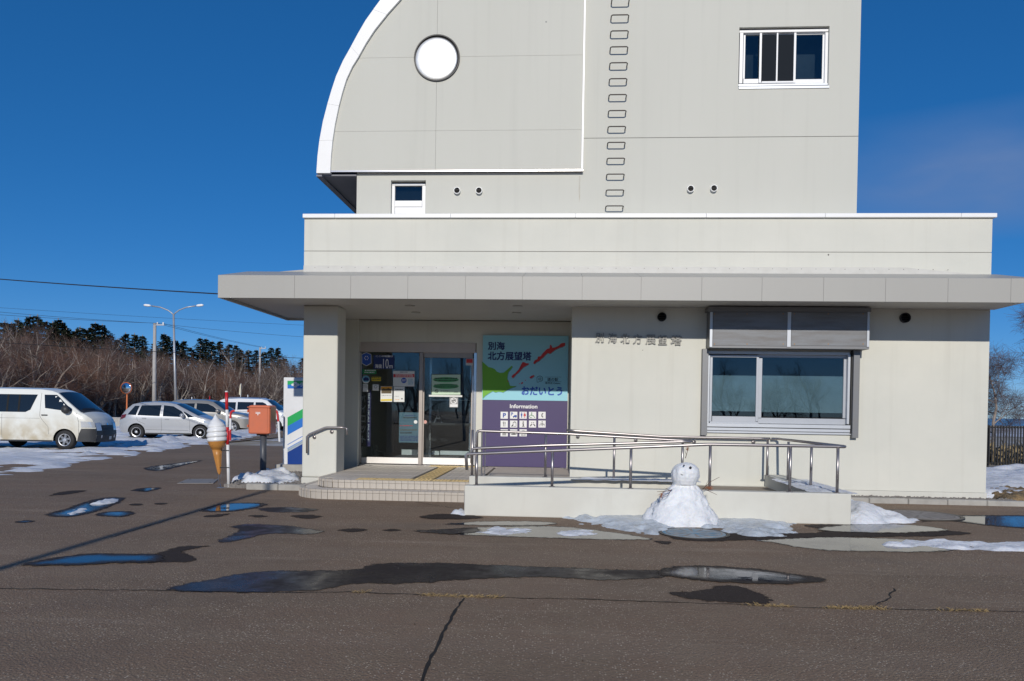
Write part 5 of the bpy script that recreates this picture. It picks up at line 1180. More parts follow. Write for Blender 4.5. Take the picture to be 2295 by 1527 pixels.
# striped pole
sp = empty('striped_pole', (K(357, 1292).x, YC+.02, 0), 'slanting red and white snow pole behind the ice cream cone', 'pole')
M_red = pm('pole_red', (.55, .02, .025), .4, noise=(9, .5), col2=(.45, .02, .03)); M_wht = pm('pole_white', (.78, .78, .78), .4, noise=(9, .4))
def pp(y): t = (y-185)/(1292-185); q = K(331+26*t, y); return Vector((q.x, YC+.045, max(q.z, 0.0)))
for a, b, m in ((185, 200, M_wht), (200, 400, M_red), (400, 600, M_wht), (600, 800, M_red), (800, 1292, M_wht)):
    MB().tube([pp(a), pp(b)], .0262, 14).build('band', m, sp, smooth=True)
for y in (865, 1060):
    q = pp(y); tt = (zc-q.z)/(zc-zb_); cc = cone_c(max(0, min(1, tt))); MB().tube([q+Vector((.03, -.03, 0)), q+Vector((0, -.03, 0)), cc+Vector((.03, -.02, 0)), cc], .008, 6).build('strap', M_black, ic_)

# ================================================================== SNOWMAN
sm = empty('snowman', (P(1526, 1100, y=9.84).x, 9.86, 0), 'small snowman leaning on the ramp wall with twig arms', 'snowman')
sx = sm.location.x; sy = 9.84
vs = []; NZ, N = 60, 72
prof = [(0, .50), (.04, .475), (.085, .442), (.16, .398), (.23, .354), (.30, .302), (.345, .270), (.40, .226), (.44, .192), (.475, .158), (.50, .142), (.53, .150), (.56, .166), (.61, .178), (.66, .176), (.71, .155), (.75, .115), (.775, .06), (.782, .0)]
def pr(z):
    for (a, ra), (b, rb) in zip(prof, prof[1:]):
        if z <= b: return ra+(rb-ra)*(z-a)/(b-a)
    return 0
for j in range(NZ+1):
    z = .782*(j/NZ); r0 = pr(z)
    for i in range(N):
        th = 2*math.pi*i/N; dx, dy = math.cos(th), math.sin(th); hd = z > .5
        nn = mnoise.fractal(Vector((dx*2.2, dy*2.2, z*6)), 1, 2, 4); n2 = mnoise.fractal(Vector((dx*6+9, dy*6, z*15)), 1, 2, 3)
        r = r0*(1+.10*nn*(.45 if hd else 1))+.014*n2*(r0 > .02)*(.5 if hd else 1.9)
        fy = .95 if hd else .62
        if not hd and dx < 0: r *= 1.03
        zz = z - (.0 if hd else 0)
        # brow and cheeks on the front of the head
        if hd and dy < -.3:
            fx = dx*r0
            for ex, ez in ((-.045, .645), (.055, .625)):
                d2 = ((fx-ex)/.03)**2+((z-ez)/.02)**2; r -= .014*math.exp(-d2)
            r += .012*math.exp(-(((fx-.005)/.02)**2+((z-.60)/.03)**2)) - .008*math.exp(-(((fx)/.05)**2+((z-.575)/.008)**2))
        vs.append((sx+.062*(z/.78)+r*dx, sy+r*dy*fy, zz))
mb = MB(); mb.v = vs; mb.f = [(j*N+i, j*N+(i+1) % N, (j+1)*N+(i+1) % N, (j+1)*N+i) for j in range(NZ) for i in range(N)]
mb.build('snow_body', M_snow, sm, smooth=True)
for (px, py, r) in ((1533, 1043.5, .011), (1547.5, 1048.5, .017)):
    q = P(px, py, y=sy-.155); MB().lathe([(0, -r*.5), (r*.8, -r*.3), (r, 0), (r*.8, r*.4), (0, r*.5)], 10, (q.x, q.y, q.z), axis='y').build('stone_eye', M_black, sm, smooth=True)
q = P(1528, 1064, y=sy-.162); MB().tube([(q.x-.012, q.y, q.z+.008), (q.x, q.y-.004, q.z), (q.x+.018, q.y-.003, q.z-.004)], .003, 5).build('mouth', C_brown, sm)
M_twig = pm('twig_bark', (.13, .075, .05), .8, noise=(30, .6)); M_needle = pm('red_needles', (.34, .13, .06), .8, noise=(30, .7), col2=(.22, .09, .05))
def U(x, y, d): return P(1420+x/7.271, 1010+y/7.271, y=sy+d)
def twig(name, lines, tufts):
    mb = MB()
    for ln, r in lines: mb.tube(ln, [r*(1-.6*i/(len(ln)-1)) for i in range(len(ln))], 5)
    o = mb.build(name, M_twig, sm)
    mb = MB(); rr = random.Random(len(lines)*7)
    for a, b, n in tufts:
        for k in range(n):
            e = b+Vector((rr.gauss(0, .014), rr.gauss(0, .02), rr.gauss(0, .014))); w = Vector((.0012, 0, .0012)); mb.add([a-w, a+w, e], [(0, 1, 2)])
    mb.build('needles', M_needle, o); return o
twig('twig_arm', [([U(625, 640, -.12), U(590, 655, -.2), U(500, 668, -.23), U(380, 672, -.24)], .006), ([U(590, 655, -.2), U(540, 625, -.22), U(520, 622, -.22)], .004), ([U(600, 655, -.2), U(575, 710, -.24), U(540, 745, -.25), U(495, 758, -.25)], .004), ([U(500, 668, -.23), U(455, 700, -.24), U(435, 760, -.25)], .004)],
     [(U(460, 690, -.24), U(430, 790, -.25), 40), (U(450, 700, -.24), U(390, 750, -.25), 34), (U(460, 690, -.24), U(462, 760, -.25), 20)])
twig('twig_arm', [([U(1120, 630, -.05), U(1160, 600, -.1), U(1250, 510, -.12), U(1400, 435, -.12)], .006), ([U(1160, 600, -.1), U(1200, 520, -.1), U(1215, 490, -.1)], .003), ([U(1140, 620, -.08), U(1250, 670, -.12), U(1360, 722, -.14)], .005), ([U(1140, 625, -.08), U(1230, 610, -.1), U(1300, 580, -.1)], .004)],
     [(U(1160, 610, -.1), U(1300, 600, -.12), 50), (U(1180, 605, -.1), U(1240, 560, -.12), 30), (U(1200, 620, -.1), U(1290, 630, -.12), 25)])
twig('twig_hair', [([U(845, 125, 0), U(862, 70, 0), U(885, -15, 0), U(900, -60, 0)], .005), ([U(862, 70, 0), U(840, 20, 0), U(830, -20, 0)], .003)],
     [(U(880, -10, 0), U(885, -75, 0), 24), (U(880, 0, 0), U(915, -40, 0), 20), (U(875, 0, 0), U(860, -50, 0), 16)])

# ================================================================== FENCE (right)
M_fence = pm('fence_black', (.015, .014, .014), .5)
fc = empty('picket_fence', (14, 22.6, 0), 'black metal fence of upright bars behind the building corner', 'fence')
YF = 22.6; fz0, fz1 = .07, P(2230, 954, y=YF).z
pk = MB().box(-.014, .014, -.014, .014, fz0, fz1).build('picket', M_fence, fc, local=True); pk.location = Vector((11.7, YF, 0))-fc.location
for k in range(1, 75):
    o = pk.copy(); COL.objects.link(o); o.parent = fc; o.location = Vector((11.7+.0775*k, YF, 0))-fc.location
for z in (fz0+.06, fz1-.05): box('rail', M_fence, fc, 11.68, 17.5, YF+.016, YF+.04, z-.02, z+.02)
for x in (12.08, 14.1, 16.1): box('post', M_fence, fc, x-.03, x+.03, YF+.045, YF+.10, 0, fz1+.01)

# ================================================================== FAR LOW THINGS ON THE RIGHT
M_reed = pm('yellow_reed', (.34, .265, .14), .85, noise=(10, .9), col2=(.13, .10, .065)); M_bush = pm('dark_bush', (.05, .045, .03), .9, noise=(10, .8), col2=(.08, .055, .035))
rnd = random.Random(17); mb = MB()
for k in range(2600):
    x = 12.2+rnd.random()*6; y = 24.2+rnd.random()*3
    blade(mb, x, y, -.03, .25+rnd.random()*.55*(.6+.4*math.sin(x*3)), .008, .25)
tag(mb.build('dry_reeds', M_reed), 'yellow dry reeds standing behind the black fence', 'reeds', kind='stuff')
sheet('snow_field', pm('far_snow', (.62, .64, .70), .8, noise=(.08, 1.0), col2=(.32, .26, .2)), 10, 400, 60, 120, -.015)

# ================================================================== TREES
def branch_tree(seed, H, spread, levels, first, nb, thick, twig_n, upright=.5, tw_len=.5, lean=0.0, trunks=1):
    """returns (trunk MB, crown MB): trunk and main limbs, and the fine branching"""
    r = random.Random(seed); T_, C_ = MB(), MB()
    def grow(p, d, L_, rad_, lev):
        n = 4 if lev < 2 else 3 if lev < 3 else 2; pts = [p]; dd = d.copy(); q = p.copy()
        for i in range(n):
            dd = (dd + Vector((r.gauss(0, .16), r.gauss(0, .16), r.gauss(0, .10)+.05*upright))).normalized()
            q = q+dd*L_/n; pts.append(q)
        rr = [rad_*(1-.55*i/n) for i in range(n+1)]
        tgt = T_ if lev < 3 else C_
        tgt.tube(pts, rr, 6 if lev == 0 else 5 if lev == 1 else 3, cap=False)
        if lev >= levels: return
        k = nb if lev < levels-1 else twig_n
        for j in range(k):
            t = first+(1-first)*(j+r.random())/k if lev == 0 else .2+.8*(j+r.random())/k
            i = min(int(t*n), n-1); f = t*n-i; b = pts[i].lerp(pts[i+1], f)
            ax = (pts[i+1]-pts[i]).normalized(); a = r.random()*6.283
            s = ax.orthogonal().normalized(); s = Matrix.Rotation(a, 3, ax) @ s
            nd = (ax*(.55+.3*upright)+s*(.75*spread)+Vector((0, 0, .22*upright))).normalized()
            fac = (.62 if lev == 0 else .58)*(.7+.5*r.random())*(1.1-.35*t if lev == 0 else 1)
            grow(b, nd, (L_*fac if lev < levels-1 else tw_len*(.6+.7*r.random())), max(rad_*(1-.55*t)*.55, .004), lev+1)
        if lev < levels-1: grow(pts[-1], dd, L_*.5, rad_*.42, lev+1)
    for k in range(trunks):
        a = r.random()*6.283; d = Vector((math.cos(a)*(.28 if trunks > 1 else .06)+lean, math.sin(a)*(.28 if trunks > 1 else .06), 1)).normalized()
        grow(Vector((math.cos(a)*.12*(trunks > 1), math.sin(a)*.12*(trunks > 1), -.1)), d, H*.62, thick, 0)
    return T_, C_
def conifer(seed, H, R_):
    r = random.Random(seed); T_, C_ = MB(), MB()
    T_.tube([(0, 0, -.1), (r.gauss(0, .05), 0, H*.5), (0, 0, H)], [.16, .1, .015], 6)
    z = H*.16
    while z < H*.985:
        f = (1-z/H); rr = R_*(f**.75)*(.75+.4*r.random()); nbr = 6+int(4*f)
        for k in range(nbr):
            a = r.random()*6.283; u = Vector((math.cos(a), math.sin(a), 0)); w = Vector((-u.y, u.x, 0)); L_ = rr*(.6+.55*r.random())
            dz = .12*L_-.10
            for j in range(5):     # sprays of needles along the bough
                t = (j+.6)/5; c = u*L_*t+Vector((0, 0, z+dz*t+r.gauss(0, .05))); ww = (.30*(1-t*.6))*(.7+.5*r.random())*(.6+.4*f)
                tip = c+u*ww*.9+Vector((0, 0, ww*(.35*r.random())))
                for s in (-1, 1): C_.add([c-u*ww*.3, c+w*s*ww*.8+u*ww*.3+Vector((0, 0, -ww*.25+r.gauss(0, .04))), tip], [(0, 1, 2)])
                C_.add([c-u*ww*.2+Vector((0, 0, ww*.35)), c+w*r.gauss(0, .4)*ww+u*ww*.2, tip+Vector((0, 0, -ww*.4))], [(0, 1, 2)])
        z += .16+.16*f*r.random()
    return T_, C_
M_bark = pm('grey_bark', (.44, .39, .345), .9, noise=(5, 1.0), col2=(.27, .23, .20)); M_bark2 = pm('brown_bark', (.33, .275, .235), .9, noise=(6, .8), col2=(.19, .15, .125))
M_twigs = pm('brown_twigs', (.11, .078, .066), .9, noise=(1.5, .9), col2=(.17, .125, .105)); M_twigr = pm('red_twigs', (.135, .068, .05), .9, noise=(1.5, .9), col2=(.20, .11, .07)); M_twigp = pm('purple_twigs', (.09, .058, .055), .9, noise=(1.5, .9), col2=(.14, .09, .08))
M_fir = pm('fir_needles', (.030, .048, .026), .85, noise=(1.2, .9), col2=(.062, .078, .035)); M_fir2 = pm('fir_needles_dark', (.020, .034, .021), .85, noise=(1.2, .9), col2=(.045, .06, .028))
M_birch = pm('birch_bark', (.42, .39, .36), .8, noise=(4, .8, (1, 1, 4)), col2=(.25, .22, .2))
def make_tree(name, TC, mt, mc, label, group):
    t = empty(name, (0, 0, 0), label, 'tree', group)
    TC[0].build('trunk', mt, t, local=True); TC[1].build('crown', mc, t, local=True); return t
G1 = 'bare trees of the wood behind the parking area'; G2 = 'fir trees at the back of the wood'
L1 = 'bare brown tree in the wood behind the parked vehicles'; L2 = 'bare tree with reddish twigs in the wood behind the parked vehicles'; L3 = 'pale stemmed bare tree in the wood behind the parked vehicles'; L4 = 'dark fir rising behind the bare trees on the left'
bare = [make_tree('bare_tree', branch_tree(31, 5.6, 1.15, 4, .30, 5, .15, 5, .5, .55, trunks=2), M_bark, M_twigs, L1, G1),
        make_tree('bare_tree', branch_tree(32, 5.2, 1.25, 4, .25, 5, .16, 5, .35, .6), M_bark2, M_twigr, L2, G1),
        make_tree('bare_tree', branch_tree(33, 6.0, .95, 4, .35, 5, .16, 5, .7, .5), M_bark, M_twigp, L1, G1),
        make_tree('bare_tree', branch_tree(34, 5.0, 1.3, 4, .2, 5, .13, 5, .3, .6, trunks=3), M_bark2, M_twigr, L2, G1),
        make_tree('bare_tree', branch_tree(35, 6.6, .7, 4, .4, 5, .12, 5, .8, .45), M_birch, M_twigs, L3, G1),
        make_tree('bare_tree', branch_tree(36, 5.8, 1.1, 4, .28, 5, .17, 5, .5, .6, lean=.12), M_bark, M_twigp, L1, G1)]
firs = [make_tree('fir_tree', conifer(41, 9.4, 2.0), M_bark2, M_fir, L4, G2), make_tree('fir_tree', conifer(42, 8.6, 2.3), M_bark2, M_fir2, L4, G2), make_tree('fir_tree', conifer(43, 9.9, 1.8), M_bark2, M_fir, L4, G2)]
used = set()
def plant(protos, px, Y, s, rz):
    o = protos
    if id(o) in used: o = copy_tree(o)
    else: used.add(id(o))
    if 'wood' in o['label'] or 'fir' in o['label']:
        zone = next(t for a, t in ((255, 'above the white van'), (345, 'around the traffic mirror and near utility pole'), (400, 'around the street lamp'), (505, 'between street lamp and striped pole'), (618, 'behind the orange post box'), (9999, 'beside the vending machine')) if px < a)
        base = next(b for b in (L1, L2, L3, L4) if o['label'].startswith(b.split(' in the')[0].split(' rising')[0]))
        o['label'] = base.split(' in the')[0].split(' rising')[0]+(' in the wood ' if base is not L4 else ' on the skyline ')+zone
    p = P(px, 940, y=Y); o.location = (p.x, Y, -.02); o.rotation_euler = (0, 0, rz); o.scale = (s, s, s*(.92+.16*rnd.random())); return o
rnd = random.Random(23)
def front(px): return 43+max(0, px)*.066
for px in range(-70, 720, 21):                                     # the near rank, stems well lit
    plant(rnd.choice(bare), px+rnd.uniform(-9, 9), front(px)+rnd.uniform(0, 5), rnd.uniform(.85, 1.1), rnd.random()*6.28)
for row, n in ((8, 30), (14, 28), (20, 24)):
    for k in range(n):
        px = -80+800*(k+rnd.random())/n; plant(rnd.choice(bare), px, front(px)+row+rnd.uniform(-2.5, 2.5), rnd.uniform(.9, 1.13)*(1+row*.007), rnd.random()*6.28)
for px in (8, 24, 66, 83, 104, 129, 139, 148, 168, 178, 193, 212, 228, 246, 262, 280, 300, 322, 344, 366, 372, 392, 410, 428, 448, 461, 474, 492, 512, 529, 540, 556, 572, 590, 606, 622, 636, 658, 676, 40, 54, 117, 156, 204, 236, 318, 356, 404):
    Yf = front(px)+rnd.uniform(22, 32); top = 699+px*.137+rnd.uniform(-10, 34)   # top line read from the photograph
    h = P(px, top, y=Yf).z; pr_ = rnd.choice(firs); hh = {firs[0].name: 9.4, firs[1].name: 8.6, firs[2].name: 9.9}[pr_.name]
    o = plant(pr_, px, Yf, h/hh, rnd.random()*6.28); o.scale = (h/hh*2.1, h/hh*2.1, h/hh)
tall = make_tree('bare_tree', branch_tree(51, 8.2, .7, 4, .35, 6, .12, 8, .8, .7), M_bark, M_twigp, 'tallest bare tree at the left edge, rising above the firs', None)
p = P(22, 900, y=60); tall.location = (p.x, 60, 0); tall.scale = (1, 1, 1.02)
o = copy_tree(tall); o['label'] = 'tall thin bare tree rising beside the second fir from the left'; p = P(78, 900, y=68); o.location = (p.x, 68, 0); o.scale = (.8, .8, .98); o.rotation_euler = (0, 0, 2)
o = copy_tree(tall); o['label'] = 'tall thin bare tree showing sky through its top above the mirror'; p = P(200, 900, y=74); o.location = (p.x, 74, 0); o.scale = (.85, .85, .98); o.rotation_euler = (0, 0, 4)
# undergrowth along the edge of the wood
mb = MB(); rnd = random.Random(29)
for k in range(1900):
    px = -90+820*rnd.random(); Yf = front(px)+rnd.uniform(-1, 24); p = P(px, 940, y=Yf); h = rnd.uniform(.6, 2.6); w = .012+.012*rnd.random(); l = rnd.gauss(0, .5)
    a = Vector((p.x, Yf, 0)); b = a+Vector((l*.5, rnd.gauss(0, .2), h*.6)); c = a+Vector((l, rnd.gauss(0, .3), h)); u = Vector((w, 0, 0))
    mb.add([a-u, a+u, b+u*.7, b-u*.7, c], [(0, 1, 2, 3), (3, 2, 4)])
    for j in range(2): t = rnd.uniform(.3, .9); q = a.lerp(c, t); e = q+Vector((rnd.gauss(0, .4), rnd.gauss(0, .2), rnd.uniform(.1, .6))); mb.add([q-u*.4, q+u*.4, e], [(0, 1, 2)])
tag(mb.build('undergrowth', M_twigp), 'tangled leafless undergrowth along the edge of the wood', 'undergrowth', kind='stuff')
# low grass bank at the edge of the wood, and the dim wood floor
mb = MB()
pts = [P(px, 940, y=front(px)-2.5) for px in range(-120, 760, 40)]; far = [Vector((p.x*1.9, p.y*1.9, 0)) for p in pts]
mb.add([(p.x, p.y, -.02) for p in pts]+[(p.x*1.12, p.y*1.12, .5) for p in pts]+[(p.x, p.y, .9) for p in far], [(i, i+1, len(pts)+i+1, len(pts)+i) for i in range(len(pts)-1)]+[(len(pts)+i, len(pts)+i+1, 2*len(pts)+i+1, 2*len(pts)+i) for i in range(len(pts)-1)])
tag(mb.build('wood_floor', pm('leaf_litter', (.085, .062, .048), .95, noise=(.8, .9), col2=(.15, .115, .09), bump=(5, .8, .1))), kind='structure')
# trees at the right, beyond the fence
rt = make_tree('bare_tree', branch_tree(61, 5.6, 1.5, 5, .22, 5, .10, 6, .25, .55), M_bark2, M_twigp, 'bare spreading tree at the right edge beyond the fence', None)
p = P(2345, 950, y=27); rt.location = (p.x, 27, 0); rt.rotation_euler = (0, 0, 1.1)
o = copy_tree(rt); o['label'] = 'bare tree half hidden behind the right corner of the building'; p = P(2222, 950, y=33); o.location = (p.x, 33, 0); o.rotation_euler = (0, 0, 3.6); o.scale = (.8, .8, .78)
# wood across the road behind the viewer: it is what the glass and the puddles mirror
rr_ = random.Random(77)
for k in range(44):
    o = copy_tree(bare[k % 6]); x = -62+124*(k+rr_.random())/44; y = -66-rr_.random()*26; s = rr_.uniform(.95, 1.35); o.location = (x, y, 0); o.scale = (s, s, s); o.rotation_euler = (0, 0, rr_.random()*6.28)
    o['label'] = 'bare tree across the road, mirrored in the window glass'; o['group'] = 'bare trees across the road'

# ================================================================== POLES, LAMP, WIRES
M_galv = pm('galvanised', (.50, .51, .53), .45, metal=.5, noise=(4, .4)); M_cpole = pm('concrete_pole', (.42, .40, .38), .8, noise=(3, .5))
YL = 60
la = empty('street_lamp', (P(394, 900, y=YL).x, YL, 0), 'tall grey street lamp with two curved arms above the parked cars', 'street lamp')
j = P(389, 705, y=YL); b = P(395, 900, y=YL)
MB().tube([(b.x, YL, 0), (j.x, YL, j.z)], [.11, .075], 10).build('mast', M_galv, la, smooth=True)
for pts, hx in (([(389, 706), (385, 702), (377, 696), (360, 689), (340, 686)], (338, 322)), ([(389, 706), (394, 701), (402, 695), (418, 689), (438, 686)], (440, 456))):
    MB().tube([P(x, y, y=YL) for x, y in pts], .05, 8).build('arm', M_galv, la, smooth=True)
    q0, q1 = P(hx[0], 685.5, y=YL), P(hx[1], 684, y=YL); MB().tube([q0, q0.lerp(q1, .25), q0.lerp(q1, .8), q1], [.05, .10, .10, .04], 10).build('lamp_head', M_trim, la, smooth=True)
def upole(px, py, Y, lab, arm=True):
    t = empty('utility_pole', (P(px, 900, y=Y).x, Y, 0), lab, 'utility pole'); q = P(px, py, y=Y)
    MB().tube([(q.x, Y, 0), (q.x, Y, q.z)], [.17, .11], 10).build('shaft', M_cpole, t, smooth=True)
    box('crossarm', M_galv, t, q.x-.05, q.x+.75, Y-.05, Y+.05, q.z-.16, q.z-.07)
    for dx in (.2, .65): MB().lathe([(.05, 0), (.05, .14), (.02, .16)], 8, (q.x+dx, Y, q.z-.07)).build('insulator', M_trim, t)
    return q
u1 = upole(347, 725, 56, 'grey utility pole just left of the street lamp'); u2 = upole(583, 779, 92, 'farther utility pole seen above the striped snow pole')
M_wire = pm('wire_black', (.02, .02, .022), .6)
def wire(lab, a, b, r, sag=.0):
    pts = [a.lerp(b, k/16)-Vector((0, 0, sag*4*(k/16)*(1-k/16))) for k in range(17)]
    tag(MB().tube(pts, r, 5).build('overhead_wire', M_wire), lab, 'wire')
wire('thick overhead cable running from the left edge to the canopy', P(-400, 588, y=26), P(672, 669, y=16.6), .015, .10)
wire('upper thin wire from the left over the utility pole', P(-200, 676, y=62), P(700, 730, y=75), .011, .12)
wire('wire from the left edge to the near utility pole', P(-200, 680, y=50), Vector((u1.x+.2, 56, u1.z)), .012, .12)
wire('second wire from the left edge to the near utility pole', P(-200, 690, y=50), Vector((u1.x+.65, 56, u1.z)), .012, .12)
wire('first wire sloping between the two utility poles', Vector((u1.x+.2, 56, u1.z)), Vector((u2.x+.2, 92, u2.z)), .013, .12)
wire('second wire sloping between the two utility poles', Vector((u1.x+.65, 56, u1.z)), Vector((u2.x+.65, 92, u2.z)), .013, .12)
wire('wire leading from the near utility pole towards the building', Vector((u1.x+.6, 56, u1.z-.05)), P(720, 758, y=60), .010, .08)
wire('low black cable across the front of the wood', P(-300, 748, y=42), P(760, 806, y=62), .020, .15)
# post behind the viewer whose shadow lies across the asphalt
mpz = .414*17.5
mp_ = empty('lamp_post', (-4.39, -4.0, 0), 'tall post behind the viewer casting a long thin shadow on the asphalt', 'post')
MB().tube([(-4.39, -4.0, 0), (-4.73, -4.0, mpz)], [.07, .055], 12).build('mast', M_galv, mp_)
# convex mirror, hoop barrier, flag, poles among the cars
YM = 50
cm = empty('traffic_mirror', (P(283, 930, y=YM).x, YM, 0), 'round convex traffic mirror on an orange post', 'traffic mirror')
q = P(283.5, 870, y=YM); M_orng = pm('mirror_orange', (.62, .17, .05), .5); M_mirr = pm('mirror_face', (.75, .75, .77), .08, metal=1.0)
MB().tube([(q.x-.02, YM+.08, 0), (q.x, YM+.08, q.z+.1)], .05, 10).build('post', M_orng, cm)
MB().lathe([(.40, -.05), (.40, .02), (.37, .02), (.2, .06), (0, .07)], 28, (q.x, YM, q.z), axis='y').build('mirror_shell', M_orng, cm, smooth=True)
MB().lathe([(.385, -.052), (.30, -.075), (.15, -.095), (0, -.10)], 28, (q.x, YM, q.z), axis='y').build('mirror_glass', M_mirr, cm, smooth=True)
YH = 30.5
hb = empty('hoop_barrier', (P(516, 975, y=YH).x, YH, 0), 'red and white banded hoop barrier between post box and parked cars', 'barrier')
hp = [Vector((P(516, 960, y=YH).x, YH, 0)), P(516.5, 938, y=YH), P(517, 927, y=YH), P(520, 922, y=YH), P(527, 921, y=YH), P(555, 920.5, y=YH), P(590, 920.5, y=YH), P(615, 920.5, y=YH), P(621, 922, y=YH), P(622, 928, y=YH), P(624, 945, y=YH), Vector((P(627, 955, y=YH).x, YH, 0))]
for k, (a, b) in enumerate(zip(hp, hp[1:])):
    if k in (0, 1, 9, 10):
        m_ = a.lerp(b, .5); MB().tube([a, m_], .045, 10).build('band', M_red if k in (0, 9, 1) else M_wht, hb); MB().tube([m_, b], .045, 10).build('band', M_wht if k in (0, 10) else M_red, hb)
    else: MB().tube([a, b], .045, 10).build('band', (M_red, M_red, M_red, M_red, M_wht, M_red, M_wht, M_red, M_red)[k], hb)
YA = 52
fg = empty('banner_flag', (P(539, 920, y=YA).x, YA, 0), 'narrow cream banner flag on a white pole beyond the cars', 'flag')
a, b = P(538.5, 892, y=YA), P(540, 860, y=YA); MB().tube([(a.x, YA, 0), b], .02, 6).build('pole', M_wht, fg)
mb = MB(); pl = [P(*q, y=YA-.03) for q in ((535.5, 884), (536.5, 872), (538, 862), (539.5, 861), (540, 872), (539.5, 880), (538, 886))]; mb.prism_y([(p.x, p.z) for p in pl], YA-.04, YA-.03).build('cloth', pm('cream_cloth', (.62, .58, .44), .9), fg)
for k, (px, py, lab) in enumerate(((555.5, 885, 'thin white marker pole beyond the white car roof'), (470, 888, 'red tipped marker pole beyond the silver cars'), (430, 890, 'pale short marker pole beside the street lamp'))):
    q = P(px, py, y=55); t = empty('marker_pole', (q.x, 55, 0), lab, 'pole'); MB().tube([(q.x, 55, 0), (q.x, 55, q.z*.7)], .03, 6).build('shaft', M_wht, t); MB().tube([(q.x, 55, q.z*.7), (q.x, 55, q.z)], .032, 6).build('tip', M_red if k == 1 else M_wht, t)
lw = empty('low_wall', (P(273, 932, y=46).x, 46, 0), 'low pale concrete wall beyond the gap between van and hatchback', 'wall')
a, b = P(200, 930, y=46), P(330, 930, y=46); box('body', M_conc, lw, a.x, b.x, 46, 46.3, 0, P(273, 939, y=46).z); box('cap', M_cpole, lw, a.x, b.x, 45.98, 46.32, P(273, 939, y=46).z+.001, P(273, 936, y=46).z, .02)

# ================================================================== VEHICLES
M_tyre = pm('tyre_rubber', (.018, .018, .019), .75); M_rim = pm('wheel_alloy', (.62, .63, .65), .32, metal=.7); M_well = pm('wheel_well', (.010, .010, .010), .9)
M_cglass = pm('car_glass', (.012, .016, .02), .04, spec=.75); M_wsc = pm('windscreen_glass', (.012, .02, .032), .03, spec=.9); M_cplast = pm('car_plastic', (.035, .036, .038), .5); M_lamp = pm('headlight_lens', (.62, .64, .66), .12, metal=.35, coat=.8); M_chrome = pm('chrome', (.75, .75, .76), .15, metal=1.0)
M_plate = pm('number_plate', (.55, .56, .55), .5); M_tail = pm('tail_light', (.12, .012, .012), .25, coat=.6); M_seam = pm('panel_gap', (.03, .03, .03), .7)

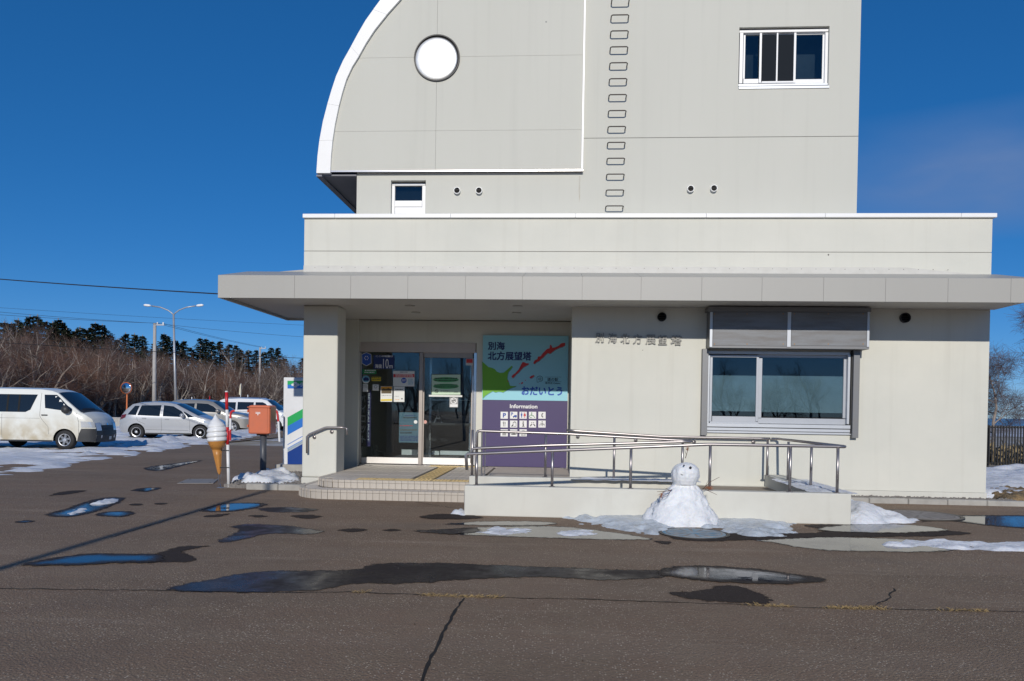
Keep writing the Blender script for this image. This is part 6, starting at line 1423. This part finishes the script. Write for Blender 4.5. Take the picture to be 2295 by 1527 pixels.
class Car:
    def __init__(s, name, label, paint, W_, outline, arches, sill, wfun, bulge=.05, rim_n=6, wheel_r=.32, cat='car'):
        s.W = W_; s.ol = outline; s.arches = arches; s.sill = sill; s.wf = wfun; s.bul = bulge; s.paint = paint
        s.t = empty(name, (0, 0, 0), label, cat)
        s.side_body(); s.wr = wheel_r; s.rim_n = rim_n
        for (xa, r) in arches:
            for sd in (-1, 1): s.wheel(xa, sd)
        x0, x1 = outline[0][0]+.25, outline[-1][0]-.25
        mb = MB().box(x0, x1, -W_/2+.30, W_/2-.30, sill-.03, sill+.45)
        for (xa, r) in arches:
            for sd in (-1, 1):
                n = 14; vs = []
                for k in range(n+1):
                    a = math.pi*k/n; vs += [(xa+r*math.cos(a), sd*(W_/2-.05), wheel_r+r*math.sin(a)), (xa+r*math.cos(a), sd*(W_/2-.42), wheel_r+r*math.sin(a))]
                mb.add(vs, [(2*k, 2*k+1, 2*k+3, 2*k+2) for k in range(n)])
        mb.build('underbody', M_well, s.t, local=True)
    def top(s, x):
        z = -9
        for (a, b), (c, d) in zip(s.ol, s.ol[1:]):
            if min(a, c)-1e-6 <= x <= max(a, c)+1e-6: z = max(z, b if abs(c-a) < 1e-6 else b+(d-b)*(x-a)/(c-a), d if abs(c-a) < 1e-6 else -9)
        return z
    def w(s, x, z):
        w = s.wf(x, z)
        d = min(max(s.top(x)-z, 0), max(x-s.ol[0][0]+.02, 0)*1.2, max(s.ol[-1][0]-x+.02, 0)*1.2)
        e = max(0, 1-d/.13); return w*(1-.075*e*e)
    def grid(s, poly, step=.11):
        bm = bmesh.new(); bm.faces.new([bm.verts.new((x, 0, z)) for x, z in poly])
        xs, zs = [p[0] for p in poly], [p[1] for p in poly]
        for lo, hi, no in ((min(xs), max(xs), (1, 0, 0)), (min(zs), max(zs), (0, 0, 1))):
            n = max(1, int((hi-lo)/step))
            for k in range(1, n):
                v = lo+(hi-lo)*k/n; bmesh.ops.bisect_plane(bm, geom=bm.verts[:]+bm.edges[:]+bm.faces[:], plane_co=Vector(no)*v, plane_no=no, dist=1e-5)
        bm.verts.index_update(); vs = [(v.co.x, v.co.z) for v in bm.verts]; fs = [tuple(v.index for v in f.verts) for f in bm.faces]; bm.free(); return vs, fs
    def patch(s, name, m, poly, off=.004, sides=(-1, 1), par=None, step=.11, join=False):
        vs, fs = s.grid(poly, step); mb = MB(); r = None
        for sd in sides:
            mb.add([(x, sd*(s.w(x, z)+off), z) for x, z in vs], fs if sd > 0 else [f[::-1] for f in fs])
            if not join: r = mb.build(name, m, par or s.t, local=True, smooth=True); mb = MB()
        return mb.build(name, m, par or s.t, local=True, smooth=True) if join else r
    def side_body(s):
        poly = list(s.ol)
        bot = [(s.ol[-1][0], s.ol[-1][1])]
        for (xa, r) in sorted(s.arches, key=lambda a: -a[0]):
            zc_ = .31; a0 = math.asin(max(-1, min(1, (s.sill-zc_)/r)))
            for k in range(15): a = a0+(math.pi-2*a0)*k/14; poly.append((xa+r*math.cos(a), zc_+r*math.sin(a)))
        vs, fs = s.grid(poly)
        mb = MB()
        for sd in (-1, 1): mb.add([(x, sd*s.w(x, z), z) for x, z in vs], fs if sd > 0 else [f[::-1] for f in fs])
        s.body = mb.build('body', s.paint, s.t, local=True, smooth=True)
    def sec(s, u):
        i = min(int(u), len(s.ol)-2); f = u-i; a, b = s.ol[i], s.ol[i+1]; return a[0]+(b[0]-a[0])*f, a[1]+(b[1]-a[1])*f
    def nrm(s, u):
        x0, z0 = s.sec(max(u-.35, 0)); x1, z1 = s.sec(min(u+.35, len(s.ol)-1.001)); t = Vector((x1-x0, z1-z0)); t.normalize() if t.length > 0 else None
        return (-t.y, t.x)
    def skin(s, name, m, u0, u1, y0=-1.0, y1=1.0, off=0.0, par=None, nu=None, ny=12):
        """piece of the skin running over the outline between stations u0..u1, across y0..y1 of the width"""
        nu = nu or max(3, int((u1-u0)*6)); vs, fs = [], []
        for a in range(nu+1):
            u = u0+(u1-u0)*a/nu; x, z = s.sec(u); nx, nz = s.nrm(u); w = s.w(x, z)
            for b in range(ny+1):
                y = y0+(y1-y0)*b/ny; bl = s.bul*(1-y*y)+off; vs.append((x+nx*bl, w*y*(1+(off > 0)*.002), z+nz*bl))
        for a in range(nu):
            for b in range(ny): k = a*(ny+1)+b; fs.append((k, k+1, k+ny+2, k+ny+1)[::-1])
        return MB().add(vs, fs).build(name, m, par or s.t, local=True, smooth=True)
    def wheel(s, x, sd):
        wd, r = .21, s.wr; y = sd*(s.W/2-.115)
        tr = MB().lathe([(r*.60, -wd*.5), (r*.9, -wd*.52), (r*.98, -wd*.42), (r, -wd*.2), (r, wd*.2), (r*.98, wd*.42), (r*.9, wd*.52), (r*.60, wd*.5)], 32, (x, y, r), axis='y', cap=False).build('wheel', M_tyre, s.t, local=True, smooth=True)
        o = sd*wd*.5; mb = MB()
        sw_ = .72/s.rim_n
        mb.lathe([(r*.66, y+o*.98), (r*.66, y+o*.75), (r*.58, y+o*.75), (r*.56, y+o*1.02), (r*.62, y+o*1.06)], 32, (x, 0, r), axis='y', cap=False)
        for k in range(s.rim_n):
            a = 2*math.pi*k/s.rim_n+.3; u = Vector((math.cos(a), 0, math.sin(a))); v = Vector((-u.z, 0, u.x)); c = Vector((x, 0, r))
            pts = [c+u*r*.10-v*r*sw_, c+u*r*.60-v*r*sw_*.85, c+u*r*.60+v*r*sw_*.85, c+u*r*.10+v*r*sw_]
            mb.add([p+Vector((0, y+o*.99, 0)) for p in pts]+[p+Vector((0, y+o*.7, 0)) for p in pts], [(0, 1, 2, 3), (3, 2, 1, 0), (0, 4, 5, 1), (2, 6, 7, 3)])
        mb.lathe([(r*.17, y+o*.7), (r*.17, y+o*1.03), (0, y+o*1.06)], 16, (x, 0, r), axis='y', cap=False)
        mb.build('rim', M_rim, tr, smooth=False)
        MB().lathe([(r*.62, y+o*.5), (0, y+o*.501)], 20, (x, 0, r), axis='y', cap=False).build('brake_disc', M_well, tr)
    def seam(s, pts, w=.008):
        for sd in (-1, 1):
            mb = MB(); vs = []; q = []
            for (a, b), (c, d) in zip(pts, pts[1:]):
                n = max(1, int(math.hypot(c-a, d-b)/.1)); q += [(a+(c-a)*k/n, b+(d-b)*k/n) for k in range(n)]
            q.append(pts[-1])
            for i, (x, z) in enumerate(q):
                x2, z2 = q[min(i+1, len(q)-1)]; x1, z1 = q[max(i-1, 0)]; t = Vector((x2-x1, z2-z1)).normalized(); n = (-t.y*w/2, t.x*w/2)
                for g in (-1, 1): vs.append((x+g*n[0], sd*(s.w(x+g*n[0], z+g*n[1])+.002), z+g*n[1]))
            mb.add(vs, [(2*i, 2*i+1, 2*i+3, 2*i+2) for i in range(len(q)-1)]).build('door_gap', M_seam, s.t, local=True)
    def handle(s, x, z, m, w=.16):
        for sd in (-1, 1):
            y = s.w(x, z); MB().box(x-w/2, x+w/2, min(sd*y, sd*(y+.03)), max(sd*y, sd*(y+.03)), z-.018, z+.018).build('door_handle', m, s.t, .008, local=True)
    def mirror(s, x, z, m, h=.16, d=.20):
        for sd in (-1, 1):
            y = s.w(x, z); mb = MB().tube([(x-.02, sd*(y+.03), z), (x+.0, sd*(y+.12), z+.02), (x+.0, sd*(y+.12+d), z+.03)], [h*.3, h*.55, h*.42], 10); mb.build('wing_mirror', m, s.t, local=True, smooth=True)
    def place(s, x, y, deg, sc=1.0): s.t.location = (x, y, 0); s.t.rotation_euler = (0, 0, rad(deg)); s.t.scale = (sc, sc, sc)

def dirty_paint(name, col, dirt, zlo, zhi):
    """paint with road dirt splashed up the lower body"""
    m = pm(name, col, .28, coat=.5); n = m.node_tree.nodes; l = m.node_tree.links.new; b = n['Principled BSDF']
    t = n.new('ShaderNodeTexCoord'); sp = n.new('ShaderNodeSeparateXYZ'); l(t.outputs['Object'], sp.inputs[0])
    r = n.new('ShaderNodeMapRange'); r.inputs[1].default_value = zhi; r.inputs[2].default_value = zlo; l(sp.outputs[2], r.inputs[0])
    x = n.new('ShaderNodeTexNoise'); x.inputs['Scale'].default_value = 2.4; x.inputs['Detail'].default_value = 6; l(t.outputs['Object'], x.inputs['Vector'])
    mu = n.new('ShaderNodeMath'); mu.operation = 'MULTIPLY'; r2 = n.new('ShaderNodeMapRange'); r2.inputs[1].default_value = .3; r2.inputs[2].default_value = .6; l(x.outputs[0], r2.inputs[0]); l(r.outputs[0], mu.inputs[0]); l(r2.outputs[0], mu.inputs[1])
    mx = n.new('ShaderNodeMixRGB'); mx.inputs[1].default_value = (*col, 1); mx.inputs[2].default_value = (*dirt, 1); l(mu.outputs[0], mx.inputs[0]); l(mx.outputs[0], b.inputs['Base Color']); return m

# ---- white van
def wv(x, z):
    w = .845
    if z > 1.05: w -= .135*((z-1.05)/.93)**1.3
    if z < .55: w -= .03*(.55-z)/.3
    if x > 1.55: w -= .20*((x-1.55)/.72)**2
    return w
ol = [(-2.40, .30), (-2.44, .55), (-2.43, 1.0), (-2.36, 1.80), (-2.28, 1.92), (-2.0, 1.965), (-.8, 1.98), (.45, 1.97), (.80, 1.93), (1.00, 1.86), (1.78, 1.235), (1.95, 1.15), (2.12, 1.02), (2.20, .86), (2.245, .66), (2.26, .48), (2.22, .26)]
M_vanp = dirty_paint('van_paint', (.78, .79, .74), (.52, .46, .34), .45, 1.35)
v = Car('van', 'dirty cream white van at the left edge of the picture', M_vanp, 1.69, ol, [(1.32, .385), (-1.25, .385)], .30, wv, .06, 6, .325, 'van')
v.skin('roof', M_vanp, 3, 9); v.skin('rear_door', M_vanp, 0, 3); v.skin('windscreen', M_wsc, 9, 10, -.93, .93, .004); v.skin('cowl', M_vanp, 9, 10, -1, -.93); v.skin('cowl', M_vanp, 9, 10, .93, 1)
v.skin('hood', M_vanp, 10, 13.3); v.skin('front_panel', M_cplast, 13.3, 16); v.skin('scuttle', M_cplast, 9.9, 10.35, -.9, .9, .006)
v.patch('side_window', M_cglass, [(-2.2, 1.22), (.02, 1.22), (.18, 1.30), (.38, 1.80), (-2.12, 1.80)], .004); v.patch('side_window', M_cglass, [(.66, 1.36), (1.46, 1.26), (1.56, 1.30), (1.10, 1.72), (1.0, 1.80), (.60, 1.80)], .004)
for x in (-1.55, -.62, -.24): v.patch('window_divider', M_well, [(x, 1.225), (x+.06, 1.225), (x+.06, 1.795), (x, 1.795)], .007)
v.seam([(.50, 1.86), (.50, 1.1), (.60, .95), (.78, .75), (.80, .5)]); v.seam([(-2.35, 1.02), (.50, 1.02)], .006); v.seam([(1.70, 1.22), (1.78, .9), (1.78, .42)]); v.seam([(-.75, 1.15), (-.75, .35)])
v.handle(.66, 1.13, M_cplast, .2); v.mirror(1.42, 1.30, M_cplast, .26, .10)
v.patch('headlight_side', M_lamp, [(1.86, .74), (2.22, .74), (2.20, .92), (1.84, .94)], .012, step=.06)
for sd in (-1, 1): v.skin('headlight', M_lamp, 12.85, 14.15, .60*sd if sd > 0 else -.99, .99 if sd > 0 else -.60, .014)
v.skin('grille', M_black, 13.35, 14.0, -.55, .55, .012); v.skin('grille_bar', M_cplast, 13.55, 13.75, -.55, .55, .03); v.skin('emblem', M_chrome, 13.0, 13.3, -.07, .07, .014)
v.patch('bumper_corner', M_cplast, [(1.72, .27), (2.23, .27), (2.26, .5), (2.245, .70), (1.86, .70), (1.78, .5)], .014, step=.08); v.skin('bumper', M_cplast, 14.15, 16, -1, 1, .016); v.skin('intake', M_black, 14.25, 14.95, -.5, .5, .02)
for sd in (-1, 1): v.skin('fog_lamp', M_lamp, 15.0, 15.4, .66*sd-.05, .66*sd+.05, .022)
np_ = v.skin('number_plate', M_plate, 15.15, 15.65, .05, .33, .024); v.patch('side_sill', M_cplast, [(-.8, .26), (.90, .26), (.90, .31), (-.8, .31)], .006)
for a in (.18, .6): v.skin('wiper', M_black, 9.86, 9.95, -.8+a, -.35+a, .02)
v.place(-16.3, 23.1, 3, .925)

# ---- silver hatchback
def wh(x, z):
    w = .845
    if z > .92: w -= .20*((z-.92)/.6)**1.15
    if z < .5: w -= .04*(.5-z)/.25
    if x > 1.35: w -= .20*((x-1.35)/.65)**2
    if x < -1.4: w -= .12*((-1.4-x)/.6)**2
    return w
ol = [(-1.90, .28), (-1.99, .45), (-1.98, .75), (-1.90, .95), (-1.72, 1.20), (-1.48, 1.42), (-1.2, 1.485), (-.6, 1.52), (-.1, 1.51), (.25, 1.44), (1.15, .99), (1.35, .92), (1.70, .82), (1.90, .69), (1.985, .52), (1.97, .35), (1.90, .22)]
M_silv = pm('silver_paint', (.52, .53, .54), .30, metal=.4, coat=.8)
h = Car('hatchback', 'silver compact hatchback parked right of the white van', M_silv, 1.69, ol, [(1.27, .345), (-1.26, .345)], .25, wh, .045, 10, .30)
h.skin('roof', M_silv, 5, 9); h.skin('tailgate', M_silv, 0, 4); h.skin('rear_window', M_wsc, 4, 5, -.9, .9, .004); h.skin('tailgate', M_silv, 4, 5); h.skin('windscreen', M_wsc, 9, 10, -.95, .95, .006); h.skin('pillar', M_silv, 9, 10); h.skin('hood', M_silv, 10, 12.6); h.skin('front_bumper', M_silv, 12.6, 16)
h.patch('side_window', M_cglass, [(-1.62, 1.00), (-1.28, .98), (-1.18, 1.36), (-1.36, 1.36)], .004); h.patch('side_window', M_cglass, [(-1.22, .98), (-.34, .95), (-.32, 1.40), (-1.1, 1.38)], .004); h.patch('side_window', M_cglass, [(-.22, .95), (.72, .92), (.52, 1.16), (.16, 1.36), (-.22, 1.40)], .004); h.patch('side_window', M_cglass, [(.78, .915), (1.05, .92), (.62, 1.15), (.58, 1.14)], .004)
h.seam([(-.28, 1.44), (-.28, .95), (-.26, .4), (-.3, .3)]); h.seam([(.80, .92), (.86, .7), (.84, .32)]); h.seam([(-1.28, .98), (-1.2, .75), (-.92, .62)]); h.seam([(-.9, .40), (.8, .38)], .01)
h.handle(-.95, .86, M_silv); h.handle(-.05, .83, M_silv); h.mirror(.60, .97, M_silv, .17, .12)
h.patch('headlight_side', M_lamp, [(1.42, .70), (1.88, .60), (1.90, .68), (1.66, .80), (1.40, .80)], .010, step=.06)
for sd in (-1, 1): h.skin('headlight', M_lamp, 12.55, 13.6, min(.55*sd, .99*sd), max(.55*sd, .99*sd), .012)
h.skin('grille', M_black, 13.8, 14.9, -.6, .6, .010); h.patch('tail_light', M_tail, [(-1.96, .78), (-1.70, .88), (-1.66, 1.02), (-1.88, .98)], .010, step=.06); h.patch('side_sill', M_cplast, [(-.9, .215), (.9, .215), (.9, .27), (-.9, .27)], .004)
h.skin('number_plate', M_plate, 14.95, 15.4, -.2, .2, .014)
h.place(-16.12, 31.2, 8, 1.0)

# ---- beige suv behind
def ws(x, z):
    w = .915
    if z > 1.05: w -= .22*((z-1.05)/.65)**1.15
    if x > 1.6: w -= .20*((x-1.6)/.7)**2
    if x < -1.7: w -= .12*((-1.7-x)/.6)**2
    return w
ol = [(-2.18, .35), (-2.26, .6), (-2.24, .95), (-2.10, 1.15), (-1.85, 1.50), (-1.6, 1.64), (-.8, 1.69), (.0, 1.67), (.35, 1.60), (1.08, 1.12), (1.25, 1.08), (1.85, .99), (2.12, .86), (2.24, .66), (2.24, .45), (2.15, .28)]
M_beige = pm('pale_gold_paint', (.33, .315, .285), .32, metal=.45, coat=.8)
s_ = Car('suv', 'pale gold sport utility car half hidden behind the silver hatchback', M_beige, 1.84, ol, [(1.36, .40), (-1.34, .40)], .33, ws, .05, 5, .36)
s_.skin('roof', M_beige, 4, 8); s_.skin('tailgate', M_beige, 0, 4); s_.skin('windscreen', M_wsc, 8, 9, -.95, .95, .006); s_.skin('pillar', M_beige, 8, 9); s_.skin('hood', M_beige, 9, 12.3); s_.skin('front_bumper', M_beige, 12.3, 15)
s_.patch('side_window', M_cglass, [(-1.75, 1.20), (-.52, 1.12), (-.52, 1.52), (-1.35, 1.50)], .004); s_.patch('side_window', M_cglass, [(-.42, 1.12), (.80, 1.07), (.40, 1.38), (.12, 1.50), (-.42, 1.53)], .004)
s_.seam([(-.47, 1.56), (-.47, 1.1), (-.5, .4)]); s_.seam([(.88, 1.07), (.92, .8), (.88, .42)]); s_.handle(-.9, .98, M_beige); s_.handle(-.15, .96, M_beige); s_.mirror(.70, 1.13, M_beige, .2, .14)
s_.patch('headlight_side', M_lamp, [(1.62, .80), (2.14, .76), (2.16, .84), (1.64, .90)], .010, step=.06)
for sd in (-1, 1): s_.skin('headlight', M_lamp, 12.05, 12.6, min(.6*sd, .99*sd), max(.6*sd, .99*sd), .012)
s_.skin('grille', M_black, 12.6, 13.6, -.55, .55, .012); s_.skin('grille_trim', M_chrome, 13.55, 13.7, -.6, .6, .018); s_.patch('arch_cladding', M_cplast, [(-.9, .30), (.9, .30), (.9, .44), (-.9, .44)], .006); s_.skin('lower_bumper', M_cplast, 14.0, 15, -1, 1, .012)
MB().prism_y([(-1.7, 1.66), (-1.45, 1.74), (-1.35, 1.68)], -.01, .01).build('roof_fin', M_beige, s_.t, local=True)
pz = P(470, 960, y=38.2); s_.place(pz.x+.05, 38.2, 6, 1.0)

# ---- white wagon and dark car farther back
def ww(x, z):
    w = .86
    if z > 1.0: w -= .14*((z-1.0)/.8)**1.2
    if x > 1.6: w -= .18*((x-1.6)/.7)**2
    if x < -1.9: w -= .10*((-1.9-x)/.4)**2
    return w
ol = [(-2.22, .32), (-2.30, .55), (-2.28, .95), (-2.12, 1.35), (-1.92, 1.74), (-1.70, 1.82), (-.8, 1.86), (.5, 1.84), (.85, 1.76), (1.55, 1.18), (1.70, 1.12), (2.05, .98), (2.20, .75), (2.22, .45), (2.15, .26)]
M_wpaint = pm('white_paint', (.74, .75, .76), .28, coat=.8)
w_ = Car('wagon', 'white wagon with roof rails behind the hoop barrier', M_wpaint, 1.74, ol, [(1.42, .38), (-1.38, .38)], .30, ww, .05, 5, .33)
w_.skin('roof', M_wpaint, 4, 8); w_.skin('tailgate', M_wpaint, 0, 3); w_.skin('rear_window', M_wsc, 3, 4, -.9, .9, .004); w_.skin('tailgate', M_wpaint, 3, 4); w_.skin('windscreen', M_wsc, 8, 9, -.94, .94, .006); w_.skin('pillar', M_wpaint, 8, 9); w_.skin('hood', M_wpaint, 9, 11.6); w_.skin('front_bumper', M_wpaint, 11.6, 14)
w_.patch('side_window', M_cglass, [(-1.95, 1.22), (-.95, 1.18), (-.95, 1.64), (-1.78, 1.64)], .004); w_.patch('side_window', M_cglass, [(-.85, 1.18), (.10, 1.16), (.10, 1.66), (-.85, 1.66)], .004); w_.patch('side_window', M_cglass, [(.2, 1.16), (1.25, 1.12), (.80, 1.58), (.62, 1.66), (.2, 1.66)], .004)
w_.seam([(.15, 1.7), (.15, .4)]); w_.seam([(-.9, 1.7), (-.9, .6)]); w_.handle(-.3, 1.05, M_wpaint); w_.handle(.35, 1.05, M_wpaint); w_.mirror(1.05, 1.2, M_wpaint, .2, .14)
for sd in (-1, 1): MB().tube([(-1.5, sd*.62, 1.84), (-1.4, sd*.62, 1.92), (.3, sd*.62, 1.92), (.45, sd*.62, 1.85)], .025, 6).build('roof_rail', M_chrome, w_.t, local=True)
w_.patch('headlight_side', M_lamp, [(1.75, .80), (2.10, .78), (2.06, .94), (1.78, .98)], .010, step=.06)
pz = P(566, 950, y=44.5); w_.place(pz.x+.25, 44.5, 2, 1.0)
M_dpaint = pm('dark_blue_paint', (.02, .028, .05), .28, coat=.8)
d_ = copy_tree(h.t); d_['label'] = 'dark blue car partly hidden behind post box and vending machine'
for c in d_.children:
    if c.data and c.data.materials and c.data.materials[0] == M_silv: c.data = c.data.copy(); c.data.materials[0] = M_dpaint
pz = P(632, 950, y=47.5); d_.location = (pz.x-.2, 47.5, 0); d_.rotation_euler = (0, 0, rad(4)); d_['category'] = 'car'
